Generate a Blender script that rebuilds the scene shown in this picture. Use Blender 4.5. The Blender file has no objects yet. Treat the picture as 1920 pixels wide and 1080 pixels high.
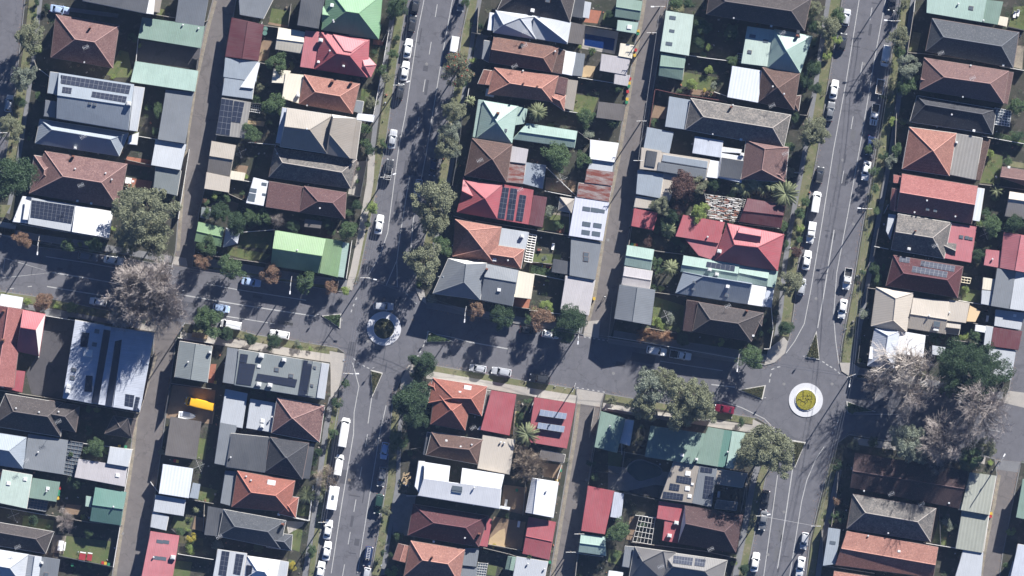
import bpy, math, random
from math import radians, sin, cos, tan, pi, hypot, atan2
from mathutils import Vector
R = random.Random(7)
S = 0.125            # metres per photo pixel on the ground
CAMH = 2500.0
scene = bpy.context.scene
COL = scene.collection
# ---------------- camera, sky, sun, exposure ----------------
cd = bpy.data.cameras.new('camera'); cam = bpy.data.objects.new('camera', cd); COL.objects.link(cam)
cam.location = (0, 0, CAMH); cd.sensor_width = 36; cd.lens = 36 * CAMH / (1920 * S)
cd.clip_start = 100; cd.clip_end = 6000; scene.camera = cam
SUN_EL = 24.5
HAZE = 0.000014
SDX, SDY = 0.545, 0.838          # towards the sun, on the map (x right, y up)
az = atan2(SDX, SDY)             # clockwise from +Y
w = bpy.data.worlds.new('World'); scene.world = w; w.use_nodes = True
nt = w.node_tree; bg = nt.nodes['Background']
sk = nt.nodes.new('ShaderNodeTexSky'); sk.sky_type = 'NISHITA'; sk.sun_disc = False
sk.sun_elevation = radians(SUN_EL); sk.sun_rotation = az; sk.ozone_density = 10.0; sk.dust_density = 0.0; sk.air_density = 0.5
nt.links.new(sk.outputs[0], bg.inputs[0]); bg.inputs[1].default_value = 0.05
sl = bpy.data.lights.new('sun', 'SUN'); sl.energy = 5.0; sl.angle = radians(0.5); sl.color = (1.0, 0.975, 0.94)
so = bpy.data.objects.new('sun', sl); COL.objects.link(so)
sd = Vector((SDX * cos(radians(SUN_EL)), SDY * cos(radians(SUN_EL)), sin(radians(SUN_EL)))).normalized()
so.rotation_euler = sd.to_track_quat('Z', 'Y').to_euler()
scene.view_settings.view_transform = 'Standard'; scene.view_settings.look = 'None'
scene.view_settings.exposure = 1.3; scene.view_settings.gamma = 1.0
scene.render.engine = 'CYCLES'

# ---------------- coordinates ----------------
def W(px, py, z=0.0):
    k = (CAMH - z) / CAMH
    return ((px - 960) * S * k, (540 - py) * S * k, z)
TX = (0, 380, 760, 1140, 1520); TY = (0, 270, 540, 800); TK = 400 / 1543
def T(t, x, y): return (TX[t[0]-1] + x * TK, TY[t[1]-1] + y * TK)
# ---------------- colours ----------------
def lin(c):
    c = c / 255.0
    return c / 12.92 if c <= 0.04045 else ((c + 0.055) / 1.055) ** 2.4
def C(r, g, b, k=1.0): return (lin(r) * k, lin(g) * k, lin(b) * k, 1)

# ---------------- materials ----------------
def newmat(name, rough=0.8, spec=0.3):
    m = bpy.data.materials.new(name); m.use_nodes = True
    n = m.node_tree.nodes['Principled BSDF']
    n.inputs['Roughness'].default_value = rough
    n.inputs['Specular IOR Level'].default_value = spec
    return m, m.node_tree, n
def mixn(t, fac, a, b, mode='MIX'):
    x = t.nodes.new('ShaderNodeMix'); x.data_type = 'RGBA'; x.blend_type = mode
    for i, v in ((0, fac), (6, a), (7, b)):
        if hasattr(v, 'is_output'): t.links.new(v, x.inputs[i])
        else: x.inputs[i].default_value = v
    return x.outputs[2]
def noise(t, scale, detail=4, rough=0.6, coord=None, dist=0.0):
    n = t.nodes.new('ShaderNodeTexNoise'); n.inputs['Scale'].default_value = scale
    n.inputs['Detail'].default_value = detail; n.inputs['Roughness'].default_value = rough; n.inputs['Distortion'].default_value = dist
    if coord is not None: t.links.new(coord, n.inputs['Vector'])
    return n.outputs[0]
def ramp(t, v, p0, p1, c0=(0,0,0,1), c1=(1,1,1,1)):
    r = t.nodes.new('ShaderNodeValToRGB'); e = r.color_ramp.elements
    e[0].position = p0; e[1].position = p1; e[0].color = c0; e[1].color = c1
    t.links.new(v, r.inputs[0]); return r.outputs[0]
def objc(t, kind='Object'):
    return t.nodes.new('ShaderNodeTexCoord').outputs[kind]
def geo(t): return t.nodes.new('ShaderNodeNewGeometry').outputs['Position']
def mapping(t, v, sc=(1,1,1), rot=(0,0,0)):
    m = t.nodes.new('ShaderNodeMapping'); m.inputs['Scale'].default_value = sc; m.inputs['Rotation'].default_value = rot
    t.links.new(v, m.inputs[0]); return m.outputs[0]
def mul(c, k): return (c[0]*k, c[1]*k, c[2]*k, 1)
def bump(t, n, v, dist, strength=0.6):
    b = t.nodes.new('ShaderNodeBump'); b.inputs['Distance'].default_value = dist; b.inputs['Strength'].default_value = strength
    t.links.new(v, b.inputs['Height']); t.links.new(b.outputs[0], n.inputs['Normal'])
MAT = {}
def tile_mat(key, c, c2=None, mott=0.5):
    c = soft(c); c2 = soft(c2) if c2 else None
    m, t, n = newmat(key, 0.85, 0.2)
    uv = objc(t, 'UV'); g = geo(t)
    br = t.nodes.new('ShaderNodeTexBrick'); t.links.new(uv, br.inputs['Vector'])
    br.inputs['Scale'].default_value = 1.0; br.inputs['Brick Width'].default_value = 0.33; br.inputs['Row Height'].default_value = 0.36
    br.inputs['Mortar Size'].default_value = 0.035; br.inputs['Mortar Smooth'].default_value = 0.5
    c2 = c2 or mul(c, 0.65)
    br.inputs['Color1'].default_value = c; br.inputs['Color2'].default_value = mixc(c, c2, 0.55); br.inputs['Mortar'].default_value = mul(c, 0.45)
    blot = ramp(t, noise(t, 0.55, 8, 0.72, g), 0.38, 0.66)
    col = mixn(t, mulf(t, blot, mott), br.outputs[0], c2)
    fine = ramp(t, noise(t, 2.6, 5, 0.75, g), 0.44, 0.62)
    col = mixn(t, mulf(t, fine, mott), col, mul(c2, 0.8))
    lic = ramp(t, noise(t, 4.5, 3, 0.7, g), 0.60, 0.72)
    col = mixn(t, mulf(t, lic, 0.6), col, mixc(c, (0.5, 0.47, 0.42, 1), 0.5))
    t.links.new(col, n.inputs['Base Color'])
    bump(t, n, br.outputs['Fac'], -0.04)
    MAT[key] = m
def mixc(a, b, f): return tuple(a[i] * (1-f) + b[i] * f for i in range(3)) + (1,)
def mulf(t, v, k):
    m = t.nodes.new('ShaderNodeMath'); m.operation = 'MULTIPLY'; m.inputs[1].default_value = k
    t.links.new(v, m.inputs[0]); return m.outputs[0]
def metal_mat(key, c, rib=0.4, depth=0.045, wear=0.42, rust=None, rough=0.5):
    c = soft(c)
    m, t, n = newmat(key, rough, 0.35)
    uv = objc(t, 'UV'); g = geo(t)
    wv = t.nodes.new('ShaderNodeTexWave'); wv.wave_type = 'BANDS'; wv.bands_direction = 'X'; wv.wave_profile = 'SIN'
    wv.inputs['Scale'].default_value = 0.314 / rib; t.links.new(uv, wv.inputs['Vector'])
    dirt = ramp(t, noise(t, 0.35, 8, 0.7, g), 0.36, 0.68)
    col = mixn(t, mulf(t, dirt, wear), c, mul(c, 0.55))
    streak = ramp(t, noise(t, 1.0, 4, 0.6, mapping(t, uv, (2.2, 0.15, 1))), 0.42, 0.62)
    col = mixn(t, mulf(t, streak, wear * 0.8), col, mixc(mul(c, 0.7), (0.2, 0.19, 0.17, 1), 0.3))
    fade = ramp(t, noise(t, .16, 3, .6, g), .40, .62)
    col = mixn(t, mulf(t, fade, .30), col, mixc(c, (.42, .42, .42, 1), .18))
    sp = ramp(t, noise(t, 3.5, 4, 0.7, g), 0.60, 0.72)
    col = mixn(t, mulf(t, sp, wear * 0.9), col, mul(c, 0.45))
    if rust:
        rr = ramp(t, noise(t, 0.5, 6, 0.7, mapping(t, uv, (0.35, 1.6, 1))), 0.40, 0.56)
        col = mixn(t, rr, col, rust)
    # a faint rib line
    rl = ramp(t, wv.outputs[1], 0.80, 1.0)
    col = mixn(t, mulf(t, rl, 0.10), col, mul(c, 0.4))
    t.links.new(col, n.inputs['Base Color'])
    bump(t, n, wv.outputs[1], depth*.6, 0.4)
    MAT[key] = m
def rough_mat(key, c, c2, scale=0.5, f=0.6, fine=6.0, rough=0.9, bd=0.02, c3=None, spots=0.5):
    m, t, n = newmat(key, rough, 0.15)
    g = geo(t)
    a = ramp(t, noise(t, scale, 9, 0.68, g), 0.36, 0.64)
    col = mixn(t, mulf(t, a, f), c, c2)
    b = ramp(t, noise(t, fine, 4, 0.7, g), 0.4, 0.62)
    col = mixn(t, mulf(t, b, f * 0.55), col, mul(c2, 0.6))
    if c3:
        d = ramp(t, noise(t, scale * 2.7, 6, 0.7, g), 0.56, 0.64)
        col = mixn(t, mulf(t, d, spots), col, c3)
    t.links.new(col, n.inputs['Base Color'])
    if bd: bump(t, n, noise(t, fine, 6, 0.8, g), bd, 0.5)
    MAT[key] = m
def plain_mat(key, c, rough=0.5, spec=0.4, metallic=0.0, var=0.0):
    m, t, n = newmat(key, rough, spec)
    n.inputs['Metallic'].default_value = metallic
    if var:
        b = ramp(t, noise(t, 3.0, 4, 0.7, objc(t)), 0.35, 0.65)
        t.links.new(mixn(t, mulf(t, b, var), c, mul(c, 0.5)), n.inputs['Base Color'])
    else: n.inputs['Base Color'].default_value = c
    MAT[key] = m
def A(r, g, b): return (r, g, b, 1)
def soft(c, k=.16):  # greyer and bluer: a little haze is mixed into the roof colours
    l = .3*c[0] + .55*c[1] + .15*c[2]
    return (c[0]*(1-k)+l*k*.97, c[1]*(1-k)+l*k, c[2]*(1-k)+l*k*1.12, 1)
# tiles
tile_mat('tr', A(.40,.18,.125), A(.22,.09,.065), .65)
tile_mat('to', A(.37,.12,.075), A(.22,.075,.05), .55)
tile_mat('trr', A(.40,.15,.125), A(.25,.08,.07), .65)
tile_mat('tp', A(.27,.15,.125), A(.13,.065,.06), .85)
tile_mat('tpk', A(.22,.12,.10), A(.13,.075,.07), .6)
tile_mat('tb', A(.15,.085,.065), A(.08,.05,.04), .6)
tile_mat('tbr', A(.22,.105,.07), A(.11,.06,.05), .55)
tile_mat('tg', A(.20,.175,.165), A(.085,.075,.075), .8)
tile_mat('tgg', A(.27,.235,.20), A(.09,.085,.08), .9)
tile_mat('tk', A(.062,.062,.068), A(.035,.036,.042), .5)
tile_mat('tkb', A(.095,.078,.072), A(.05,.043,.042), .6)
tile_mat('tkg', A(.095,.10,.11), A(.05,.055,.062), .45)
tile_mat('tm', A(.13,.04,.045), A(.075,.028,.03), .6)
tile_mat('tmk', A(.055,.028,.03), A(.03,.02,.02), .6)
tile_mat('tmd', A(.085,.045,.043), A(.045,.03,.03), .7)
tile_mat('tmbd', A(.10,.052,.048), A(.06,.035,.035), .6)  # darker copy of tmb, with tree shade put into its colour
tile_mat('tmb', A(.15,.075,.07), A(.10,.05,.05), .45)
# metals
metal_mat('mr', A(.36,.065,.075)); metal_mat('mp', A(.46,.13,.14)); metal_mat('mm', A(.12,.028,.035))
metal_mat('ml', A(.175,.295,.125), wear=.4); metal_mat('mL', A(.17,.33,.16), wear=.3)
metal_mat('mg', A(.30,.42,.35), wear=.35); metal_mat('mgp', A(.42,.52,.44), wear=.35)
metal_mat('mG', A(.17,.26,.20), wear=.35); metal_mat('mD', A(.09,.21,.165), wear=.25)
metal_mat('mw', A(.66,.665,.67), wear=.2); metal_mat('mwr', A(.52,.55,.59), rib=.75, depth=.09, wear=.2)
metal_mat('mz', A(.42,.44,.46), wear=.25); metal_mat('mzp', A(.42,.39,.39), wear=.3); metal_mat('mlv', A(.52,.53,.60), rib=.7, wear=.2)
metal_mat('ms', A(.17,.185,.20), wear=.3); metal_mat('msl', A(.26,.30,.34), wear=.3)
metal_mat('mk', A(.062,.066,.075), wear=.3); metal_mat('mgg', A(.20,.225,.22), wear=.3)
metal_mat('mc', A(.62,.56,.42), rib=.7, wear=.18); metal_mat('mt', A(.285,.245,.195), wear=.28)
metal_mat('mtg', A(.16,.15,.142), wear=.4); metal_mat('mtr', A(.25,.235,.21), rib=.8, depth=.12, wear=.3); metal_mat('mtl', A(.45,.39,.31), wear=.2)
metal_mat('mtd', A(.115,.10,.09), wear=.3); metal_mat('mcl', A(.30,.31,.25), rib=.8, depth=.1, wear=.3)
metal_mat('rust', A(.30,.26,.24), rust=A(.16,.045,.03), wear=.5); metal_mat('blw', A(.45,.48,.54), wear=.4)
# ground stuff
def asphalt(key, c, k=1.0):
    m, t, n = newmat(key, 0.9, 0.2); g = geo(t)
    a = ramp(t, noise(t, 0.12, 6, 0.65, g), 0.3, 0.7)
    col = mixn(t, mulf(t, a, .35), c, mul(c, .72))
    st = ramp(t, noise(t, 0.5, 4, 0.6, mapping(t, g, (1.6, .05, 1), (0, 0, radians(-9.5)))), 0.4, 0.62)
    col = mixn(t, mulf(t, st, .26), col, mul(c, .62))
    bl2 = ramp(t, noise(t, .45, 7, .75, g), .42, .60)
    col = mixn(t, mulf(t, bl2, .45), col, mul(c, 1.38))
    oil = ramp(t, noise(t, 1.7, 5, .7, g), .60, .70)
    col = mixn(t, mulf(t, oil, .38), col, mul(c, .5))
    fn = ramp(t, noise(t, 9.0, 3, 0.8, g), 0.35, 0.65)
    col = mixn(t, mulf(t, fn, .5), col, mul(c, 1.45))
    vo = t.nodes.new('ShaderNodeTexVoronoi'); vo.feature = 'DISTANCE_TO_EDGE'; vo.inputs['Scale'].default_value = .16
    wn = t.nodes.new('ShaderNodeTexNoise'); wn.inputs['Scale'].default_value = .8; t.links.new(g, wn.inputs['Vector'])
    ad = t.nodes.new('ShaderNodeVectorMath'); ad.operation = 'MULTIPLY_ADD'; t.links.new(wn.outputs[1], ad.inputs[0])
    ad.inputs[1].default_value = (2.5, 2.5, 0); t.links.new(g, ad.inputs[2]); t.links.new(ad.outputs[0], vo.inputs['Vector'])
    cr = ramp(t, vo.outputs[0], .004, .02, (1,1,1,1), (0,0,0,1))
    col = mixn(t, mulf(t, cr, .30), col, mul(c, .4))
    t.links.new(col, n.inputs['Base Color']); bump(t, n, noise(t, 12, 3, .8, g), .01, .5)
    MAT[key] = m
asphalt('asphalt', A(.114,.112,.122)); asphalt('lane', A(.130,.117,.112)); asphalt('lot', A(.07,.066,.07))
rough_mat('patch', A(.092,.091,.10), A(.07,.07,.08), 1.0, .5)
rough_mat('patchl', A(.14,.138,.142), A(.115,.113,.118), 1.0, .5)
rough_mat('conc', A(.40,.37,.33), A(.30,.28,.26), .6, .5)
rough_mat('concl', A(.60,.60,.61), A(.50,.50,.52), .8, .4)
rough_mat('concg', A(.21,.21,.215), A(.14,.14,.145), .6, .5)
rough_mat('edge', A(.32,.28,.22), A(.15,.135,.11), .8, .7)
rough_mat('kerbm', A(.24,.235,.23), A(.15,.145,.145), 1.0, .5)
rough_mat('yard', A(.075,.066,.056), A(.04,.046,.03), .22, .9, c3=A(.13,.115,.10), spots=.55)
rough_mat('dirt', A(.26,.185,.125), A(.17,.12,.085), .5, .6)
rough_mat('sand', A(.44,.33,.20), A(.32,.24,.15), .6, .5)
rough_mat('pave', A(.36,.15,.095), A(.24,.11,.08), 1.0, .6)
rough_mat('lawn', A(.085,.125,.045), A(.14,.135,.065), .5, .7, 5.0, bd=.05, c3=A(.19,.16,.10), spots=.4)
rough_mat('verge', A(.115,.14,.06), A(.20,.175,.11), .35, .8, 5.0, bd=.05, c3=A(.24,.20,.14), spots=.6)
rough_mat('mulch', A(.10,.085,.05), A(.07,.08,.035), 1.2, .7, bd=.05)
rough_mat('brick', A(.26,.12,.085), A(.17,.08,.06), 1.2, .5); rough_mat('render', A(.55,.50,.42), A(.42,.38,.33), .8, .4)
rough_mat('board', A(.62,.61,.58), A(.48,.47,.44), .8, .4); rough_mat('timber', A(.24,.20,.16), A(.13,.11,.09), 1.0, .6)
rough_mat('outer', A(.10,.10,.09), A(.06,.07,.045), .05, .8)
plain_mat('paint', A(.46,.455,.44), .7, .2, var=.5)
plain_mat('trim', A(.50,.48,.44), .6); plain_mat('trimd', A(.20,.15,.13), .6); plain_mat('white', A(.8,.8,.8), .5); plain_mat('cream', A(.70,.62,.45), .6, var=.2)
plain_mat('glass', A(.012,.016,.022), .06, .6); plain_mat('skyl', A(.10,.12,.14), .2, .5); plain_mat('acb', A(.62,.62,.6), .5)
plain_mat('pvcell', A(.024,.030,.052), .45, .22, var=.35); plain_mat('pvblue', A(.09,.115,.17), .4, .3, var=.3); plain_mat('pvframe', A(.18,.19,.21), .5)
plain_mat('water', A(.006,.022,.10), .08, .5); plain_mat('pondw', A(.02,.055,.055), .12, .5)
plain_mat('fencep', A(.33,.30,.26), .85, .1, var=.4); plain_mat('fencew', A(.66,.64,.60), .8, .1, var=.2); plain_mat('fencem', A(.13,.05,.05), .7, var=.2); plain_mat('fenced', A(.09,.09,.09), .7, var=.3)
plain_mat('pole', A(.24,.20,.16), .85, .1, var=.4); plain_mat('steel', A(.5,.5,.5), .4, .5); plain_mat('wire', A(.30,.30,.30), .6)
plain_mat('tyre', A(.015,.015,.016), .9, .1); plain_mat('rim', A(.35,.35,.36), .35, .5, .6); plain_mat('lampw', A(.75,.75,.72), .2); plain_mat('lampr', A(.35,.02,.02), .3)
plain_mat('binred', A(.35,.03,.03), .5); plain_mat('binyellow', A(.50,.33,.04), .5); plain_mat('bingreen', A(.03,.18,.09), .5); plain_mat('binbody', A(.02,.06,.035), .6)
plain_mat('redd', A(.28,.03,.035), .6)
plain_mat('black', A(.02,.02,.022), .6); plain_mat('sail', A(.62,.46,.28), .8, .1)
def leaf(key, a, b, tr=.2, c3=None, s3=.6):
    k_ = 1.6 if key in ('lgum','lgumg','lblos') else 1.4
    a = mul(a, k_); b = mul(b, k_*.85)
    m, t, n = newmat(key, .6, .25); g = geo(t)
    v = ramp(t, noise(t, .9, 4, .7, g), .35, .65)
    oi = t.nodes.new('ShaderNodeObjectInfo')
    col = mixn(t, v, a, b)
    col = mixn(t, mulf(t, oi.outputs['Random'], .35), col, mixc(b, a, .5))
    v2 = ramp(t, noise(t, 5.0, 2, .6, g), .38, .62)
    col = mixn(t, mulf(t, v2, .4), col, mul(a, .55))
    if c3:
        v3 = ramp(t, noise(t, 1.3, 3, .6, mapping(t, g, (1,1,1), (.4,.3,.2))), .60, .66)
        col = mixn(t, mulf(t, v3, s3), col, c3)
    t.links.new(col, n.inputs['Base Color'])
    tb = t.nodes.new('ShaderNodeBsdfTranslucent'); t.links.new(col, tb.inputs[0])
    mx = t.nodes.new('ShaderNodeMixShader'); mx.inputs[0].default_value = tr
    out = t.nodes['Material Output']
    t.links.new(n.outputs[0], mx.inputs[1]); t.links.new(tb.outputs[0], mx.inputs[2]); t.links.new(mx.outputs[0], out.inputs[0])
    MAT[key] = m
leaf('lgum', A(.16,.165,.10), A(.095,.105,.065)); leaf('lgumg', A(.17,.185,.14), A(.10,.12,.085)); leaf('ldark', A(.045,.075,.035), A(.025,.045,.022))
leaf('lmid', A(.08,.12,.05), A(.045,.075,.035)); leaf('llime', A(.22,.27,.08), A(.12,.17,.05)); leaf('laut', A(.22,.13,.085), A(.13,.095,.06))
leaf('lfig', A(.035,.062,.026), A(.02,.036,.018)); leaf('lpur', A(.10,.055,.045), A(.055,.035,.03)); leaf('lblos', A(.12,.125,.075), A(.07,.08,.045), c3=A(.55,.04,.03), s3=1.0)
leaf('lpalm', A(.28,.30,.17), A(.15,.18,.09)); leaf('lyel', A(.42,.33,.05), A(.22,.22,.05)); leaf('lcover', A(.34,.29,.03), A(.24,.23,.03)); leaf('lgar', A(.10,.095,.045), A(.05,.06,.03), c3=A(.25,.20,.10))
rough_mat('bark', A(.20,.165,.13), A(.10,.085,.07), 2.0, .6); rough_mat('twigp', A(.38,.335,.305), A(.28,.24,.22), 2.0, .6); rough_mat('twigw', A(.50,.45,.40), A(.36,.31,.27), 2.0, .5); rough_mat('twigb', A(.32,.26,.20), A(.21,.17,.13), 2.0, .5)
rough_mat('twigo', A(.38,.24,.15), A(.24,.15,.10), 2.0, .5)

# ---------------- mesh builder ----------------
class MB:
    def __init__(s): s.v = []; s.f = []; s.m = []; s.uv = []
    def face(s, pts, mi=0, uv=None):
        b = len(s.v); s.v += [tuple(p) for p in pts]; s.f.append(tuple(range(b, b + len(pts)))); s.m.append(mi)
        s.uv += uv if uv else [(p[0], p[1]) for p in pts]
    def prism(s, poly, z0, z1, mi=0, bottom=True):   # poly: (x,y) counter-clockwise or not
        a = sum(poly[i][0] * poly[(i+1) % len(poly)][1] - poly[(i+1) % len(poly)][0] * poly[i][1] for i in range(len(poly)))
        if a < 0: poly = poly[::-1]
        n = len(poly)
        s.face([(x, y, z1) for x, y in poly], mi)
        if bottom: s.face([(x, y, z0) for x, y in poly[::-1]], mi)
        for i in range(n):
            p, q = poly[i], poly[(i+1) % n]; L = hypot(q[0]-p[0], q[1]-p[1])
            s.face([(p[0], p[1], z0), (q[0], q[1], z0), (q[0], q[1], z1), (p[0], p[1], z1)], mi, [(0, z0), (L, z0), (L, z1), (0, z1)])
    def box(s, cx, cy, cz, sx, sy, sz, a=0.0, mi=0):
        c, n = cos(a), sin(a)
        p = [(cx + c*x - n*y, cy + n*x + c*y) for x, y in ((-sx/2,-sy/2),(sx/2,-sy/2),(sx/2,sy/2),(-sx/2,sy/2))]
        s.prism(p, cz - sz/2, cz + sz/2, mi)
    def bar(s, p, q, r, n=4, r2=None, mi=0, cap=True):
        p, q = Vector(p), Vector(q); d = q - p
        if d.length < 1e-6: return
        d.normalize(); u = d.cross(Vector((0, 0, 1)))
        if u.length < .01: u = Vector((1, 0, 0))
        u.normalize(); v = d.cross(u); r2 = r if r2 is None else r2
        A_ = [p + (u*cos(2*pi*i/n) + v*sin(2*pi*i/n)) * r for i in range(n)]
        B_ = [q + (u*cos(2*pi*i/n) + v*sin(2*pi*i/n)) * r2 for i in range(n)]
        b = len(s.v); s.v += [tuple(x) for x in A_ + B_]
        for i in range(n):
            j = (i+1) % n; s.f.append((b+i, b+n+i, b+n+j, b+j)); s.m.append(mi); s.uv += [(0,0)]*4
        if cap and n > 2:
            s.f.append(tuple(b+i for i in range(n))); s.m.append(mi); s.uv += [(0,0)]*n
            s.f.append(tuple(b+n+i for i in range(n-1, -1, -1))); s.m.append(mi); s.uv += [(0,0)]*n
    def mesh(s, name, mats, smooth=False):
        me = bpy.data.meshes.new(name); me.from_pydata(s.v, [], s.f)
        if not isinstance(mats, (list, tuple)): mats = [mats]
        for k in mats: me.materials.append(MAT[k] if isinstance(k, str) else k)
        me.polygons.foreach_set('material_index', s.m)
        ul = me.uv_layers.new(name='UVMap'); flat = [c for u in s.uv for c in u]
        ul.data.foreach_set('uv', flat)
        if smooth: me.polygons.foreach_set('use_smooth', [True]*len(s.f))
        me.update(); return me
    def obj(s, name, mats, parent=None, loc=None, smooth=False):
        return link(name, s.mesh(name, mats, smooth), parent, loc)
def link(name, me, parent=None, loc=None):
    o = bpy.data.objects.new(name, me); COL.objects.link(o)
    if parent is not None: o.parent = parent
    if loc is not None: o.location = loc
    return o
USED = {}
def tag(o, label=None, cat=None, group=None, kind=None):
    if label: o['label'] = label
    if cat: o['category'] = cat
    if group: o['group'] = group
    if kind: o['kind'] = kind
    if label and not kind: USED.setdefault(label, []).append(o.name)
    return o
def empty(name, loc, rz=0.0):
    o = bpy.data.objects.new(name, None); COL.objects.link(o); o.location = loc; o.rotation_euler = (0, 0, rz); o.empty_display_size = .2; return o
# relational labels: the nearest building phrase and the side it lies on
PLACES = []
def place(px, py, phrase): PLACES.append((px, py, phrase))
def side(dx, dy):
    if abs(dx) > 2.2 * abs(dy): return 'right of' if dx > 0 else 'left of'
    if abs(dy) > 2.2 * abs(dx): return 'below' if dy > 0 else 'above'
    return ('lower' if dy > 0 else 'upper') + (' right of' if dx > 0 else ' left of')
def rel(px, py, stem, maxw=16):
    c = sorted(PLACES, key=lambda p: (p[0]-px)**2 + (p[1]-py)**2)
    for p in c[:9]:
        l = '%s %s the %s' % (stem, side(px - p[0], py - p[1]), p[2])
        if l not in USED and len(l.split()) <= maxw: return l
    for p in c[:25]:
        l = '%s %s %s' % (stem, side(px - p[0], py - p[1]), p[2])
        if l not in USED and len(l.split()) <= maxw + 0: return l
    return stem
# ================= GROUND AND ROADS =================
def sheet(name, polys, z, mat, kind='structure', px=True):
    b = MB()
    for p in polys:
        q = [W(x, y)[:2] for x, y in p] if px else p
        a = sum(q[i][0] * q[(i+1) % len(q)][1] - q[(i+1) % len(q)][0] * q[i][1] for i in range(len(q)))
        if a < 0: q = q[::-1]
        b.face([(x, y, z) for x, y in q])
    o = b.obj(name, mat); tag(o, kind=kind); return o
sheet('ground', [[(-9500, -9500), (11500, -9500), (11500, 10500), (-9500, 10500)]], -.06, 'outer')
sheet('road', [[(-160, -160), (2080, -160), (2080, 1240), (-160, 1240)]], 0, 'asphalt')
KH = .13
BL = dict(
A=[(58,-160),(46,0),(26,190),(2,345),(-40,425),(0,440),(73,464),(160,474),(250,488),(322,499),(330,470),(345,272),(363,155),(386,52),(400,0),(420,-160)],
B=[(462,-160),(442,0),(436,34),(423,104),(405,254),(383,353),(372,400),(363,477),(360,501),(400,507),(470,519),(560,534),(640,548),(656,545),(668,530),(675,510),(692,430),(714,317),(725,260),(745,120),(764,0),(790,-160)],
C=[(905,-160),(880,0),(866,60),(853,150),(838,240),(823,320),(806,400),(790,470),(779,520),(780,545),(790,562),(806,578),(870,591),(1000,612),(1094,628),(1100,600),(1110,560),(1135,400),(1159,280),(1205,0),(1232,-160)],
D=[(1278,-160),(1252,0),(1205,280),(1185,400),(1152,600),(1143,636),(1240,650),(1381,671),(1435,685),(1455,678),(1474,655),(1482,630),(1490,580),(1497,500),(1507,440),(1520,360),(1535,280),(1552,168),(1580,0),(1605,-160)],
E=[(1713,-160),(1688,0),(1642,278),(1611,457),(1598,540),(1578,644),(1574,680),(1583,698),(1600,708),(1700,725),(1880,754),(1893,730),(1908,640),(1922,540),(1945,400),(2020,-160)],
F=[(-160,505),(0,545),(100,560),(185,578),(288,597),(290,618),(288,665),(272,721),(251,786),(246,844),(228,968),(211,1080),(188,1240),(-160,1240)],
G=[(345,605),(445,617),(481,627),(541,636),(633,651),(648,662),(645,680),(639,721),(634,770),(629,800),(590,1080),(566,1240),(240,1240),(267,1080),(280,997),(298,870),(311,773),(329,638)],
H=[(800,681),(830,687),(1080,728),(1083,745),(1075,813),(1032,1080),(1008,1240),(668,1240),(696,1072),(725,904),(731,800),(736,750),(749,714),(764,688),(782,679)],
I=[(1133,737),(1180,745),(1363,774),(1420,783),(1444,798),(1456,826),(1450,860),(1437,892),(1411,1023),(1400,1080),(1372,1240),(1052,1240),(1079,1080),(1109,852),(1128,752)],
J=[(1592,814),(1700,832),(1847,855),(1866,860),(1870,890),(1841,1040),(1812,1240),(1480,1240),(1511,1075),(1518,1013),(1533,950),(1552,880),(1570,830)],
K=[(1915,866),(1909,888),(1880,1035),(1850,1240),(2080,1240),(2080,892)])
for k, p in BL.items():
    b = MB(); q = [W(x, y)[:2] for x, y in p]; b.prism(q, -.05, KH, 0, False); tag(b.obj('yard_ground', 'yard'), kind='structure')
def offs(pts, d, closed=False):
    out = []; n = len(pts)
    for i in range(n):
        a = pts[i-1] if (i > 0 or closed) else pts[i]; c = pts[(i+1) % n] if (i < n-1 or closed) else pts[i]
        dx, dy = c[0]-a[0], c[1]-a[1]; L = hypot(dx, dy) or 1
        out.append((pts[i][0] - dy/L*d, pts[i][1] + dx/L*d))
    return out
def ribbon(name, pts, wpx, z, mat, kind='structure', th=0, closed=False):
    a = offs(pts, wpx/2, closed); c = offs(pts, -wpx/2, closed); b = MB(); n = len(pts)
    for i in range(n if closed else n-1):
        j = (i+1) % n
        q = [W(*a[i])[:2], W(*a[j])[:2], W(*c[j])[:2], W(*c[i])[:2]]
        if th: b.prism(q, z-th, z)
        else:
            ar = sum(q[k][0]*q[(k+1) % 4][1]-q[(k+1) % 4][0]*q[k][1] for k in range(4))
            if ar < 0: q = q[::-1]
            b.face([(x, y, z) for x, y in q])
    o = b.obj(name, mat)
    if kind: tag(o, kind=kind)
    return o
kb = MB()
for k, p in BL.items():
    q = [W(x, y)[:2] for x, y in p]; ar = sum(q[i][0]*q[(i+1) % len(q)][1]-q[(i+1) % len(q)][0]*q[i][1] for i in range(len(q)))
    if ar < 0: q = q[::-1]
    i1 = offs(q, -.02, True); i2 = offs(q, .2, True); n = len(q)
    for i in range(n):
        j = (i+1) % n
        kb.prism([i1[i], i1[j], i2[j], i2[i]], -.04, KH+.006+.0004*(i % 2))
tag(kb.obj('kerb', 'kerbm'), kind='structure')
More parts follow.
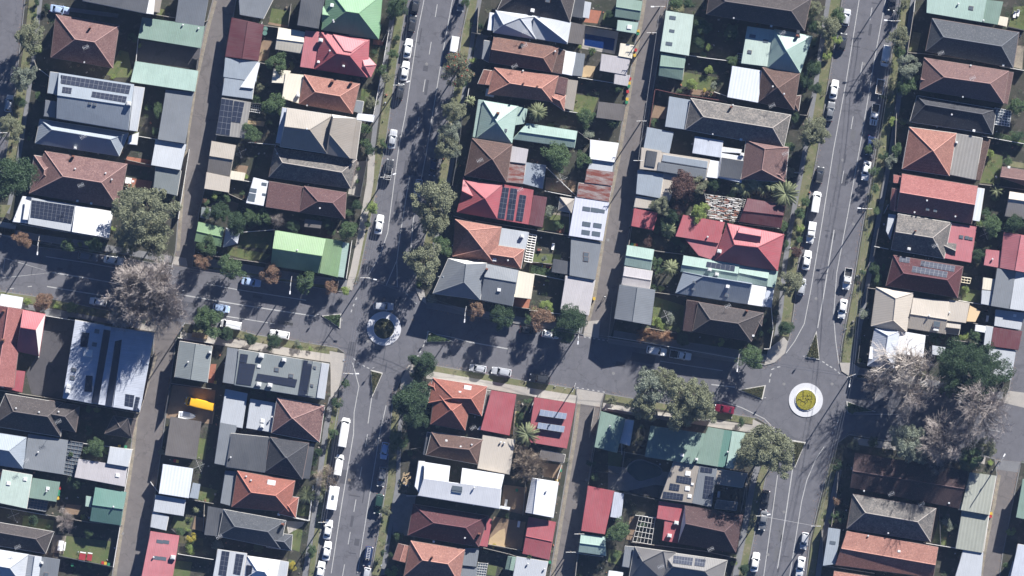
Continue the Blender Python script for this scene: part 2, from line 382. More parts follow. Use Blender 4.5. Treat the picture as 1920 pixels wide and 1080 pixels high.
# lanes
def lanepoly(L, Rr): return L + Rr[::-1]
L1 = [(400,0),(386,52),(363,155),(345,272),(330,470),(322,499)]; R1 = [(442,0),(436,34),(423,104),(405,254),(383,353),(372,400),(363,477),(360,501)]
sheet('lane', [lanepoly([(420,-160)]+L1, [(462,-160)]+R1)], .006, 'lane')
L2 = [(288,597),(290,618),(288,665),(272,721),(251,786),(246,844),(228,968),(211,1080),(188,1240)]; R2 = [(345,605),(329,638),(311,773),(298,870),(280,997),(267,1080),(240,1240)]
sheet('lane', [lanepoly(L2, R2)], .006, 'lane')
L3 = [(1232,-160),(1205,0),(1159,280),(1135,400),(1110,560),(1100,600),(1094,628)]; R3 = [(1278,-160),(1252,0),(1205,280),(1185,400),(1152,600),(1143,636)]
sheet('lane', [lanepoly(L3, R3)], .006, 'lane')
L4 = [(1083,745),(1075,813),(1032,1080),(1008,1240)]; R4 = [(1130,747),(1109,852),(1079,1080),(1052,1240)]
sheet('lane', [lanepoly(L4, R4)], .006, 'lane')
L5 = [(1866,860),(1870,890),(1841,1040),(1812,1240)]; R5 = [(1915,866),(1909,888),(1880,1035),(1850,1240)]
sheet('lane', [lanepoly(L5, R5)], .006, 'lane')
for L in (L1[:5], L2[2:], L3[:6], L4, L5[1:]):
    ribbon('lane_edge', offs(L, -4.0), 6.5, .011, 'edge')
sheet('driveway', [[(324,480),(349,484),(352,500),(318,494)]], .012, 'conc')
sheet('driveway', [[(1097,603),(1126,600),(1122,634),(1094,630)]], .012, 'conc')
sheet('driveway', [[(1082,729),(1137,738),(1132,764),(1080,756)]], .012, 'conc')
sheet('driveway', [[(1885,732),(1935,738),(1935,768),(1880,755)]], .012, 'conc')
sheet('driveway', [[(1868,862),(1914,866),(1911,886),(1868,880)]], .012, 'concg')
sheet('driveway', [[(262,606),(292,610),(292,622),(262,618)]], KH+.012, 'conc')
Z1, Z2, Z3 = KH+.004, KH+.008, KH+.012
# verges and footpaths beside the streets
def inner(pts, d): return offs(pts, d)
ribbon('verge', [(42,30),(22,192),(0,345)], 0.1, Z1, 'verge')
VER = [([(60,-20),(38,190),(14,330),(-10,400)],18), ([(775,-20),(753,120),(733,262),(722,317),(700,430),(684,505)][::1],-0),]
ribbon('verge', [(66,-20),(52,100),(36,200),(14,330)], 18, Z1, 'verge'); ribbon('footpath', [(78,-20),(64,100),(50,200),(30,330),(14,400)], 8, Z2, 'concg')
ribbon('verge', [(758,-20),(736,120),(716,262),(706,317),(683,430),(672,490),(664,525)], 15, Z1, 'verge')
ribbon('footpath', [(744,-20),(720,130),(705,225),(697,290)], 9, Z2, 'concg')
ribbon('footpath', [(697,290),(694,340),(677,440),(664,505),(654,543)], 13, Z2, 'conc')
ribbon('verge', [(890,-20),(875,60),(862,150),(847,240),(832,320),(815,400),(799,470),(788,525)], 17, Z1, 'verge')
ribbon('footpath', [(903,-20),(888,60),(874,150),(860,240),(845,320),(829,400),(812,470),(800,530)], 8, Z2, 'concg')
sheet('footpath', [[(779,540),(795,544),(800,570),(788,562)]], Z3, 'conc')
ribbon('footpath', [(800,572),(870,583),(1000,604),(1092,619)], 12, Z2, 'concg')
ribbon('verge', [(1570,-20),(1540,168),(1523,280),(1508,360),(1494,440),(1485,500),(1477,580),(1470,630)], 18, Z1, 'verge')
ribbon('footpath', [(1556,-20),(1528,168),(1510,280),(1495,360),(1480,440),(1471,500),(1464,580),(1456,630)], 9, Z2, 'concg')
sheet('footpath', [[(1440,655),(1470,632),(1477,640),(1472,662),(1452,680),(1433,685)]], Z3, 'conc')
ribbon('footpath', [(1150,626),(1240,641),(1381,662),(1436,672)], 14, Z2, 'concg')
ribbon('verge', [(1700,-20),(1656,278),(1623,457),(1610,540),(1591,644),(1587,680)], 17, Z1, 'verge')
ribbon('footpath', [(1715,-20),(1672,278),(1639,457),(1626,540),(1606,640),(1598,680)], 9, Z2, 'concg')
sheet('footpath', [[(1574,680),(1598,680),(1612,690),(1606,707),(1590,704),(1578,696)]], Z3, 'conc')
ribbon('footpath', [(1606,695),(1700,711),(1880,742)], 14, Z2, 'concg')
ribbon('footpath', [(-20,428),(73,446),(160,458),(250,474),(322,487)], 13, Z2, 'concg')
ribbon('footpath', [(366,488),(460,503),(560,520),(650,533)], 15, Z2, 'concg')
ribbon('verge', [(400,502),(470,514),(560,529),(636,542)], 5, Z1, 'verge')
ribbon('verge', [(-20,548),(100,570),(185,587),(280,602)], 15, Z1, 'verge'); ribbon('footpath', [(-20,563),(90,582),(185,599),(262,612)], 9, Z2, 'concg')
ribbon('verge', [(362,615),(445,625),(481,635),(541,645),(632,660)], 14, Z1, 'verge')
ribbon('footpath', [(338,630),(400,638),(470,648),(541,660),(620,672)], 15, Z2, 'conc')
sheet('footpath', [[(618,658),(646,663),(643,690),(632,745),(620,752),(620,700)]], Z3, 'conc')
ribbon('verge', [(634,745),(624,800),(604,940),(584,1085)], 13, Z1, 'verge'); ribbon('footpath', [(622,745),(612,800),(593,940),(571,1085)], 10, Z2, 'concg')
ribbon('verge', [(744,760),(738,800),(734,904),(705,1078)], 15, Z1, 'verge'); ribbon('footpath', [(756,760),(750,800),(746,904),(717,1078)], 8, Z2, 'concg')
sheet('footpath', [[(766,685),(784,681),(784,704),(766,740),(748,745),(752,712)]], Z3, 'conc')
ribbon('verge', [(800,688),(900,705),(1000,722),(1078,735)], 13, Z1, 'verge')
ribbon('footpath', [(800,702),(900,719),(1000,736),(1080,749)], 15, Z2, 'conc')
ribbon('verge', [(1135,744),(1200,755),(1300,772),(1415,790)], 12, Z1, 'verge')
ribbon('footpath', [(1130,762),(1200,774),(1300,788),(1420,806)], 14, Z2, 'conc')
sheet('footpath', [[(1412,786),(1440,800),(1452,826),(1440,850),(1432,846),(1430,818),(1410,803)]], Z3, 'conc')
ribbon('verge', [(1442,860),(1427,895),(1402,1023),(1388,1090)], 14, Z1, 'verge'); ribbon('footpath', [(1424,860),(1412,905),(1390,1023),(1377,1090)], 11, Z2, 'concg')
ribbon('verge', [(1562,870),(1545,950),(1530,1013),(1520,1085)], 14, Z1, 'verge'); ribbon('footpath', [(1574,880),(1558,950),(1543,1013),(1533,1085)], 10, Z2, 'concg')
ribbon('footpath', [(1600,826),(1700,841),(1847,864)], 13, Z2, 'conc')
# lawns, terraces, drives and other surfaces inside the yards (photo tiles)
def patch(t, name, mat, c, z=Z2):
    sheet(name, [[T(t, c[i], c[i+1]) for i in range(0, len(c), 2)]], z, mat)
for t, nm, m, c in [
 ((1,1),'lawn','lawn',(870,360,930,380,960,560,820,560,770,540)), ((1,1),'lawn','lawn',(1150,60,1195,70,1185,140,1130,130)),
 ((1,1),'driveway','concg',(400,40,860,100,850,130,400,70)),((1,1),'patio','lot',(1010,290,1450,350,1430,500,985,440)),((1,1),'patio','edge',(985,440,1370,480,1370,500,985,455)),
 ((2,1),'lawn','lawn',(500,60,640,80,620,185,480,160)), ((2,1),'patio','dirt',(480,160,620,185,615,200,470,175)),((2,1),'lawn','lawn',(1150,640,1260,655,1230,830,1130,800)),
 ((2,1),'patio','sand',(320,870,455,880,440,915,320,900)), ((2,1),'garden_bed','dirt',(430,290,500,290,470,440,400,440)), ((2,1),'patio','pave',(1235,285,1315,295,1300,330,1230,320)),
 ((2,1),'garden_bed','mulch',(1200,330,1320,350,1290,560,1230,540)),
 ((3,1),'pool_deck','conc',(1300,190,1543,230,1515,392,1275,350)),((3,1),'lawn','lawn',(1225,680,1400,700,1350,835,1190,800)),((3,1),'patio','pave',(1340,70,1420,80,1390,170,1290,160)),((3,1),'lawn','lawn',(1440,90,1540,100,1520,200,1420,180)),
 ((3,1),'patio','sand',(1280,470,1375,480,1355,565,1270,555)),((3,1),'driveway','concg',(520,250,600,260,550,430,490,420)),
 ((4,1),'lawn','lawn',(545,520,790,560,770,665,515,620)),((4,1),'lawn','lawn',(610,110,700,130,690,380,590,380)),((4,1),'lawn','verge',(460,20,560,30,550,90,450,70)),((4,1),'patio','dirt',(340,760,430,770,410,860,310,850)),
 ((4,1),'garden_bed','dirt',(600,640,790,670,780,700,590,680)),((4,1),'patio','edge',(430,290,430,290,430,290)),
 ((5,1),'lawn','lawn',(1430,190,1560,220,1560,40,1470,50)),((5,1),'lawn','verge',(740,230,800,240,770,370,710,370)),((5,1),'patio','edge',(1490,330,1543,330,1530,500,1450,480)),
 ((5,2),'lawn','lawn',(1300,60,1390,90,1370,290,1220,280)),((5,2),'lawn','verge',(1430,120,1560,140,1560,180,1430,160)),
 ((1,2),'patio','pave',(920,90,1110,120,1100,170,900,140)),((1,2),'patio','pave',(910,240,1100,270,1090,330,900,310)),((1,2),'lawn','verge',(0,440,80,440,30,530,0,530)),((1,2),'footpath','conc',(0,560,120,580,110,640,90,680,0,645)),
 ((2,2),'patio','dirt',(250,150,330,160,310,230,220,210)),((2,2),'patio','dirt',(170,400,260,430,240,500,160,480)),((2,2),'lawn','lawn',(180,740,500,800,420,860,180,800)),((2,2),'lawn','lawn',(280,620,510,640,490,760,260,740)),
 ((2,2),'patio','conc',(1110,130,1190,120,1140,380,1050,360)),
 ((3,2),'lawn','lawn',(1010,500,1200,530,1180,640,990,620)),((3,2),'lawn','lawn',(930,790,1130,800,1110,870,900,850)),((3,2),'path','dirt',(910,850,1060,870,1050,890,900,870)),((3,2),'lawn','lawn',(900,870,1150,900,1130,980,890,950)),
 ((3,2),'patio','edge',(1015,490,1200,510,1195,530,1010,515)),((3,2),'garden_bed','dirt',(1020,240,1240,270,1220,370,1010,330)),
 ((4,2),'courtyard','conc',(400,212,510,225,440,410,370,390)),((4,2),'courtyard','conc',(205,375,350,395,310,470,190,460)),
 ((1,3),'car_park','lot',(320,200,540,235,450,800,230,770,190,620,300,430)),((1,3),'yard_dirt','dirt',(1250,700,1560,740,1530,985,1200,940)),((1,3),'footpath','concg',(330,170,500,200,480,230,320,200)),
 ((2,3),'patio','pave',(60,550,100,550,80,690,25,680)),((2,3),'patio','sand',(20,830,95,840,70,985,-10,975)),
 ((3,3),'patio','pave',(780,68,905,82,890,150,775,130)),((3,3),'lawn','lawn',(800,890,860,900,840,1010,790,1000)),((3,3),'garden_bed','sand',(780,890,805,890,780,1060,750,1060)),
 ((4,3),'footpath','concg',(0,360,930,500,930,540,0,400)),((4,3),'lawn','lawn',(330,60,560,130,530,330,320,260)),
 ((5,3),'lawn','lawn',(1080,0,1240,20,1220,110,1100,90)),((5,3),'patio','conc',(1080,90,1130,95,1120,115,1080,110)),
 ((1,4),'lawn','lawn',(480,790,810,830,770,1000,450,950)),((1,4),'patio','edge',(380,780,480,790,460,920,370,910)),((1,4),'patio','dirt',(480,560,590,570,560,640,460,630)),((1,4),'lawn','lawn',(1430,80,1500,90,1480,240,1410,230)),((1,4),'lawn','lawn',(170,640,390,680,380,760,160,720)),
 ((1,4),'lawn','lawn',(1450,430,1543,450,1520,545,1430,530)),((1,4),'lawn','lawn',(1260,640,1400,660,1370,740,1230,730)),((1,4),'patio','dirt',(1410,650,1490,660,1470,760,1390,740)),((1,4),'lawn','lawn',(1265,970,1390,980,1370,1090,1240,1080)),((1,4),'garden_bed','mulch',(1290,780,1470,810,1470,860,1280,840)),
 ((2,4),'lawn','lawn',(0,440,110,460,60,560,0,550)),((2,4),'lawn','lawn',(650,730,725,740,700,905,625,880)),((2,4),'lawn','lawn',(620,960,670,965,650,1050,610,1040)),((2,4),'patio','conc',(600,680,740,690,720,720,620,775)),((2,4),'lawn','lawn',(690,560,780,570,770,650,670,640)),
 ((2,4),'courtyard','concg',(1400,480,1543,500,1500,790,1370,780)),
 ((3,4),'yard_dirt','dirt',(640,650,870,690,840,890,600,850)),((3,4),'yard_dirt','sand',(720,735,725,885,600,860,610,810,680,750)),((3,4),'patio','dirt',(710,420,880,440,870,640,690,600)),((3,4),'lawn','lawn',(600,1000,665,1010,650,1080,590,1070)),
 ((3,4),'patio','dirt',(1000,260,1140,280,1120,380,990,360)),
 ((4,4),'patio','concg',(0,280,160,300,460,330,380,500,0,450)),((4,4),'lawn','lawn',(0,180,110,190,90,290,0,280)),((4,4),'lawn','lawn',(0,880,100,900,80,1000,0,980)),((4,4),'patio','lot',(340,420,420,430,380,520,120,470)),((4,4),'courtyard','dirt',(160,650,230,650,180,830,130,820)),
 ((5,4),'lawn','lawn',(930,670,1000,700,980,860,880,840)),((5,4),'patio','edge',(1320,550,1345,550,1290,740,1270,740)),
 ]:
    if len(set(c)) > 4: patch(t, nm, m, c, Z2 + .0005 * (hash((t, c[0])) % 7 if False else (c[0] + c[1]) % 7))
# road markings
def line(pts, wpx=1.4, z=.008): return ribbon('road_marking', pts, wpx, z, 'paint')
def dashes(p, q, n, L, wpx=1.4):
    for i in range(n):
        f = i / (n-1) if n > 1 else 0; x = p[0]+(q[0]-p[0])*f; y = p[1]+(q[1]-p[1])*f
        d = hypot(q[0]-p[0], q[1]-p[1]) or 1; ux, uy = (q[0]-p[0])/d, (q[1]-p[1])/d
        line([(x-ux*L/2, y-uy*L/2), (x+ux*L/2, y+uy*L/2)], wpx)
line([(799,-20),(783,60),(760,215),(748,275),(738,350),(727,436),(712,480),(691,516)])
line([(852,-20),(830,100),(813,202),(800,283),(787,350),(775,412),(770,470)])
dashes((818,20),(784,231),4,24); line([(768,330),(751,436),(744,488)], 1.6)
line([(744,488),(724,535),(745,538),(744,488)], 1.4)
line([(661,680),(673,724),(664,773),(663,813),(640,950),(621,1075)]); line([(697,745),(690,794)], 1.6)
dashes((687,826),(644,1070),5,24); line([(724,760),(713,808),(693,930),(670,1075)])
line([(1614,-20),(1587,150),(1563,280),(1541,420),(1520,545),(1508,607),(1490,640),(1474,662)])
line([(1664,-20),(1640,110),(1613,272),(1590,400),(1569,511),(1566,553),(1563,592),(1567,640),(1573,683)])
dashes((1633,26),(1580,332),4,24); line([(1564,431),(1545,550),(1533,615)], 1.9)
line([(1347,750),(1390,764),(1433,785),(1446,798)]); line([(1458,891),(1446,980),(1432,1080)]); line([(1486,880),(1472,975),(1458,1066)], 1.8)
line([(1545,838),(1530,860),(1513,900),(1503,940),(1480,1085)])
line([(86,481),(165,493),(249,508)]); line([(9,484),(4,521),(98,511),(9,484)], 1.2); line([(98,511),(160,521),(223,532)], 2); dashes((22,541),(56,537),2,8); line([(88,537),(160,549),(212,557)], 1.8)
line([(388,532),(445,543),(574,563)]); line([(330,551),(442,570),(500,579),(592,593)], 2); line([(424,593),(470,600),(515,607)])
line([(800,623),(850,633),(879,641)], 1.3); line([(879,641),(952,654)], 2); line([(1238,677),(1300,687),(1355,695)]); line([(1200,721),(1260,731)],1.4); line([(1334,721),(1378,726)], 1.8)
line([(1592,776),(1691,777)], 1.3); line([(1850,805),(1874,809)],1.4)
dashes((1097,632),(1140,639),6,4,1.8); dashes((1083,727),(1132,735),6,4,1.8)
def arcdash(pts, L=5, w_=2.0):
    for x, y, a in pts:
        c, s_ = cos(radians(a)), sin(radians(a)); line([(x-c*L/2, y-s_*L/2), (x+c*L/2, y+s_*L/2)], w_)
arcdash([(665,674,40),(673,681,40),(682,686,25),(690,690,20)]); arcdash([(763,552,35),(771,560,35),(779,568,35)])
arcdash([(788,660,-58),(783,668,-55),(777,674,-50),(797,640,-65),(794,648,-62)]); arcdash([(1449,692,-20),(1445,703,-70),(1443,714,-80),(1460,688,-12)], 6)
arcdash([(1450,801,35),(1458,807,35),(1466,813,33),(1474,819,30),(1482,824,28)]); arcdash([(1544,679,30),(1551,684,30),(1558,688,30),(1566,693,35),(1573,699,40)])
arcdash([(1571,790,-70),(1566,802,-72),(1561,812,-75)]); arcdash([(668,560,-60),(663,572,-65),(659,583,-75)])
for pl in [[(655,640),(668,642),(664,668),(650,664)],[(300,560),(335,566),(330,585),(296,579)],[(1186,660),(1230,668),(1226,684),(1182,676)],[(640,880),(668,884),(664,910),(636,906)],[(760,300),(785,304),(780,330),(756,326)]]:
    sheet('road_patch', [pl], .004, 'patch')
rp = random.Random(5)
# trench cuts and resurfaced strips
for (x0, y0, x1, y1, n, d) in ((800,10,655,1060,26,(-.165,1)),(1640,0,1530,600,18,(-.165,1)),(1480,830,1450,1070,8,(-.165,1)),(20,500,640,600,16,(1,.165)),(820,640,1370,720,14,(1,.165)),(1600,770,1900,810,8,(1,.165))):
    for k in range(n):
        f = rp.random(); cx = x0+(x1-x0)*f+rp.uniform(-22,22)*(abs(d[1])); cy = y0+(y1-y0)*f+rp.uniform(-24,24)*(abs(d[0])); L = rp.uniform(5,34); wd = rp.choice((1.6,2.5,5,9))
        if rp.random() < .3: dx, dy = -d[1], d[0]; L = rp.uniform(8,22); wd = 2.2
        else: dx, dy = d
        sheet('road_patch', [[(cx-dx*L/2-dy*wd/2, cy-dy*L/2+dx*wd/2),(cx+dx*L/2-dy*wd/2, cy+dy*L/2+dx*wd/2),(cx+dx*L/2+dy*wd/2, cy+dy*L/2-dx*wd/2),(cx-dx*L/2+dy*wd/2, cy-dy*L/2-dx*wd/2)]], .0030+.00004*(k+n), rp.choice(('patch','patch','patchl')))
for px, py in ((700,560),(775,600),(655,900),(690,640),(640,600),(480,575),(250,545),(900,660),(1150,700),(1300,705),(1470,720),(1560,720),(1530,560),(1580,300),(1620,120),(1600,420),(740,400),(800,120),(1470,960),(1440,1040),(1780,800),(1225,180),(1140,450),(420,150),(230,1000),(1100,900)):
    b = MB(); x_, y_, _ = W(px, py); b.face([(x_+.36*cos(k*pi/8), y_+.36*sin(k*pi/8), .0165) for k in range(16)]); tag(b.obj('manhole_cover', 'timber' if px % 2 else 'kerbm'), kind='structure')
# roundabouts
def disc(b, cx, cy, r, z0, z1, n=48, mi=0, jit=0):
    x0, y0, _ = W(cx, cy); b.prism([(x0 + r*cos(2*pi*i/n)*(1+jit*R.uniform(-1,1)), y0 + r*sin(2*pi*i/n)*(1+jit*R.uniform(-1,1))) for i in range(n)], z0, z1, mi)
for (cx, cy), lab, inn in (((720,616),'round concrete roundabout island with dark leafy garden at left junction','lgar'), ((1511,750),'round concrete roundabout island with yellow ground cover at right junction','lcover')):
    e = empty('roundabout', W(cx, cy)); tag(e, lab, 'roundabout', 'roundabouts at the junctions')
    x0, y0, _ = W(cx, cy)
    b = MB(); disc(b, 960, 540, 32*S, -.02, .12); b.obj('apron', 'concl', e)
    b = MB(); disc(b, 960, 540, 20.5*S, .12, .27); b.obj('kerb_ring', 'white', e)
    b = MB(); disc(b, 960, 540, 19.3*S, .2, .31, jit=.01); b.obj('soil', 'mulch', e)
    b = MB(); rr = 18.2*S; nn = 9000 if inn == 'lcover' else 5200
    if inn == 'lcover': nn = 16000
    for i in range(nn):
        a = R.uniform(0, 2*pi); r = rr*math.sqrt(R.random()); x, y = r*cos(a), r*sin(a)
        if inn == 'lcover' and ((abs(x - .1 + .25*sin(y*5)) < .12 and -1.0 < y < 1.2) or (abs(y + .2 - .3*sin(x*3)) < .13 and x < 1.4) or abs(hypot(x-.9, y-.5) - .45) < .10 or abs(hypot(x+.8, y+.9) - .55) < .09 or (abs(x+.7) < .12 and y > 0) or (abs(y-.9) < .10 and -1.2 < x < .3)): continue
        if inn == 'lgar' and (sin(x*2.3+1)+cos(y*2.9) < -.3): continue
        h = .33 + (.16 if inn == 'lcover' else .75)*R.random()*(1-(r/rr)**2*.5); s_ = .07 if inn == 'lcover' else .10; t1 = R.uniform(0, pi); tl = R.uniform(-.5, .5)
        ux, uy = cos(t1)*s_, sin(t1)*s_
        b.face([(x-ux, y-uy, h), (x+uy, y-ux, h+tl*s_), (x+ux, y+uy, h), (x-uy, y+ux, h-tl*s_)])
    b.obj('planting', inn, e)
# splitter islands
def island(pts, lab, planted=True, green='lgar'):
    px = sum(p[0] for p in pts)/3; py = sum(p[1] for p in pts)/3; o3 = W(px, py)
    e = empty('traffic_island', o3); tag(e, lab, 'traffic island', 'planted splitter islands')
    L = lambda p: (W(*p)[0]-o3[0], W(*p)[1]-o3[1])
    b = MB(); b.prism([L(p) for p in pts], -.02, .15); b.obj('kerb_border', 'trim', e)
    q = [(p[0]+(px-p[0])*.15, p[1]+(py-p[1])*.15) for p in pts]
    b = MB(); b.prism([L(p) for p in q], .1, .2); b.obj('soil', 'mulch', e)
    b = MB()
    A0, B0, C0 = [L(p) for p in q]
    for i in range(1500):
        u, v = R.random(), R.random()
        if u+v > 1: u, v = 1-u, 1-v
        x = A0[0]+(B0[0]-A0[0])*u+(C0[0]-A0[0])*v; y = A0[1]+(B0[1]-A0[1])*u+(C0[1]-A0[1])*v
        h = .22+.45*R.random(); s_ = .085; t1 = R.uniform(0, pi); ux, uy = cos(t1)*s_, sin(t1)*s_
        b.face([(x-ux, y-uy, h), (x+uy, y-ux, h+.04), (x+ux, y+uy, h), (x-uy, y+ux, h-.04)])
    b.obj('planting', green, e)
island([(603,592),(640,588),(638,616)], 'planted triangular island just left of the left roundabout', green='lmid')
island([(695,693),(718,699),(698,745)], 'planted triangular island just below the left roundabout')
island([(802,620),(798,642),(850,640)], 'planted triangular island just right of the left roundabout', green='lmid')
island([(1531,620),(1510,671),(1537,675)], 'planted triangular island just above the right roundabout')
island([(1384,731),(1436,722),(1430,749)], 'planted triangular island just left of the right roundabout')
island([(1485,825),(1511,829),(1490,878)], 'planted triangular island just below the right roundabout')
island([(1587,752),(1641,771),(1588,775)], 'planted triangular island just right of the right roundabout', green='lmid')
# ================= BUILDINGS =================
WALLM = ['brick', 'render', 'board', 'brick', 'render']
TILES = {'tr','to','trr','tp','tpk','tb','tbr','tg','tgg','tk','tkb','tkg','tm','tmk','tmb'}
def isz(planes, x, y): return min(a*x + b*y + c for a, b, c in planes)
def plane3(p, q, r):
    p, q, r = Vector(p), Vector(q), Vector(r); n = (q-p).cross(r-p)
    if abs(n.z) < 1e-6: return None
    return (-n.x/n.z, -n.y/n.z, (n.x*p.x + n.y*p.y + n.z*p.z)/n.z)
class Part: pass
def make_part(t, kind, mat, c, o, idx, org):
    P = Part(); P.kind = kind; P.mat = mat
    e = o.get('e', 3.0) + .004 * idx + LIFT[0]; P.e = e
    q = []
    for i in range(0, 8, 2):
        px, py = T(t, c[i], c[i+1]); x, y, _ = W(px, py, e); q.append((x-org[0], y-org[1]))
    P.q = q; A_, B_, C_, D_ = q
    mid = lambda p, r: ((p[0]+r[0])/2, (p[1]+r[1])/2)
    dist = lambda p, r: hypot(p[0]-r[0], p[1]-r[1])
    P.faces = []; P.gab = []; P.caps = []
    if kind == 'fl':
        tilt = tan(radians(o.get('t', 3.0))); d = max(dist(A_, D_), .1)
        ax = o.get('ax', 'y')
        if ax == 'y': z = [e, e, e + d*tilt, e + d*tilt]
        else:
            d = dist(A_, B_); z = [e + d*tilt, e, e, e + d*tilt]   # low on the right-hand side
        mz = min(z); z = [k - mz + e for k in z]
        P.faces = [[(*q[3], z[3]), (*q[2], z[2]), (*q[1], z[1]), (*q[0], z[0])]]
        P.z = z; P.planes = [plane3(P.faces[0][0], P.faces[0][1], P.faces[0][2])]
    else:
        ax = o.get('ax')
        h = (dist(A_, B_) + dist(C_, D_)) / 2; v = (dist(A_, D_) + dist(B_, C_)) / 2
        if ax is None and 'r' in o and hypot(o['r'][2]-o['r'][0], o['r'][3]-o['r'][1]) > 20: ax = 'x' if abs(o['r'][2]-o['r'][0]) > abs(o['r'][3]-o['r'][1]) else 'y'
        if ax is None: ax = 'x' if h >= v else 'y'
        if 'r' in o and ax == 'y' and o['r'][1] < o['r'][3]: o['r'] = (o['r'][2], o['r'][3], o['r'][0], o['r'][1])
        if 'r' in o and ax == 'x' and o['r'][0] > o['r'][2]: o['r'] = (o['r'][2], o['r'][3], o['r'][0], o['r'][1])
        if ax == 'y': q = [D_, A_, B_, C_]; A_, B_, C_, D_ = q; h, v = v, h
        P.q = q
        pitch = o.get('p', 30 if kind == 'hip' else 26); hw = v/2; rise = hw * tan(radians(pitch))
        m1, m2 = mid(A_, D_), mid(B_, C_)
        if 'r' in o:
            rr = o['r']; r1 = W(*T(t, rr[0], rr[1]), e+1.5); r2 = W(*T(t, rr[2], rr[3]), e+1.5)
            r1 = (r1[0]-org[0], r1[1]-org[1]); r2 = (r2[0]-org[0], r2[1]-org[1])
            if 'rh' in o: rise = o['rh']
        elif kind == 'hip':
            ins = min(hw/h, .5) if h > 0 else .5; ins = min(ins, .499)
            r1 = (m1[0]+(m2[0]-m1[0])*ins, m1[1]+(m2[1]-m1[1])*ins); r2 = (m2[0]+(m1[0]-m2[0])*ins, m2[1]+(m1[1]-m2[1])*ins)
        else: r1, r2 = m1, m2
        if kind == 'gab':      # run the ridge out to both end walls
            def hit(p, d, a, b_):
                ex, ey = b_[0]-a[0], b_[1]-a[1]; den = d[0]*ey - d[1]*ex
                k = ((a[0]-p[0])*d[1] - (a[1]-p[1])*d[0]) / den if abs(den) > 1e-9 else .5
                k = min(max(k, .06), .94); return (a[0]+ex*k, a[1]+ey*k)
            dr = (r2[0]-r1[0], r2[1]-r1[1]); n1_, n2_ = hit(r1, dr, D_, A_), hit(r1, dr, B_, C_); r1, r2 = n1_, n2_
        zr = e + rise; P.zr = zr
        E3 = lambda p: (p[0], p[1], e); R1 = (*r1, zr); R2 = (*r2, zr)
        long1 = [E3(A_), R1, R2, E3(B_)]; long2 = [E3(C_), R2, R1, E3(D_)]
        end1 = [E3(D_), R1, E3(A_)]; end2 = [E3(B_), R2, E3(C_)]
        P.faces = [long1, long2]
        def isg(tri):  # near-vertical end
            pl = plane3(*tri); return kind == 'gab' or pl is None or hypot(pl[0], pl[1]) > 1.6
        P.planes = [plane3(f[0], f[1], f[3]) for f in P.faces]
        P.caps.append((R1, R2))
        for tri, cc, ap in ((end1, (D_, A_), R1), (end2, (B_, C_), R2)):
            if isg(tri): P.gab.append(tri)
            else:
                P.faces.append(tri); P.planes.append(plane3(*tri)); P.caps += [(E3(cc[0]), ap), (E3(cc[1]), ap)]
    P.planes = [p for p in P.planes if p]
    return P
def area2(q): return sum(q[i][0]*q[(i+1) % 4][1] - q[(i+1) % 4][0]*q[i][1] for i in range(4))
def orient(f, up=True):
    n = (Vector(f[1])-Vector(f[0])).cross(Vector(f[2])-Vector(f[0]))
    return f if (n.z > 0) == up else f[::-1]
def roof_mesh(P):
    b = MB()
    for f in P.faces:
        f = orient(f); n = (Vector(f[1])-Vector(f[0])).cross(Vector(f[2])-Vector(f[0])).normalized()
        u = Vector((-n.y, n.x, 0))
        if u.length < .02: u = Vector(P.q[1]).to_3d() - Vector(P.q[0]).to_3d(); u.z = 0
        u.normalize(); v = n.cross(u)
        b.face(f, 0, [(Vector(p).dot(u), Vector(p).dot(v)) for p in f])
    for g in P.gab:
        c = Vector(((P.q[0][0]+P.q[2][0])/2, (P.q[0][1]+P.q[2][1])/2, P.e))
        n = (Vector(g[1])-Vector(g[0])).cross(Vector(g[2])-Vector(g[0]))
        if n.dot(Vector(g[0])-c) < 0: g = g[::-1]
        b.face(g, 1)
    q = P.q if area2(P.q) > 0 else P.q[::-1]
    z = {}
    if P.kind == 'fl':
        for p, zz in zip(P.q, P.z): z[p] = zz
    zb = P.e - .2
    for i in range(4):
        p, r = q[i], q[(i+1) % 4]
        b.face([(*p, zb), (*r, zb), (*r, z.get(r, P.e)), (*p, z.get(p, P.e))], 2)
    b.face([(*p, zb) for p in q[::-1]], 2)
    return b
def inset(q, d):
    if area2(q) < 0: q = q[::-1]
    out = []; n = 4
    for i in range(n):
        p0, p1, p2 = Vector(q[i-1]), Vector(q[i]), Vector(q[(i+1) % n])
        e1 = (p1-p0).normalized(); e2 = (p2-p1).normalized()
        n1 = Vector((-e1.y, e1.x)); n2 = Vector((-e2.y, e2.x)); k = 1 + n1.dot(n2)
        out.append(tuple(p1 + (n1+n2) * (d/max(k, .4))))
    return out
def fbox(name, m1, m2, sx, sz): pass
_wb = MB()
for bx in ((0,0,.62,1.5,.10,.08),(0,0,-.62,1.5,.10,.08),(-.71,0,0,.08,.10,1.16),(.71,0,0,.08,.10,1.16),(0,0,0,.05,.08,1.16)): _wb.box(bx[0],bx[1],bx[2],bx[3],bx[4],bx[5])
WINF = _wb.mesh('window', 'white'); _wb = MB(); _wb.box(0,0,0,1.36,.04,1.17); WINP = _wb.mesh('pane', 'glass')
_wb = MB(); _wb.box(0,0,1.02,.9,.07,2.04); _wb.box(.34,.05,1.0,.05,.08,.05); DOORM = _wb.mesh('door', 'timber')
_wb = MB(); _wb.box(0,0,1.05,2.6,.06,2.1)
for i in range(4): _wb.box(0,.035,.3+.5*i,2.5,.03,.04)
ROLLM = _wb.mesh('roller_door', 'mtl')
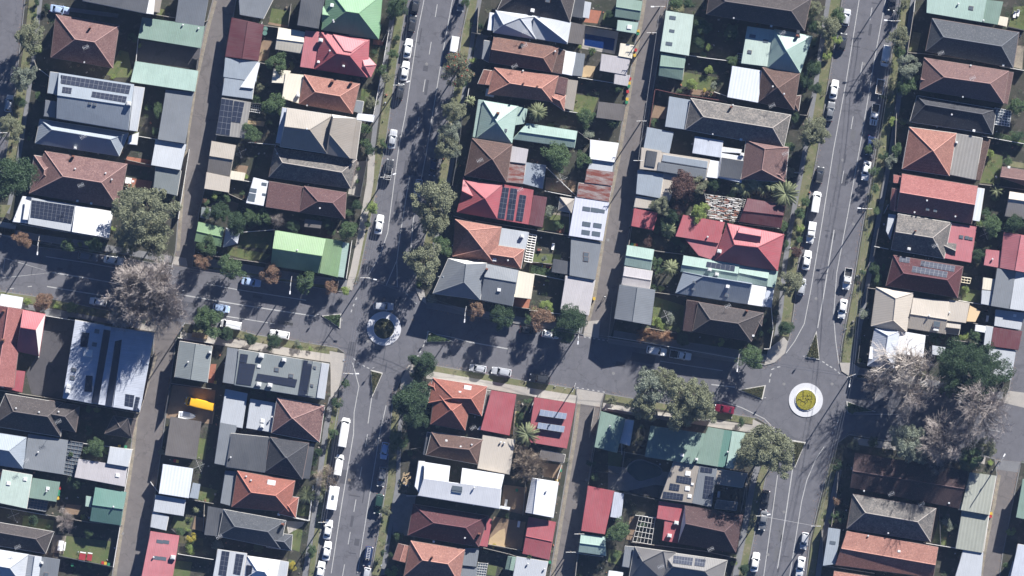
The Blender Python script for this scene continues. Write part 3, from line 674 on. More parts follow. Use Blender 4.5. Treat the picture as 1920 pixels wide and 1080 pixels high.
def hz(parts, x, y):
    best = None
    for P in parts:
        q = P.q if area2(P.q) > 0 else P.q[::-1]
        if all((q[(i+1) % 4][0]-q[i][0])*(y-q[i][1]) - (q[(i+1) % 4][1]-q[i][1])*(x-q[i][0]) > -.05 for i in range(4)):
            z = isz(P.planes, x, y)
            if best is None or z > best: best = z
    return best if best is not None else (isz(parts[0].planes, x, y) if parts else 3)
HN = 0
LIFT = [0.0]
UP = {'beige metal roofed house with white side awning':2.2,'modern grey house with two long rows of solar panels':2.0,'long charcoal metal roofed house at the top left edge':1.8,'pink brown tiled hip house below the charcoal one':1.3,'bright white roofed house with dark notch':2.4,'white gabled garage right of the bright white house':1.2,'long dark tiled house at the top of the right block':1.4,'maroon brown tiled house above the small tree row':.4,'long pinkish zinc shed joined to a white box shed':.4,'white roofed warehouse with dark panel strips beside the lane':.8,'orange tiled cross hip house below the street':.6,'dark brown tiled pyramid roofed house':.4,'steel grey hip house left of the cream strip roof':1.2,'brown tiled corner house near the right roundabout':.8}
def H(t, phrase, parts, add=(), kind='house'):
    global HN; HN += 1; LIFT[0] = UP.get(phrase, 0.0)
    px = [T(t, p[2][i], p[2][i+1]) for p in parts for i in range(0, 8, 2)]
    fp = [T(t, parts[0][2][i], parts[0][2][i+1]) for i in range(0, 8, 2)]
    cx = sum(p[0] for p in fp)/4; cy = sum(p[1] for p in fp)/4
    place(cx, cy, phrase)
    org = W(cx, cy); e = empty(kind, (org[0], org[1], KH))
    cat = {'house':'house','garage':'garage','shed':'shed','warehouse':'warehouse','shop':'building','carport':'carport','gazebo':'gazebo','awning':'awning'}[kind]
    tag(e, phrase, cat, 'houses along the streets' if kind in ('house','warehouse','shop') else 'sheds and garages in the backyards')
    PS = []; wm = WALLM[HN % 5] if kind in ('house','shop') else ('board' if HN % 2 else 'fencep')
    if kind == 'warehouse': wm = 'brick'
    for i, p in enumerate(parts):
        o = dict(p[3]) if len(p) > 3 else {}
        if 'e' not in o: o['e'] = 3.9 if kind in ('house','warehouse','shop') else 3.0
        P = make_part(t, p[0], p[1], p[2], o, i, org); P.mat = p[1]; P.o = o; PS.append(P)
    wb = MB()
    for i, P in enumerate(PS):
        if P.o.get('open'):
            for x, y in inset(P.q, .25): wb.box(x, y, (P.e-.2)/2, .12, .12, P.e-.2)
        else: wb.prism(inset(P.q, .42 + .006*i), -.1, P.e-.195)
        fasc = R.choice(['trimd','trimd','trim'] if P.mat in TILES else [P.mat, P.mat, 'trim'])
        if P.mat in ('mm','mr','mp','mG','mD','ml','mL','mg'): fasc = P.mat
        rm = roof_mesh(P).obj('roof', [P.mat, 'brick' if wm == 'brick' else 'board', fasc], e)
        if P.kind == 'hip' or P.kind == 'gab':
            cb = MB()
            for a, c in P.caps: cb.bar((a[0], a[1], a[2]+.02), (c[0], c[1], c[2]+.02), .11, 6)
            cm = P.mat
            key = cm + '_cap'
            if key not in MAT:
                src = MAT[cm]; base = [n for n in src.node_tree.nodes if n.type == 'TEX_BRICK']
                if base: cc = base[0].inputs['Color1'].default_value; cc = (min(cc[0]*1.25+.02,1), min(cc[1]*1.25+.02,1), min(cc[2]*1.25+.02,1), 1); plain_mat(key, cc, .8, .2, var=.25)  # caps lighter than their tiles: the sunlit ridge line is put into the colour
                else: MAT[key] = src
            cb.obj('ridge_cap', key, rm)
        gb = MB(); g = inset(P.q, -.05); zg = P.e-.1
        for k in range(4):
            if P.kind == 'fl' and P.o.get('t', 3.0) > 8: break
            x1, y1 = g[k]; x2, y2 = g[(k+1) % 4]; L = hypot(x2-x1, y2-y1)
            gb.box((x1+x2)/2, (y1+y2)/2, zg + (.003 if k % 2 else 0), L-.14 if k % 2 else L+.06, .11, .1, atan2(y2-y1, x2-x1))
        if gb.f: gb.obj('gutter', fasc, rm)
    if wb.f: wb.obj('wall', wm, e)
    # windows and a door on the walls of the first part
    P = PS[0]
    if not P.o.get('open'):
        w_ = inset(P.q, .42)
        ow = [inset(Q.q, .42) for Q in PS[1:] if not Q.o.get('open')]
        def inside(qq, x, y): return all((qq[(i+1) % 4][0]-qq[i][0])*(y-qq[i][1]) - (qq[(i+1) % 4][1]-qq[i][1])*(x-qq[i][0]) > -.35 for i in range(4))
        dd = False
        for k in range(4):
            x1, y1 = w_[k]; x2, y2 = w_[(k+1) % 4]; L = hypot(x2-x1, y2-y1)
            if L < 2.4: continue
            a = atan2(y2-y1, x2-x1); n = 1 if L < 6 else (2 if L < 12 else 3)
            for j in range(n):
                f = (j+.5)/n; x = x1+(x2-x1)*f; y = y1+(y2-y1)*f
                if any(inside(qq, x, y) for qq in ow): continue
                if not dd and L < 12 and (kind != 'house' or j == n-1):
                    d = link('roller_door' if kind == 'garage' and L > 3.2 else 'door', ROLLM if kind == 'garage' and L > 3.2 else DOORM, e, (x + .05*sin(a), y - .05*cos(a), 0)); d.rotation_euler = (0, 0, a + pi); dd = True; continue
                if kind in ('garage','awning','gazebo','carport'): continue
                wo = link('window', WINF, e, (x + .05*sin(a), y - .05*cos(a), min(1.55, P.e-.95))); wo.rotation_euler = (0, 0, a)
                link('pane', WINP, wo)
    # things on the roof, each a part
    for ad in add:
        k = ad[0]
        if k == 'pv':
            c, nc, nr = ad[1], ad[2], ad[3]; blue = len(ad) > 4 and ad[4] == 'b'; lift = .8 if len(ad) > 4 and ad[4] == 'b' else 0; blk = len(ad) > 4 and ad[4] == 'k'
            q = []
            for i in range(0, 8, 2):
                x, y, _ = W(*T(t, c[i], c[i+1]), 4); q.append((x-org[0], y-org[1]))
            def bl(u, v, up):
                x = (q[0][0]*(1-u)+q[1][0]*u)*(1-v) + (q[3][0]*(1-u)+q[2][0]*u)*v; y = (q[0][1]*(1-u)+q[1][1]*u)*(1-v) + (q[3][1]*(1-u)+q[2][1]*u)*v
                return (x, y, hz(PS, x, y)+up + lift*v)
            b = MB()
            for i in range(nc):
                for j in range(nr):
                    for (d, up, mi) in ((.0, .10, 1), (.03, .115, 0)):
                        u0, u1, v0, v1 = (i+d)/nc, (i+1-d)/nc, (j+d)/nr, (j+1-d)/nr
                        f = [bl(u0, v0, up), bl(u0, v1, up), bl(u1, v1, up), bl(u1, v0, up)]
                        f = orient(f); b.face(f, mi)
                        if mi == 1:
                            for a_ in range(4):
                                p_, r_ = f[a_], f[(a_+1) % 4]; b.face([(p_[0],p_[1],p_[2]-.06), (r_[0],r_[1],r_[2]-.06), r_, p_], 1)
            if lift:
                for i in range(nc+1):
                    p_ = bl(min(max(i/nc,.01),.99), .97, 0); b.bar((p_[0],p_[1],p_[2]-lift*.97), (p_[0],p_[1],p_[2]+.05), .03, mi=1)
            b.obj('solar_panel', ['pvblue' if blue else 'pvcell', 'black' if blk else 'pvframe'], e)
            continue
        x, y, _ = W(*T(t, ad[1], ad[2]), 4); x -= org[0]; y -= org[1]; z = hz(PS, x, y); a = radians(-9)
        b = MB(); s = ad[3] if len(ad) > 3 else 1
        if k == 'ch':
            b.box(x, y, z+.5, .7*s, .55*s, 1.5, a); b.box(x, y, z+1.27, .82*s, .67*s, .1, a); b.box(x-.14, y, z+1.45, .2, .2, .3, a); b.box(x+.14, y, z+1.45, .2, .2, .3, a); b.obj('chimney', 'brick', e)
        elif k == 'sk':
            b.box(x, y, z+.08, 1.0*s, .9*s, .2, a); o = b.obj('skylight', 'white', e); b = MB(); b.box(x, y, z+.19, .8*s, .7*s, .03, a); b.obj('glazing', 'lampw', o)
        elif k == 'skd':
            b.box(x, y, z+.06, 1.1*s, .95*s, .14, a); o = b.obj('skylight', 'trimd', e); b = MB(); b.box(x, y, z+.145, .95*s, .8*s, .03, a); b.obj('glazing', 'skyl', o)
        elif k == 'pan':
            b.box(x, y, z+.05, 1.5*s, .85*s, .07, a); b.obj('roof_panel', 'skyl', e)
        elif k == 'ac':
            b.box(x, y, z+.4, 1.1*s, .95*s, .75, a); b.box(x, y, z+.8, .8*s, .7*s, .06, a); b.bar((x,y,z+.83),(x,y,z+.86),.3*s,12); b.obj('air_conditioner', 'acb', e)
        elif k == 've':
            b.bar((x,y,z-.05),(x,y,z+.3),.12,10); b.bar((x,y,z+.3),(x,y,z+.55),.24,12,.16); b.obj('roof_vent', 'steel', e)
        elif k == 'an':
            b.bar((x,y,z-.1),(x,y,z+2.2),.035); b.bar((x-.7,y-.3,z+2.1),(x+.7,y+.3,z+2.1),.03)
            for i in range(5):
                f = -.6+.3*i; b.bar((x+f-.2,y+f*.43+.45,z+2.12),(x+f+.2,y+f*.43-.45,z+2.12),.022)
            b.obj('antenna', 'steel', e)
    return e
G, K_ = {'e':2.95}, {}
fl, hp, gb = 'fl', 'hip', 'gab'
# ---- column 1 ----
H((1,1),'long charcoal metal roofed house at the top left edge',[(fl,'mk',(640,-200,1100,-108,1059,98,599,6),{'t':6}),(fl,'mw',(1068,-60,1125,-50,1108,103,1052,96)),(fl,'mt',(1128,-30,1170,-22,1152,92,1112,84),{'e':3.05})],[('sk',660,-10,.5)])
H((1,1),'steel grey garage at the top beside the left lane',[(fl,'ms',(1310,-120,1520,-85,1470,195,1268,158),{'t':-6})],kind='garage')
H((1,1),'square pinkish tiled hip house near the top left corner',[(hp,'tp',(405,105,862,185,815,492,368,415),{'r':(545,285,685,305)})],[('ch',655,200,.6),('an',625,345),('ve',610,450)])
H((1,1),'upper pale green shed above the walled dark yard',[(fl,'mG',(1030,128,1478,190,1450,348,1000,275),{'t':8})],[('ve',1322,180,1),('ve',1435,205,1)],kind='shed')
H((1,1),'lower pale green shed below the walled dark yard',[(fl,'mg',(980,445,1432,515,1408,662,945,592),{'t':8})],kind='shed')
H((1,1),'modern grey house with two long rows of solar panels',[(gb,'msl',(425,528,968,612,925,942,408,855),{'r':(428,690,945,765),'p':15}),(fl,'msl',(365,520,425,528,410,682,345,672),{'e':3.75,'t':0}),(fl,'mz',(970,625,1045,635,992,950,935,942),{'e':3.35}),(fl,'ms',(330,725,415,738,400,848,318,840),{'e':3.15,'t':-5})],[('pv',(425,540,950,620,935,682,415,600),16,2),('pv',(458,628,525,638,518,680,452,670),3,2),('pv',(672,662,922,700,912,745,664,702),8,2),('skd',655,750,.7),('skd',690,757,.7),('ac',938,750)])
H((1,1),'pale silver hip house with bright ridge at the left',[(hp,'msl',(290,862,930,962,862,1128,255,1035),{'r':(375,938,800,1008)}),(fl,'mw',(935,985,1002,960,990,1047,925,1040))],[('an',605,990),('ac',545,1070,.6)])
H((1,1),'long slate grey garage left of the lane',[(fl,'ms',(1200,652,1400,668,1338,1038,1142,1008),{'t':4})],kind='garage')
H((1,2),'bright white roofed shed left of the lane',[(fl,'mz',(1128,-35,1345,5,1305,188,1095,152),{'t':8})],kind='shed')
H((1,2),'grey green shed below the white shed by the lane',[(fl,'mgg',(1128,162,1310,196,1280,372,1108,332),{'t':-3})],kind='shed')
H((1,2),'large mottled pink tiled house above the cream flat roof',[(hp,'tp',(325,52,920,145,858,465,212,357),{'r':(458,235,735,278)}),(hp,'tp',(248,82,425,110,400,275,215,352),{'e':3.50})],[('ch',530,90,.8),('ve',545,180),('ve',765,212),('ve',810,258),('an',590,300),('sk',560,412,.5),('sk',660,430,.5)])
H((1,2),'flat white and cream house with big solar array',[(fl,'mz',(230,392,545,442,520,635,203,577),{'t':3}),(fl,'mw',(547,445,815,490,790,680,522,635),{'t':8}),(fl,'mw',(165,380,245,388,215,575,92,562),{'e':3.25}),(fl,'mw',(185,412,225,416,200,548,165,545),{'e':3.95})],[('pv',(232,405,540,450,518,575,222,528),10,5)])
H((1,3),'small white block at the left edge below the street',[(fl,'mw',(10,45,165,72,150,150,-20,122),{'t':4})],kind='shed')
H((1,3),'large red roofed house at the left edge',[(gb,'trr',(-70,118,168,155,100,722,-140,690),{'r':(45,235,-25,700),'rh':2.2}),(hp,'mr',(165,158,328,190,282,490,118,455),{'r':(150,285,262,303)}),(fl,'mr',(40,590,180,605,158,755,0,715),{'e':3.05})],[('ch',28,375),('ch',30,165,.8),('sk',20,712,.6)])
H((1,3),'white roofed warehouse with dark panel strips beside the lane',[(fl,'blw',(545,232,752,270,668,835,455,795),{'t':3,'ax':'x','e':4.75}),(gb,'blw',(752,275,835,288,765,850,668,832),{'r':(800,308,712,838),'rh':.35,'e':4.75}),(gb,'blw',(832,288,1115,325,1010,892,763,852),{'r':(890,320,820,858),'rh':.45,'e':4.75})],[('pv',(752,300,803,308,714,836,664,828),2,16,'k'),('pv',(835,385,888,372,812,860,763,850),2,15,'k'),('pv',(595,320,650,326,632,430,582,424),2,3,'k'),('pv',(624,632,672,636,668,752,612,748),2,3,'k'),('skd',703,313),('skd',685,408),('skd',535,592),('skd',525,650),('ac',500,715),('ac',495,745),('pv',(910,765,975,775,960,885,900,875),2,4),('pv',(985,785,1035,795,1012,888,965,882),2,4),('ac',640,470,1.8)],kind='warehouse')
H((1,3),'brown tiled cross hip house below the warehouse car park',[(hp,'tkb',(40,765,455,832,438,1075,-60,995),{'r':(98,893,345,930)}),(hp,'tkb',(360,812,577,855,548,1042,395,1010),{'r':(372,912,470,930)})],[('ve',118,870),('ve',285,898),('ve',425,895),('an',425,965)])
H((1,3),'small brown tiled outbuilding left of the lane bend',[(hp,'tkb',(820,925,985,950,952,1085,757,1055),{'r':(925,942,870,1010),'rh':1.5,'ax':'x','e':3.05})],kind='shed')
H((1,3),'grey panelled office beside the yellow van yard',[(gb,'mgg',(1302,385,1535,422,1500,682,1264,642),{'ax':'y','p':9})],[('ve',1360,535),('ac',1520,465,.6)])
H((1,4),'dark taupe garage below the dirt yard',[(fl,'mtd',(1235,-70,1455,-35,1418,238,1193,205),{'t':3})],kind='garage')
H((1,4),'blue grey hip house with ribbed rear roof',[(hp,'msl',(-120,30,190,78,170,305,-150,255)),(fl,'ms',(205,55,490,100,458,345,172,300),{'t':5,'e':3.45})],[('ve',275,185),('an',190,245)])
H((1,4),'long pinkish zinc shed joined to a white box shed',[(fl,'mzp',(570,235,920,290,900,432,540,365),{'t':4}),(fl,'mz',(797,145,955,170,925,290,775,265),{'t':6,'e':3.15})],[('sk',850,352,.9)],kind='shed')
H((1,4),'pale green flat roofed house near the lower left edge',[(fl,'mgp',(20,313,232,350,192,592,-30,545),{'t':3}),(fl,'mG',(237,372,432,402,405,542,200,512),{'t':3,'e':3.25}),(fl,'tr',(-30,300,20,310,5,400,-40,390),{'e':3.35})],[('sk',62,410,.9),('sk',182,380,.8),('sk',345,447,.8),('ve',335,468)])
H((1,4),'teal green gabled garage beside the lower left lane',[(gb,'mD',(690,438,912,475,870,713,650,680),{'r':(665,565,895,597),'p':14}),(fl,'mg',(625,503,668,510,660,582,617,575),{'e':2.55})],[('ve',820,580,1)],kind='garage')
H((1,4),'brown ridged tiled house at the lower left edge',[(hp,'tkb',(-200,660,390,760,330,917,-230,825),{'r':(-120,745,258,812)})],[('an',130,870)])
H((1,4),'white and blue grey house in the bottom left corner',[(hp,'mz',(-100,875,205,925,170,1155,-140,1100)),(gb,'mz',(207,928,300,942,270,1155,178,1142)),(fl,'ms',(302,942,432,962,402,1155,275,1142),{'t':-3,'e':3.25})],[('ac',303,985,.6),('skd',335,1070)])
H((1,4),'white ribbed garage right of the lower left lane',[(fl,'mwr',(1180,273,1395,305,1362,515,1150,482),{'t':7}),(fl,'msl',(1397,408,1447,418,1430,522,1370,512),{'e':2.75})],kind='garage')
H((1,4),'pale zinc shed below the white ribbed garage',[(fl,'mz',(1127,495,1342,532,1325,645,1110,612),{'t':3})],kind='shed')
H((1,4),'small pale tapering shed above the pinkish red garage',[(fl,'mz',(1105,618,1220,650,1200,750,1088,725),{'t':1,'e':2.85})],kind='shed')
H((1,4),'long pinkish red garage with grey roof panels at the bottom',[(fl,'mp',(1090,758,1295,790,1240,1130,1022,1100),{'t':6})],[('pan',1155,832),('pan',1200,835),('pan',1135,950),('pan',1180,955),('ac',1252,945),('ve',1110,945)],kind='garage')
# ---- column 2 ----
H((2,1),'slate grey roofed garage at the top by the small lawn',[(fl,'ms',(255,-120,545,-75,440,135,270,105),{'t':2})],kind='garage')
H((2,1),'charcoal flat roof wing beside the green house',[(fl,'mk',(720,-60,890,-45,835,207,685,182),{'t':5})])
H((2,1),'mid green cross hipped house at the top',[(hp,'mL',(905,-90,1300,-40,1272,280,862,215)),(gb,'mL',(870,45,1030,70,1010,185,862,165),{'e':3.65}),(hp,'mL',(1080,150,1290,180,1272,282,1060,255),{'e':3.65})],[('sk',938,38,.9),('ve',945,148),('ve',948,160)])
H((2,1),'dark maroon twin garage right of the left lane',[(gb,'mm',(212,130,440,180,400,440,165,408),{'r':(327,152,285,425),'p':8})],kind='garage')
H((2,1),'pale blue grey shed with skewed cream edge by the lane',[(fl,'msl',(165,420,405,450,385,590,150,556),{'t':2}),(fl,'msl',(160,560,375,592,358,716,140,688),{'t':3,'e':3.05}),(fl,'mw',(395,455,412,458,365,640,275,630),{'e':3.30,'t':2})],kind='shed')
H((2,1),'brown shed covered with two solar arrays by the lane',[(fl,'mtr',(140,705,348,742,302,1000,95,975),{'t':3})],[('pv',(138,712,222,725,195,980,97,965),3,6),('pv',(228,728,303,740,272,888,205,878),2,4)],kind='shed')
H((2,1),'cream gabled shed left of the rose red house',[(gb,'mc',(550,200,745,235,720,387,525,355),{'r':(540,280,735,305),'p':12})],kind='shed')
H((2,1),'rose red metal roofed house in the upper left block',[(hp,'mr',(860,235,1205,290,1190,560,815,500)),(fl,'mp',(745,223,888,238,845,502,705,483),{'t':2,'e':3.40}),(hp,'mp',(945,250,1180,298,1160,482,915,456),{'e':4.25}),(hp,'mp',(1130,340,1255,470,1215,558,1085,540),{'e':3.60})],[('ac',855,290,.9),('ve',920,368),('sk',838,447,.6),('ac',1020,478,.5)])
H((2,1),'terracotta hip house with cream rear roof',[(hp,'tr',(735,540,1137,607,1085,822,695,750),{'r':(815,665,992,695)}),(fl,'mc',(600,530,738,545,700,748,575,710),{'t':5,'e':3.35}),(fl,'mc',(515,500,635,515,592,602,500,597),{'t':4,'e':3.05}),(fl,'ms',(1105,725,1165,735,1150,822,1085,802),{'e':3.05})],[('ch',940,590,.9),('ch',1075,600,.8),('ve',755,762),('ac',690,690,.7)])
H((2,1),'beige metal roofed house with white side awning',[(hp,'mt',(612,782,945,832,900,1110,560,1060),{'r':(592,915,775,938)}),(hp,'mt',(935,828,1112,856,1065,1145,893,1112),{'r':(945,850,918,970),'ax':'y','rh':1.9}),(fl,'blw',(578,778,614,784,580,1040,530,1032),{'e':3.15}),(fl,'mt',(1098,872,1147,878,1110,1152,1062,1145),{'e':3.40}),(fl,'mw',(1125,823,1242,835,1230,882,1110,865),{'e':2.95,'open':1})],[('ve',755,935)])
H((2,2),'long beige and dark shed beside the left lane',[(gb,'mt',(65,-20,240,10,195,235,32,205),{'r':(50,85,218,112),'rh':1.2}),(fl,'mtl',(30,207,200,242,187,350,12,322),{'t':3,'e':3.05}),(fl,'mc',(202,195,307,212,295,267,192,252),{'e':2.75,'open':1})],kind='shed')
H((2,2),'grey brown tiled house with sunny mottled corner',[(hp,'tgg',(520,28,1115,112,1072,322,480,238),{'r':(577,135,1005,205)})],[('ve',540,70)])
H((2,2),'maroon brown tiled house above the small tree row',[(hp,'tmb',(735,305,1040,352,1028,540,698,492),{'r':(835,415,940,425)}),(fl,'tmb',(482,270,735,312,700,492,455,455),{'t':5,'e':3.45}),(fl,'mw',(370,245,475,270,440,447,315,425),{'e':3.15}),(fl,'mtd',(742,545,862,562,850,610,735,598),{'e':2.95})],[('pan',365,335,1.1),('pan',358,372,1.1),('pan',352,400,1.1),('pan',445,290,.8),('pan',445,365,.6),('ve',848,465)])
H((2,2),'lime green metal roofed house at the street corner',[(hp,'ml',(525,625,892,687,835,932,493,878),{'r':(507,755,865,810)}),(fl,'ml',(888,685,1012,706,975,962,845,932),{'t':2,'e':3.45}),(fl,'mg',(1014,712,1056,720,1018,966,978,958),{'t':4,'e':3.25,'ax':'x'})],[('ve',685,768)])
H((2,2),'green metal shed in the tree shadow near the corner',[(gb,'ml',(-30,565,155,605,130,742,-58,702),{'r':(-45,630,140,672),'p':12}),(hp,'mz',(172,608,265,650,250,718,150,745),{'e':2.85})],kind='shed')
H((2,2),'tiny grey lean to beside the left lane end',[(fl,'mgg',(-5,458,58,470,45,542,-15,530),{'e':2.75})],kind='shed')
H((2,3),'big flat grey shop with black solar panels',[(fl,'mgg',(265,445,915,550,870,805,230,700),{'t':1.5,'e':4.55}),(fl,'ms',(180,432,262,445,226,695,145,682),{'t':3,'e':4.15}),(fl,'mz',(862,545,912,552,880,802,825,792),{'t':2,'e':4.80}),(gb,'mgg',(725,520,860,543,825,790,690,768),{'r':(797,532,760,780),'rh':.3,'e':4.65})],[('pv',(275,475,330,482,318,545,266,536),2,2,'k'),('pv',(266,540,385,552,350,706,242,692),4,4,'k'),('pv',(398,618,685,662,670,718,383,668),9,2,'k'),('ac',425,488,1.1),('ac',408,695,1),('ac',488,702,1),('skd',537,590),('skd',640,635),('skd',810,575,.7),('skd',790,705,.7),('sk',408,565,.8),('ac',590,520,.9),('pv',(732,522,796,528,752,780,690,772),2,7,'k')],kind='shop')
H((2,3),'tall pale grey shed below the flat grey shop',[(fl,'mz',(167,733,322,765,285,1012,125,985),{'t':1})],kind='shed')
H((2,3),'square pale concrete shed left of the maroon pyramid roof',[(fl,'mz',(347,803,532,835,495,1042,315,1012),{'t':1})],[('sk',432,960,.9),('ac',430,1000,.8)],kind='shed')
H((2,3),'maroon tiled pyramid roofed house below the shop',[(hp,'tp',(540,795,882,852,845,1115,498,1048),{'r':(648,942,655,945)})],[('ve',500,932)])
H((2,4),'charcoal metal roofed house with pyramid front',[(hp,'tk',(490,76,768,120,720,380,448,330),{'r':(600,222,610,226)}),(fl,'mk',(207,48,495,78,452,332,170,290),{'t':4,'e':3.50}),(fl,'ms',(128,-30,247,-8,168,282,85,265),{'t':2,'e':3.15}),(fl,'mk',(768,122,808,128,770,378,722,372),{'e':3.35})],[('ve',202,222)])
H((2,4),'bright red tiled house with white framed skylight',[(hp,'to',(252,320,668,392,628,618,210,580),{'r':(352,475,527,498)}),(hp,'to',(560,498,695,513,672,658,552,630),{'r':(618,575,622,577),'e':3.59,'p':22}),(fl,'ms',(165,320,243,327,203,572,128,552),{'e':3.05})],[('sk',497,412,1.9),('ve',315,360),('ve',350,388),('sk',550,635,.6)])
H((2,4),'charcoal tiled hip house below the red tiled house',[(hp,'tkg',(152,598,602,680,560,882,115,792),{'r':(232,722,472,760)}),(hp,'tkg',(480,765,650,782,640,895,462,872),{'e':3.59}),(fl,'mk',(40,578,150,598,113,792,12,782),{'e':3.15})],[('an',120,795),('ch',580,705,.9)])
H((2,4),'white roofed house with blue black panels at the bottom',[(fl,'mz',(110,888,320,918,280,1120,75,1085),{'t':3}),(hp,'mw',(325,935,560,968,522,1155,280,1115)),(fl,'mz',(562,968,622,980,600,1130,525,1125),{'e':3.35})],[('pv',(140,897,196,905,170,1080,115,1070),2,5),('pv',(243,918,300,926,272,1072,222,1062),2,5),('pv',(318,1000,362,1006,350,1090,310,1080),2,3)])
# ---- column 3 ----
H((3,1),'large dark brown grey hip house at the top',[(hp,'tkb',(770,-150,1240,-80,1190,160,665,72),{'r':(850,-60,1120,-10)})],[('sk',920,75,.9),('skd',1030,5,1)])
H((3,1),'small dark flat shed at the top right of centre',[(fl,'mk',(1212,-20,1297,-8,1280,132,1198,117),{'t':2}),(fl,'mz',(1298,12,1342,20,1325,132,1283,125),{'e':2.85})],kind='shed')
H((3,1),'pale grey zinc roofed house left of the blue pool',[(hp,'mz',(655,75,965,118,945,282,638,235),{'r':(710,178,830,130)}),(gb,'mz',(935,112,1197,162,1170,317,905,272),{'r':(945,115,1090,300),'rh':1.1,'ax':'x'}),(fl,'mw',(612,92,652,98,637,222,593,216),{'e':3.15}),(fl,'mtd',(1198,162,1300,185,1275,322,1172,307),{'e':3.25})],[('an',865,230)])
H((3,1),'brown tiled gabled house with white rear strip',[(hp,'tbr',(640,268,1112,345,1060,522,605,448),{'r':(620,357,997,420)}),(fl,'ms',(572,292,620,300,603,450,552,425),{'e':3.15}),(fl,'tb',(1108,352,1158,366,1132,537,1062,522),{'e':3.45}),(fl,'mw',(1160,370,1232,382,1206,547,1134,532),{'e':3.25}),(fl,'ms',(1234,384,1298,393,1276,552,1208,545),{'e':3.05})],[('ch',850,312,.9),('an',860,330),('ve',1083,372)])
H((3,1),'terracotta house with cascading front gables',[(hp,'tr',(645,490,1108,550,1062,735,598,680),{'r':(758,602,985,638)}),(gb,'tr',(568,503,660,518,632,618,525,606),{'e':3.45}),(hp,'tr',(1040,665,1160,690,1150,800,1028,720),{'e':3.45}),(fl,'mw',(590,642,647,655,637,702,580,690),{'e':3.05}),(fl,'tmb',(1110,555,1176,570,1155,690,1085,670),{'t':4,'e':3.40}),(fl,'mt',(1178,577,1246,586,1213,800,1150,782),{'e':3.15})],[('ch',955,625,.5),('ch',855,602,.5),('ve',850,512),('an',790,480)])
H((3,1),'pale green pyramid roofed house with green rear wing',[(hp,'mg',(565,728,815,770,770,1035,518,995),{'r':(663,882,664,886)}),(fl,'mg',(530,722,566,727,520,998,490,990),{'e':3.40,'ax':'x','t':-5}),(fl,'mg',(817,772,882,790,858,895,795,905),{'e':3.35}),(gb,'mg',(880,893,1242,950,1222,1068,780,1005),{'r':(850,955,1235,1010),'p':14,'e':3.45})],[('ch',670,820,.9),('skd',723,943,.8)])
H((3,1),'dark slatted garage left of the middle lane',[(fl,'mtd',(1398,738,1591,760,1571,875,1380,850),{'t':3})],kind='garage')
H((4,1),'concrete grey flat garage beside the pool wall',[(fl,'mzp',(-45,392,160,425,132,542,-60,510),{'t':2})],kind='garage')
H((4,1),'small grey shed below the concrete flat garage',[(fl,'mzp',(52,530,157,547,140,622,42,605),{'t':2})],kind='shed')
H((4,1),'cream box shed right of the blue pool',[(fl,'mc',(92,315,187,330,170,422,75,405),{'t':4})],kind='shed')
H((4,1),'mid green gabled shed at the top left of the lane',[(gb,'mG',(65,-20,248,10,225,147,50,120),{'p':12}),(fl,'mg',(72,148,217,162,200,242,62,220),{'e':2.75})],[('sk',155,195,1)],kind='shed')
H((3,2),'dark brown tiled pyramid roofed house',[(hp,'tb',(485,-40,772,5,733,277,430,228),{'r':(626,108,632,114)})],[('an',540,120)])
H((3,2),'rusty striped lean to behind the brown pyramid house',[(fl,'mzp',(772,18,887,40,870,142,755,128),{'t':3}),(fl,'rust',(755,132,870,150,852,287,735,275),{'t':3,'e':2.90}),(fl,'msl',(872,135,1017,155,992,322,852,287),{'t':2,'e':2.75})],kind='shed')
H((3,2),'red metal roofed house with three solar columns',[(hp,'mr',(430,262,702,295,665,542,375,492),{'r':(573,392,578,398)}),(fl,'mr',(700,293,925,335,890,582,663,542),{'t':3,'e':3.60}),(fl,'mm',(927,372,1022,387,990,602,893,582),{'t':3,'e':3.35}),(gb,'mr',(420,238,470,300,510,458,398,440),{'e':3.65,'ax':'x'})],[('pv',(700,312,752,318,717,542,668,535),2,6),('pv',(762,318,813,325,782,552,731,546),2,6),('pv',(828,365,876,373,847,560,799,553),2,6),('an',830,330)])
H((3,2),'small pale pyramid gazebo beside the lavender flat roof',[(hp,'mt',(1120,385,1222,400,1200,497,1108,478),{'r':(1163,440,1166,442),'open':1})],kind='gazebo')
H((3,2),'pale lavender flat roofed garage left of the lane',[(fl,'mlv',(1230,385,1472,425,1425,700,1183,662),{'t':3})],[('pan',1310,470,1.2),('pan',1370,478,1.2),('pan',1420,485,1),('pan',1310,580,1.3),('pan',1390,590,1.3),('pan',1305,640,1.3),('pan',1380,650,1.3)],kind='garage')
H((3,2),'white roofed garage above the rusty sheds',[(fl,'mw',(1338,-30,1542,-5,1512,132,1333,107),{'t':4}),(fl,'mz',(1345,112,1505,134,1495,202,1322,180),{'e':2.75})],kind='garage')
H((3,2),'upper rust streaked shed beside the lane',[(fl,'rust',(1315,182,1507,207,1492,302,1298,277),{'t':3})],kind='shed')
H((3,2),'lower rust streaked shed beside the lane',[(fl,'rust',(1255,282,1492,310,1470,417,1240,382),{'t':2})],kind='shed')
H((3,2),'orange tiled cross hip house with grey flat rear',[(hp,'tr',(362,545,695,602,648,872,342,812),{'r':(455,625,560,760)}),(hp,'tr',(600,722,862,762,835,902,510,850),{'r':(600,795,782,822)}),(fl,'mz',(697,610,892,640,866,762,675,735),{'t':2,'e':3.35})],[('skd',600,735,.9),('ve',525,757),('ve',742,842),('sk',645,835,.9),('ac',845,668,.7)])
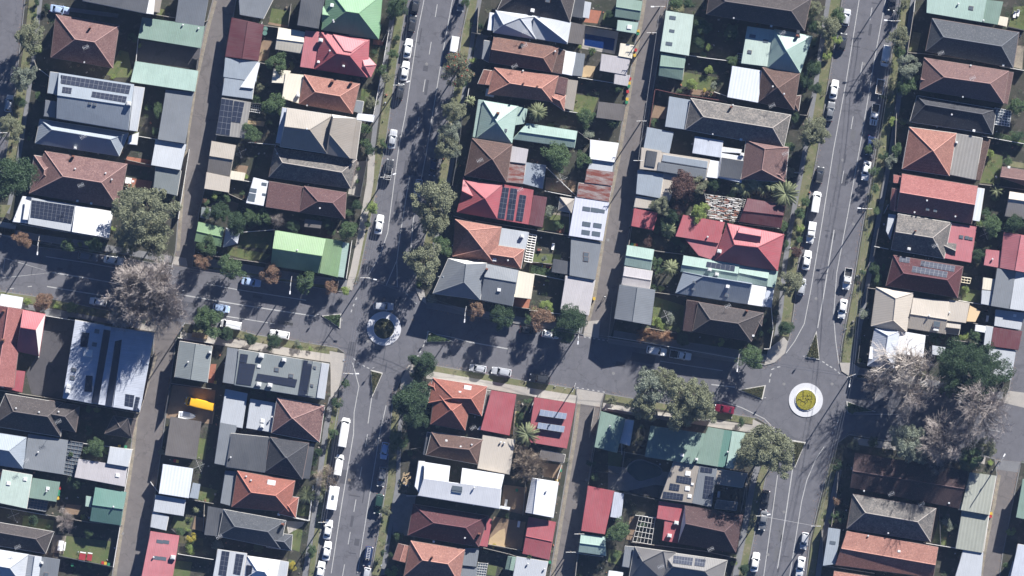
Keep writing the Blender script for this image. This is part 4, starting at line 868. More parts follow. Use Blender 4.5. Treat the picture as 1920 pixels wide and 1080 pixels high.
H((3,2),'steel grey hip house left of the cream strip roof',[(hp,'ms',(312,828,588,862,540,1125,200,1080),{'r':(440,868,425,1000),'rh':2.0,'ax':'y'}),(gb,'ms',(590,868,817,915,775,1172,540,1126),{'r':(568,960,800,1000),'p':15,'e':3.59}),(gb,'msl',(240,960,300,950,362,1040,300,1055),{'e':3.65}),(fl,'mc',(820,920,932,945,907,1120,780,1105),{'t':3,'e':3.25})],[('sk',677,1055,.8),('ch',590,905,.7)])
H((3,2),'steel blue flat garage with skylight beside the lane',[(fl,'ms',(1200,680,1417,715,1370,982,1188,950),{'t':3}),(fl,'mk',(1072,833,1200,855,1192,947,1058,925),{'e':2.75})],[('skd',1308,800,1.2),('skd',1308,832,1.2)],kind='garage')
H((3,2),'pinkish grey garage at the foot of the middle lane',[(fl,'mzp',(1160,955,1372,985,1325,1238,1122,1195),{'t':4})],kind='garage')
H((3,3),'orange tiled cross hip house below the street',[(hp,'to',(200,650,592,712,552,925,165,830),{'r':(345,795,475,800)}),(hp,'to',(215,735,480,785,432,1028,183,985),{'r':(330,880,340,886)}),(hp,'to',(162,700,212,648,300,780,190,815),{'e':3.65,'p':20})],[('sk',450,728,1.7),('sk',395,753,.6),('an',490,1010)])
H((3,3),'flat red roof joined beside the orange tiled house',[(fl,'mr',(623,742,800,772,750,1065,545,1025),{'t':3}),(fl,'tgg',(592,740,621,744,600,905,566,900),{'e':3.05}),(fl,'mw',(540,1003,652,1020,648,1045,525,1022),{'e':3.40})])
H((3,3),'red garage with two raised blue solar racks',[(fl,'mr',(935,793,1230,838,1165,1160,885,1112),{'t':2}),(fl,'mtd',(985,1170,1158,1206,1145,1262,970,1236),{'e':2.65})],[('pv',(977,878,1170,908,1160,950,968,922),6,1,'b'),('pv',(962,972,1154,1000,1145,1045,954,1015),6,1,'b')],kind='garage')
H((3,4),'small brown tiled hip house beside the pale flat roof',[(hp,'tb',(190,40,562,95,525,272,150,205),{'r':(255,142,462,165)}),(fl,'mk',(160,40,195,48,165,208,130,198),{'e':3.15})],[('sk',297,100,.5),('sk',400,143,.4),('ve',480,130)])
H((3,4),'pale concrete coloured flat roof above the white house',[(fl,'mtl',(562,62,792,95,752,345,522,300),{'t':3})],[('ve',690,112),('ve',715,117)])
H((3,4),'bright white roofed house with dark notch',[(fl,'mw',(132,378,692,452,680,592,93,497),{'t':-9}),(fl,'mw',(140,255,325,284,312,401,133,377),{'t':9}),(fl,'mw',(412,298,717,347,693,451,398,412),{'t':9}),(fl,'mw',(98,250,140,253,108,488,68,430),{'e':3.15}),(fl,'mw',(690,575,756,585,750,602,684,590),{'e':2.95})],[('pan',375,440,1.6),('pan',375,455,1.6),('ve',498,440)])
H((3,4),'white gabled garage right of the bright white house',[(gb,'mw',(918,372,1107,402,1068,657,872,620),{'r':(955,385,925,640),'rh':.9})],[('ve',1020,465)],kind='garage')
H((3,4),'dark maroon tiled house with flat red rear strip',[(hp,'tm',(58,560,600,645,530,868,18,785),{'r':(205,695,437,730)}),(fl,'mr',(568,655,626,672,590,868,532,860),{'e':3.35}),(gb,'tm',(90,690,200,660,210,720,150,740),{'e':3.65})],[('ve',430,805),('ch',535,775,.8)])
H((3,4),'maroon two tone garage beside the middle lane',[(gb,'mr',(895,655,1087,692,1037,962,848,917),{'r':(862,790,1062,832),'p':6})],kind='garage')
H((3,4),'salmon tiled hip house at the bottom of the middle block',[(hp,'tr',(40,825,430,890,388,1135,-10,1080),{'r':(125,965,307,992)}),(gb,'tr',(-50,845,40,865,10,985,-90,960),{'e':3.45}),(fl,'ms',(432,880,532,882,512,1012,415,1002),{'e':3.15}),(fl,'ms',(400,1010,520,1020,500,1130,380,1110),{'e':2.95})],[('ch',195,940,.6),('sk',205,832,.5)])
H((3,4),'pale grey concrete garage at the bottom by the lane',[(fl,'mz',(805,940,1032,977,1000,1130,778,1090),{'t':2})],[('ve',885,993),('ve',1005,1030)],kind='garage')
H((3,4),'small green shed left of the concrete garage',[(gb,'mG',(745,938,800,945,782,1042,725,1030))],kind='shed')
# ---- column 4 ----
H((4,1),'pale green flat garage with three grey roof panels',[(fl,'mgp',(420,80,617,110,582,402,377,370),{'t':3})],[('pan',468,128,1),('pan',463,223,.8),('pan',442,316,1)],kind='garage')
H((4,1),'two tone green gabled shed beside the lane lawn',[(gb,'mG',(385,388,562,415,532,577,366,546),{'r':(375,475,548,492),'p':13})],kind='shed')
H((4,1),'long dark tiled house at the top of the right block',[(hp,'tkb',(745,-110,1470,-10,1420,220,713,102),{'r':(850,10,1325,80)})],[('ve',908,132),('sk',1180,190,.5)])
H((4,1),'pale green hipped house with flat green rear',[(hp,'mg',(1205,213,1477,262,1390,527,1158,487),{'r':(1288,365,1293,372)}),(fl,'mgp',(1010,193,1203,220,1160,482,963,457),{'t':2,'e':3.45})],[('pan',1045,262,1),('pan',1140,297,.8),('skd',1025,375,.9),('ch',1370,260,.9),('an',1262,240)])
H((4,1),'white ribbed rear roof joined to a brown hip house',[(hp,'tb',(1118,488,1387,532,1345,795,1085,740),{'r':(1224,632,1230,637)}),(fl,'mwr',(900,480,1120,515,1085,742,863,702),{'t':6,'e':3.40}),(hp,'tb',(1300,700,1395,690,1378,803,1270,745),{'e':3.45,'p':15})],[('ve',1190,627),('ve',1272,680),('an',1185,765)])
H((4,1),'long mottled grey tiled house with flat grey rear',[(hp,'tgg',(600,712,1322,832,1270,1068,558,937),{'r':(690,845,1190,925)}),(fl,'msl',(445,700,597,726,560,937,413,915),{'t':2,'e':3.40})],[('ch',890,775,.6),('ve',903,760),('sk',962,1010,.6),('ve',757,970)])
H((4,1),'blue grey flat garage above the frame courtyard',[(fl,'msl',(285,922,472,958,440,1110,258,1070),{'t':3})],kind='garage')
H((4,2),'modern white framed extension with dark inset roofs',[(fl,'mtl',(365,60,737,115,712,262,348,192),{'t':0,'e':3.55}),(fl,'mtl',(245,28,385,52,352,192,232,180),{'t':0,'e':3.65}),(fl,'blw',(630,-55,832,-20,815,98,610,65),{'t':4,'e':3.60}),(fl,'mw',(738,118,803,128,790,248,712,238),{'e':3.45}),(fl,'mw',(820,68,992,95,962,277,796,242),{'t':0,'e':3.70}),(fl,'msl',(402,78,722,126,716,174,392,122),{'t':0,'e':3.75}),(fl,'ms',(366,134,712,188,702,250,356,192),{'t':-4,'e':3.75}),(fl,'mk',(283,48,354,60,336,168,268,156),{'t':0,'e':3.85}),(fl,'mk',(826,98,984,124,958,258,806,234),{'t':0,'e':3.9}),(fl,'mw',(810,20,965,42,958,66,806,56),{'t':0,'e':3.5})],[('ac',970,75,.8)])  # among the dark insets, one strip paints a shadow, one square an open void
H((4,2),'pinkish brown tiled house right of the modern extension',[(hp,'tpk',(1000,-30,1308,25,1282,275,962,255),{'r':(1135,35,1112,185),'rh':1.9,'ax':'y'}),(hp,'tpk',(1100,120,1292,200,1285,272,1090,255),{'e':3.61})],[('an',1280,70)])
H((4,2),'slate blue flat garage beside the purple tree',[(fl,'msl',(217,190,402,217,377,392,203,360),{'t':3}),(fl,'mtl',(404,214,505,228,445,412,380,395),{'t':0,'e':2.9}),(fl,'mtl',(205,378,352,400,312,470,190,455),{'t':0,'e':2.8})],kind='garage')
H((4,2),'small bright red flat shed beside the lane',[(fl,'mr',(190,468,357,500,325,622,168,592),{'t':4})],kind='shed')
H((4,2),'dark maroon gabled house behind the slatted pergola',[(gb,'mm',(1010,395,1285,440,1248,607,948,560),{'r':(967,482,1258,515),'p':15})])
H((4,2),'sprawling bright red metal roofed house',[(hp,'mr',(865,575,1273,655,1225,917,770,842),{'r':(915,728,1082,747)}),(fl,'mr',(545,515,842,568,800,718,488,667),{'t':5,'e':3.45}),(fl,'mp',(560,690,850,650,770,842,655,805),{'t':-2,'e':3.35}),(gb,'mp',(955,600,1113,625,1095,747,905,712),{'p':34,'e':5.3,'r':(943,640,1108,668)})],[('ac',805,775,.9),('ve',720,672),('sk',820,560,.6)])
H((4,2),'long green gabled house with a row of panels',[(gb,'mg',(548,808,950,872,935,992,525,922),{'r':(535,872,945,938),'p':16}),(gb,'mg',(952,873,1167,915,1147,1030,938,995),{'r':(945,930,1155,972),'p':16,'e':3.59}),(fl,'mg',(1168,916,1227,922,1205,1037,1149,1030),{'e':3.45})],[('pv',(716,850,920,882,914,920,708,888),6,1),('ac',735,908,.8),('ac',787,942,.8)])
H((4,2),'green gabled shed beside the lane and palm',[(gb,'mg',(140,733,332,765,307,912,118,875),{'r':(130,805,322,838),'p':14})],kind='shed')
H((4,2),'pinkish white gabled shed beside the lane',[(gb,'mzp',(120,888,322,920,300,1048,98,1015),{'p':10})],kind='shed')
H((4,3),'grey ribbed gabled garage at the lane foot',[(gb,'ms',(85,-22,340,15,308,267,48,222),{'ax':'y','p':12,'e':5.0})],kind='garage')
H((4,2),'slate blue hip house above the brown corner house',[(hp,'msl',(545,925,1042,1008,1010,1158,490,1078),{'r':(692,955,1040,1012),'rh':1.8}),(fl,'mw',(1044,1010,1145,1030,1120,1175,1010,1158),{'t':5,'e':3.50}),(fl,'blw',(1150,1040,1200,1046,1180,1180,1124,1172),{'e':3.15})],[('sk',865,1030,.8),('skd',625,1000,.6),('skd',615,1050,.6),('skd',858,1095,.8)])
H((4,3),'brown tiled corner house near the right roundabout',[(hp,'tkb',(655,102,1125,182,1035,387,612,312),{'r':(740,228,940,256)}),(fl,'tmk',(572,88,655,100,612,318,540,308),{'e':3.35}),(hp,'tkb',(1040,215,1122,200,1110,275,1030,270),{'e':3.61,'p':20})],[('ch',1003,165,.7),('an',865,130),('sk',1050,345,.5)])
H((3,3),'green flat roof right of the lower middle lane',[(fl,'mG',(1415,893,1590,945,1530,1190,1368,1150),{'t':3})],[('ve',1480,1000)])
H((4,3),'white box shed between the two green roofs',[(fl,'mw',(95,945,187,960,157,1140,72,1115),{'t':2})],kind='shed')
H((4,4),'long green flat roof under the big gum tree',[(fl,'mG',(310,-5,720,55,612,270,268,215),{'t':4})],[('ac',535,205,.8),('ac',640,235,.6)])
H((4,4),'striped green flat roof left of the round gum tree',[(fl,'mG',(725,5,838,25,790,288,628,262),{'t':2}),(fl,'mD',(840,26,897,34,850,295,793,288),{'t':2,'e':3.50}),(fl,'mg',(899,35,990,48,905,305,853,296),{'t':5,'e':3.55})],[('ve',865,182)])
H((4,4),'brown flat roof with scattered black solar panels',[(fl,'mt',(478,250,657,285,607,552,378,520),{'t':2})],[('pv',(500,352,605,370,598,418,492,400),5,2),('pv',(450,408,520,420,512,465,440,455),3,2),('pv',(402,468,547,488,540,532,393,515),6,2),('sk',578,338,1.2),('sk',575,447,1.1),('sk',590,502,.9),('sk',610,415,.6)])
H((4,4),'dark flat roof with framed black solar array',[(fl,'ms',(662,285,787,305,745,582,608,552),{'t':1}),(fl,'mt',(789,306,1005,342,970,440,765,410),{'t':3,'e':3.35}),(fl,'mtd',(790,530,935,548,925,605,770,590),{'e':3.15})],[('pv',(705,355,768,364,745,522,685,515),3,5),('pv',(672,290,757,302,752,335,668,325),3,1)])
H((3,4),'crimson shed in tree shadow right of the lane',[(fl,'mr',(1322,430,1510,468,1440,777,1272,752),{'t':3})],kind='shed')
H((4,4),'narrow white blue strip roof beside the crimson shed',[(fl,'blw',(45,474,113,488,92,664,17,652),{'t':2})],kind='shed')
H((3,4),'two tone green shed below the crimson shed',[(gb,'mg',(1270,778,1445,800,1450,932,1253,905),{'r':(1262,842,1448,866),'p':14})],kind='shed')
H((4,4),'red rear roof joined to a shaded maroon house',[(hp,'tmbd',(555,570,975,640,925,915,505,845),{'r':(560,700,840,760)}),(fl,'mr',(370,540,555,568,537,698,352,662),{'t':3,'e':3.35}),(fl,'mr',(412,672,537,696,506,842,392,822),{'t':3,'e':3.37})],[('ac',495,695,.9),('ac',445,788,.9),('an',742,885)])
H((4,4),'taupe tiled house with three arrays at the bottom',[(hp,'mtg',(193,868,490,910,450,1160,150,1110),{'r':(250,975,400,900)}),(hp,'mtg',(392,902,862,968,812,1200,350,1140),{'r':(470,1010,700,1045)}),(fl,'ms',(125,863,190,870,152,1018,103,1010),{'e':3.25})],[('pv',(216,905,322,917,315,965,210,953),6,2),('pv',(475,930,617,948,607,1002,468,985),7,2),('pv',(632,950,707,960,697,1012,624,1002),4,2),('an',380,1010)])
# ---- column 5 ----
H((5,1),'wide pale green flat roof at the top right',[(fl,'mg',(845,-60,1270,0,1240,160,838,92),{'t':4}),(fl,'mG',(1272,0,1390,15,1350,178,1242,160),{'t':3,'e':3.45}),(fl,'mc',(1360,118,1427,130,1415,192,1343,175),{'e':2.85})],[('skd',1160,58,1),('ve',1068,28),('ve',1250,148)])
H((5,1),'charcoal hip house near the top right corner',[(hp,'tkg',(880,133,1507,235,1465,492,832,370),{'r':(960,268,1378,335)})],[('sk',1393,472,.5),('an',940,385)])
H((5,1),'pink brown tiled hip house below the charcoal one',[(hp,'tpk',(822,418,1432,515,1395,747,790,650),{'r':(965,558,1297,605)}),(fl,'tpk',(1433,520,1466,525,1422,752,1397,745),{'e':3.35}),(gb,'tpk',(800,545,880,555,855,610,790,605),{'e':3.65})],[('ve',1155,475),('an',1165,570),('ve',1098,702)])
H((5,1),'very dark tiled house beside the glass conservatory',[(hp,'tk',(770,692,1342,790,1315,970,718,880),{'r':(830,757,1240,825)})],[('ve',1018,830),('sk',1180,945,.6)])
H((5,1),'orange tiled pyramid house with ribbed grey rear',[(hp,'tr',(715,920,1055,965,1003,1272,662,1222),{'r':(883,1088,887,1094)}),(fl,'mtr',(1052,965,1242,1000,1193,1300,1005,1262),{'t':3,'e':3.40}),(fl,'tb',(1243,1003,1298,1012,1225,1305,1195,1300),{'e':3.05}),(hp,'tr',(682,1068,800,1080,790,1200,662,1180),{'e':3.60,'p':18})],[('ac',1055,1030,.5)])
H((5,2),'long salmon red tiled house with dark lower slope',[(gb,'trr',(662,215,1208,305,1163,577,620,487),{'r':(640,348,1182,438)}),(fl,'trr',(600,222,655,230,650,285,597,280),{'e':3.25,'t':8}),(fl,'mwr',(1208,318,1256,325,1220,560,1166,550),{'e':3.15}),(gb,'trr',(590,320,650,330,640,490,572,475),{'e':3.40})],[('skd',845,472,.8),('skd',900,482,.8),('ve',838,410),('ve',1045,525),('ve',750,495)])
H((5,2),'mottled grey tiled house with pink metal rear',[(hp,'tgg',(632,505,1018,570,965,828,583,762),{'r':(612,635,882,678)}),(fl,'mp',(1015,572,1197,602,1157,857,968,825),{'t':3,'e':3.35}),(gb,'tgg',(985,705,1057,715,1040,832,925,755),{'e':3.50}),(fl,'mz',(565,508,615,515,575,688,545,628),{'e':3.05})],[('ch',755,628,.5),('skd',1090,672,.9),('skd',1130,678,.9),('skd',1160,685,.8),('ac',710,758,.7),('an',895,735)])
H((5,2),'maroon tiled hip house with three solar rows',[(hp,'tm',(600,805,1103,887,1062,1112,545,1025),{'r':(672,935,987,983)})],[('pv',(800,843,1045,883,1035,925,792,882),8,2),('pv',(737,882,990,925,980,968,728,925),8,2),('pv',(645,812,720,822,712,862,638,850),3,2)])
H((5,2),'small brown gabled shed at the right edge',[(gb,'tpk',(1385,165,1620,200,1600,315,1368,240),{'r':(1375,235,1610,270),'rh':1.0})],[('sk',1435,168,.6)],kind='shed')
H((5,2),'beige gabled house at the right edge',[(gb,'mtl',(1440,345,1700,385,1660,560,1405,520),{'r':(1432,395,1690,432),'rh':1.4})])
H((5,2),'rose red hipped house at the right edge',[(gb,'mp',(1400,640,1650,680,1610,940,1370,895),{'r':(1522,665,1480,915),'p':17}),(fl,'mp',(1270,765,1392,778,1372,897,1252,875),{'t':2,'e':3.35})],[('ve',1315,833)])
H((5,2),'steel and white long roof below the rose red house',[(fl,'ms',(1350,902,1482,920,1437,1192,1303,1170),{'t':2}),(fl,'mz',(1484,921,1650,945,1600,1215,1439,1192),{'t':5,'e':3.65}),(fl,'mz',(1240,1060,1322,1068,1302,1168,1232,1155),{'e':3.35}),(fl,'mc',(1250,968,1332,980,1320,1060,1240,1050),{'e':3.15})])
H((5,3),'cream metal roofed house near the right corner',[(hp,'mtl',(475,-5,742,35,692,317,438,275),{'r':(615,75,598,235),'rh':1.8,'ax':'y'}),(gb,'mtl',(742,70,1002,97,975,332,702,290),{'r':(722,187,990,228),'p':13,'e':3.50}),(fl,'mtl',(1005,88,1147,112,1120,252,985,235),{'t':4,'e':3.40}),(gb,'mt',(985,240,1088,252,1070,337,972,325),{'e':3.25})],[('skd',912,262,1.6),('sk',908,292,1.2),('ve',855,200),('ve',1003,178)])
H((5,3),'pale blue white house under the bare tree',[(hp,'blw',(465,292,642,312,602,582,412,562),{'r':(560,345,540,470),'rh':1.8,'ax':'y'}),(fl,'mw',(644,312,828,345,810,500,618,470),{'t':4,'e':3.45}),(fl,'mw',(432,425,505,440,600,522,420,512),{'e':4.05,'t':6}),(fl,'mz',(882,418,972,432,960,492,878,480),{'e':3.15})],[('sk',940,392,.9)])
H((5,3),'grey patched shed at the right edge',[(fl,'mz',(1340,158,1545,182,1515,302,1328,272),{'t':2})],[('sk',1478,200,.7)],kind='shed')
H((5,3),'maroon roofed shed with zinc strip at the right edge',[(fl,'mm',(1322,284,1527,315,1500,447,1302,420),{'t':4}),(fl,'mz',(1268,275,1320,283,1300,419,1252,412),{'t':2,'e':3.00})],kind='shed')
H((5,3),'pale zinc garage above the great fig tree',[(fl,'mz',(1297,430,1482,455,1447,662,1258,632),{'t':2})],kind='garage')
H((5,3),'small white pyramid canopy between the right sheds',[(fl,'mw',(1195,268,1277,280,1258,322,1188,310),{'open':1})],kind='awning')
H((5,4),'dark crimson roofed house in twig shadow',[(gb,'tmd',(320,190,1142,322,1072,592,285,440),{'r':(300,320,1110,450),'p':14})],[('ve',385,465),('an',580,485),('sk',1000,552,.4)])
H((5,4),'ribbed olive grey long shed beside the right lane',[(fl,'mcl',(1152,332,1337,357,1287,637,1085,602),{'t':4}),(fl,'mcl',(1097,606,1287,642,1240,912,1048,880),{'t':2,'e':2.85}),(fl,'mcl',(1082,548,1120,552,1108,604,1070,600),{'e':2.90}),(fl,'mz',(1105,892,1246,912,1225,1130,1040,1100),{'e':2.80})],kind='shed')
H((5,4),'mottled grey brown hip house below the crimson roof',[(hp,'tgg',(305,488,907,592,865,832,262,737),{'r':(395,622,772,688)})],[('an',800,560),('ve',560,770)])
H((5,4),'terracotta gabled house at the bottom right',[(gb,'tr',(262,755,922,872,885,1092,178,1000),{'r':(250,885,905,1000),'p':20}),(fl,'msl',(130,733,212,745,180,993,88,1005),{'e':3.15})],[('ve',415,790),('sk',638,900,.6),('pan',160,840,.9)])
H((5,4),'terracotta roofed house cut by the bottom edge',[(gb,'tr',(170,1045,880,1150,840,1330,130,1230))])
H((5,4),'pale green roof at the lower right edge',[(fl,'mG',(1535,380,1740,415,1690,700,1485,655),{'t':3})])
H((5,4),'white blue roof in the bottom right corner',[(fl,'blw',(1500,850,1720,885,1670,1160,1440,1110),{'t':3}),(fl,'mz',(1465,975,1500,980,1470,1130,1420,1120),{'e':3.35})])
H((4,4),'small white shed roof at the bottom beside the lane',[(fl,'mw',(8,1043,108,1055,92,1140,-8,1128),{'e':2.85})],kind='shed')
# ================= TREES AND PLANTS =================
def leafq(b, x, y, z, s, rnd, up=.5, el=1.0):
    a = rnd.uniform(0, 2*pi); t = rnd.uniform(-1.1, 1.1)
    u = Vector((cos(a), sin(a), rnd.uniform(-.5, .5) * (1-up))) * s
    v = Vector((-sin(a)*cos(t), cos(a)*cos(t), sin(t))) * s * el
    p = Vector((x, y, z)); b.face([p-u, p-v*.6, p+u, p+v*.6])
def crown(kind, seed):
    r = random.Random(seed); b = MB()
    P = dict(gum=(95, 120, .20, .036, .38, .9), dense=(100, 120, .24, .038, .15, .75), mid=(50, 120, .28, .050, .25, .8), small=(18, 90, .38, .075, .2, .8), big=(170, 120, .16, .026, .4, .9), fig=(170, 110, .16, .026, .12, .7))[kind]
    nc, nl, cr, ls, gap, el = P
    lob = [(r.uniform(0, 2*pi), r.uniform(.2, .42)) for _ in range(3)]; sh = (r.uniform(-.16, .16), r.uniform(-.16, .16)); hol = [(r.uniform(-.7,.7), r.uniform(-.7,.7), r.uniform(.12,.26)) for _ in range(3 if kind in ('fig','dense') else 5)]
    for i in range(nc):
        a = r.uniform(0, 2*pi); cz = r.uniform(-.95, .98)
        rr = math.sqrt(max(0, 1-cz*cz*.9)) * (r.uniform(.55, 1.0) if r.random() < .75 else r.uniform(.1, .6))
        for la, lm in lob: rr *= 1 + lm * .5 * cos(3*(a-la)) * .6
        rr *= (1-cr*.6)
        x, y, z = rr*cos(a)+sh[0]*cz, rr*sin(a)+sh[1]*cz, cz*(.85 + r.uniform(-.2, .12))
        if kind not in ('fig','dense') and cz > -.2 and any(hypot(x-hx, y-hy) < hr for hx, hy, hr in hol): continue
        c2 = cr * r.uniform(.65, 1.25)
        for j in range(nl):
            u = r.uniform(-.5, 1); th = r.uniform(0, 2*pi); q = math.sqrt(1-u*u) if abs(u) < 1 else 0; k = c2 * (r.random() ** .35)
            leafq(b, x+k*q*cos(th), y+k*q*sin(th), z+k*u*.8, ls * r.uniform(.7, 1.3), r, .5, el)
    return b
CR = {}
def get_crown(kind, mat, i):
    k = (kind, mat, i)
    if k not in CR:
        base = ('c', kind, i)
        if base not in CR: CR[base] = crown(kind, hash_(kind) + i*17)
        CR[k] = CR[base].mesh('crown', mat)
    return CR[k]
def hash_(s): return sum(ord(c)*(i+3) for i, c in enumerate(s))
def limbs(seed):
    r = random.Random(seed); b = MB()
    b.bar((0,0,0), (.02,.01,.45), .055, 8, .042, cap=False)
    for k in range(6):
        a = 2*pi*k/6 + r.uniform(-.4, .4); p = Vector((.02,.01,.42)); d = r.uniform(.3, .6)
        q = Vector((cos(a)*d*.45, sin(a)*d*.45, .68)); b.bar(p, q, .032, 6, .02, cap=False)
        for m in range(3):
            a2 = a + r.uniform(-.7, .7); b.bar(q, (cos(a2)*d, sin(a2)*d, .8+r.uniform(0,.22)), .018, 5, .006, cap=False)
    return b.mesh('trunk', 'bark')
TRK = [limbs(3), limbs(5), limbs(9)]
def bare(seed, mat, n1=9, dens=1.0, spread=1.0, thick=1.0):
    r = random.Random(seed); t = MB(); b = MB()
    def grow(p, d, L, rad, lv):
        steps = 3; q = p
        for s_ in range(steps):
            d2 = (d + Vector((r.gauss(0,.13), r.gauss(0,.13), r.gauss(0,.08)))).normalized(); n = q + d2*(L/steps)
            r1 = rad*(1-.6*s_/steps); r2 = rad*(1-.6*(s_+1)/steps)
            (t if lv < 2 else b).bar(q, n, max(r1, .0026), 5 if lv < 2 else 3, max(r2, .0022), cap=False)
            if lv < 4:
                for _ in range(int((2.4 if lv else 1) * dens + r.random()*dens)):
                    dd = (d2 + Vector((r.gauss(0,.62), r.gauss(0,.62), r.gauss(.05,.38)))).normalized(); grow(n, dd, L*r.uniform(.42,.68), r2*.62, lv+1)
            q = n; d = d2
    t.bar((0,0,0), (.01,0,.34), .05*thick, 8, .04*thick, cap=False)
    for k in range(n1):
        a = 2*pi*k/n1 + r.uniform(-.3,.3); el = r.uniform(.25, 1.2)
        grow(Vector((.01,0,.33)), Vector((cos(a)*cos(el)*spread, sin(a)*cos(el)*spread, sin(el)*.8)).normalized(), r.uniform(.5,.8), .022*thick, 1)
    return t.mesh('trunk', mat), b.mesh('twigs', mat)
def palm(seed, n, mat, droop=1.0, ell=.16):
    r = random.Random(seed); b = MB()
    for k in range(n):
        a = 2*pi*k/n*1.0 + r.uniform(-.12,.12) ; lift = r.uniform(.1, .75); L = r.uniform(.85, 1.08); pts = []
        for s_ in range(9):
            f = s_/8; pts.append(Vector((cos(a)*f*L, sin(a)*f*L, lift*f - droop*.75*f*f)))
        sd_ = Vector((-sin(a), cos(a), 0))
        for s_ in range(8):
            b.bar(pts[s_], pts[s_+1], .012*(1-s_/9), 3, cap=False)
            for h in (0, .5):
                p = pts[s_].lerp(pts[s_+1], h); d = (pts[s_+1]-pts[s_]).normalized(); f = (s_+h)/8
                l = ell * (1.15 - abs(f-.45)*1.3)
                for sg in (1, -1):
                    e = p + sd_*sg*l + d*l*.9 + Vector((0,0,-l*.35)); wv = d*.038
                    b.face([p-wv, e, p+wv*1.5])
                    b.face([p+wv*1.5, e, p-wv])
    return b.mesh('fronds', mat)
def ptrunk():
    b = MB(); 
    for i in range(8): b.bar((0,0,i/8), (0,0,(i+1)/8), .13, 9, .11, cap=False)
    return b.mesh('trunk', 'bark')
PT = ptrunk()
KINDS = {  # code: (object name, adjective phrase, category, crown kind, material, height factor, group)
 'gum':('gum_tree','olive grey gum tree','gum',  'lgum', 2.1,'gum trees by the streets'),
 'gmg':('gum_tree','pale grey green gum tree','gum','lgumg',2.0,'gum trees by the streets'),
 'big':('gum_tree','huge spreading grey green gum tree','big','lgum',1.5,'gum trees by the streets'),
 'blo':('blossom_tree','gum tree flecked with red blossom','gum','lblos',1.9,'gum trees by the streets'),
 'drk':('evergreen_tree','dense dark green tree','dense','ldark',1.7,'evergreen trees'),
 'fig':('fig_tree','huge dark green spreading fig tree','fig','lfig',1.35,'evergreen trees'),
 'mid':('leafy_tree','mid green leafy tree','mid','lmid',1.7,'leafy garden and street trees'),
 'lim':('lime_tree','bright lime green bushy tree','mid','llime',1.5,'leafy garden and street trees'),
 'aut':('autumn_tree','russet brown autumn street tree','mid','laut',1.7,'autumn coloured trees'),
 'pur':('plum_tree','dark purple leaved tree','mid','lpur',1.6,'leafy garden and street trees'),
 'shb':('shrub','rounded dark green shrub','small','ldark',1.3,'garden shrubs'),
 'shm':('shrub','mid green shrub','small','lmid',1.2,'garden shrubs'),
 'shl':('shrub','yellow green shrub','small','llime',1.2,'garden shrubs'),
 'shy':('shrub','golden yellow shrub','small','lyel',1.1,'garden shrubs'),
 'shg':('shrub','grey green shrub','small','lgumg',1.3,'garden shrubs'),
}
TN = 0
def tree(px, py, rpx, kind, hh=None):
    global TN; TN += 1
    r = rpx * S; nm, adj, ck, mt, hf, grp = KINDS[kind]
    if hh and rpx > 17: hh *= (1.34 if kind in ('gum','gmg','blo','big') and py > 0 else 1.15)
    rot = R.uniform(0, 2*pi); Ht = hh or max(.8, min(r*hf + (1.2 if r > 1.6 else 0), 13))
    crz = Ht*.40; x, y, _ = W(px, py, Ht*.6)
    size = '' if kind in ('big','fig') else ('tiny ' if rpx < 8 else 'small ' if rpx < 15 else 'medium sized ' if rpx < 27 else 'large ')
    e = empty(nm, (x, y, KH), rot); tag(e, rel(px, py, size + adj), 'shrub' if nm == 'shrub' else 'tree', grp)
    me = get_crown(ck, mt, TN % (6 if ck in ('gum','mid') else 4 if ck in ('small','dense') else 2))
    c = link('crown', me, e, (0, 0, Ht - crz*.95)); c.scale = (r*1.06*R.uniform(.93,1.1), r*1.06*R.uniform(.86,1.06), crz)
    t = link('trunk', TRK[TN % 3], e, (0, 0, -.1)); k = Ht*.95; t.scale = (max(r*.8, .5), max(r*.8, .5), k*.9)
    return e
def dead(px, py, rpx, seed, mat, adj, ht, nm='bare_tree', dens=1.0, n1=9, sq=1.0, thick=1.0):
    r = rpx*S; x, y, _ = W(px, py); e = empty(nm, (x, y, KH)); tag(e, rel(px, py, adj), 'tree', 'bare winter trees')
    a, b = bare(seed, mat, n1, dens, 1.0, thick)
    for nm_, m in (('trunk', a), ('twigs', b)): o = link(nm_, m, e); o.scale = (r*1.0, r*sq, ht)
    return e
PALMS = {}
def palmt(px, py, rpx, n=18, ht=4.0, droop=1.0, adj='palm tree with radiating fronds'):
    k = (n, droop)
    if k not in PALMS: PALMS[k] = palm(n*7+1, n, 'lpalm', droop, .16 if n < 24 else .12)
    r = rpx*S; x, y, _ = W(px, py, ht); e = empty('palm_tree', (x, y, KH), R.uniform(0, 6)); tag(e, rel(px, py, adj), 'palm tree', 'palms and tree ferns')
    o = link('fronds', PALMS[k], e, (0, 0, ht)); o.scale = (r, r, r); t = link('trunk', PT, e, (0,0,-.05)); t.scale = (1.1 if n > 20 else .8,)*2 + (ht+.05,)
    return e
def TT(t, L):
    for a in L:
        px, py = T(t, a[0], a[1]); tree(px, py, a[2]*TK*1.0, a[3], a[4] if len(a) > 4 else None)
TT((1,1),[(215,260,118,'gum',7.5),(165,560,100,'gmg',6),(80,920,92,'gum',6.5),(960,270,38,'shm'),(1150,800,55,'mid',3.5),(1070,775,28,'shm'),(870,385,22,'shm'),(820,555,22,'shl'),(265,15,28,'shb'),(255,110,18,'shb'),(1008,330,18,'shl'),(990,965,14,'shl'),(210,1000,22,'shm')])
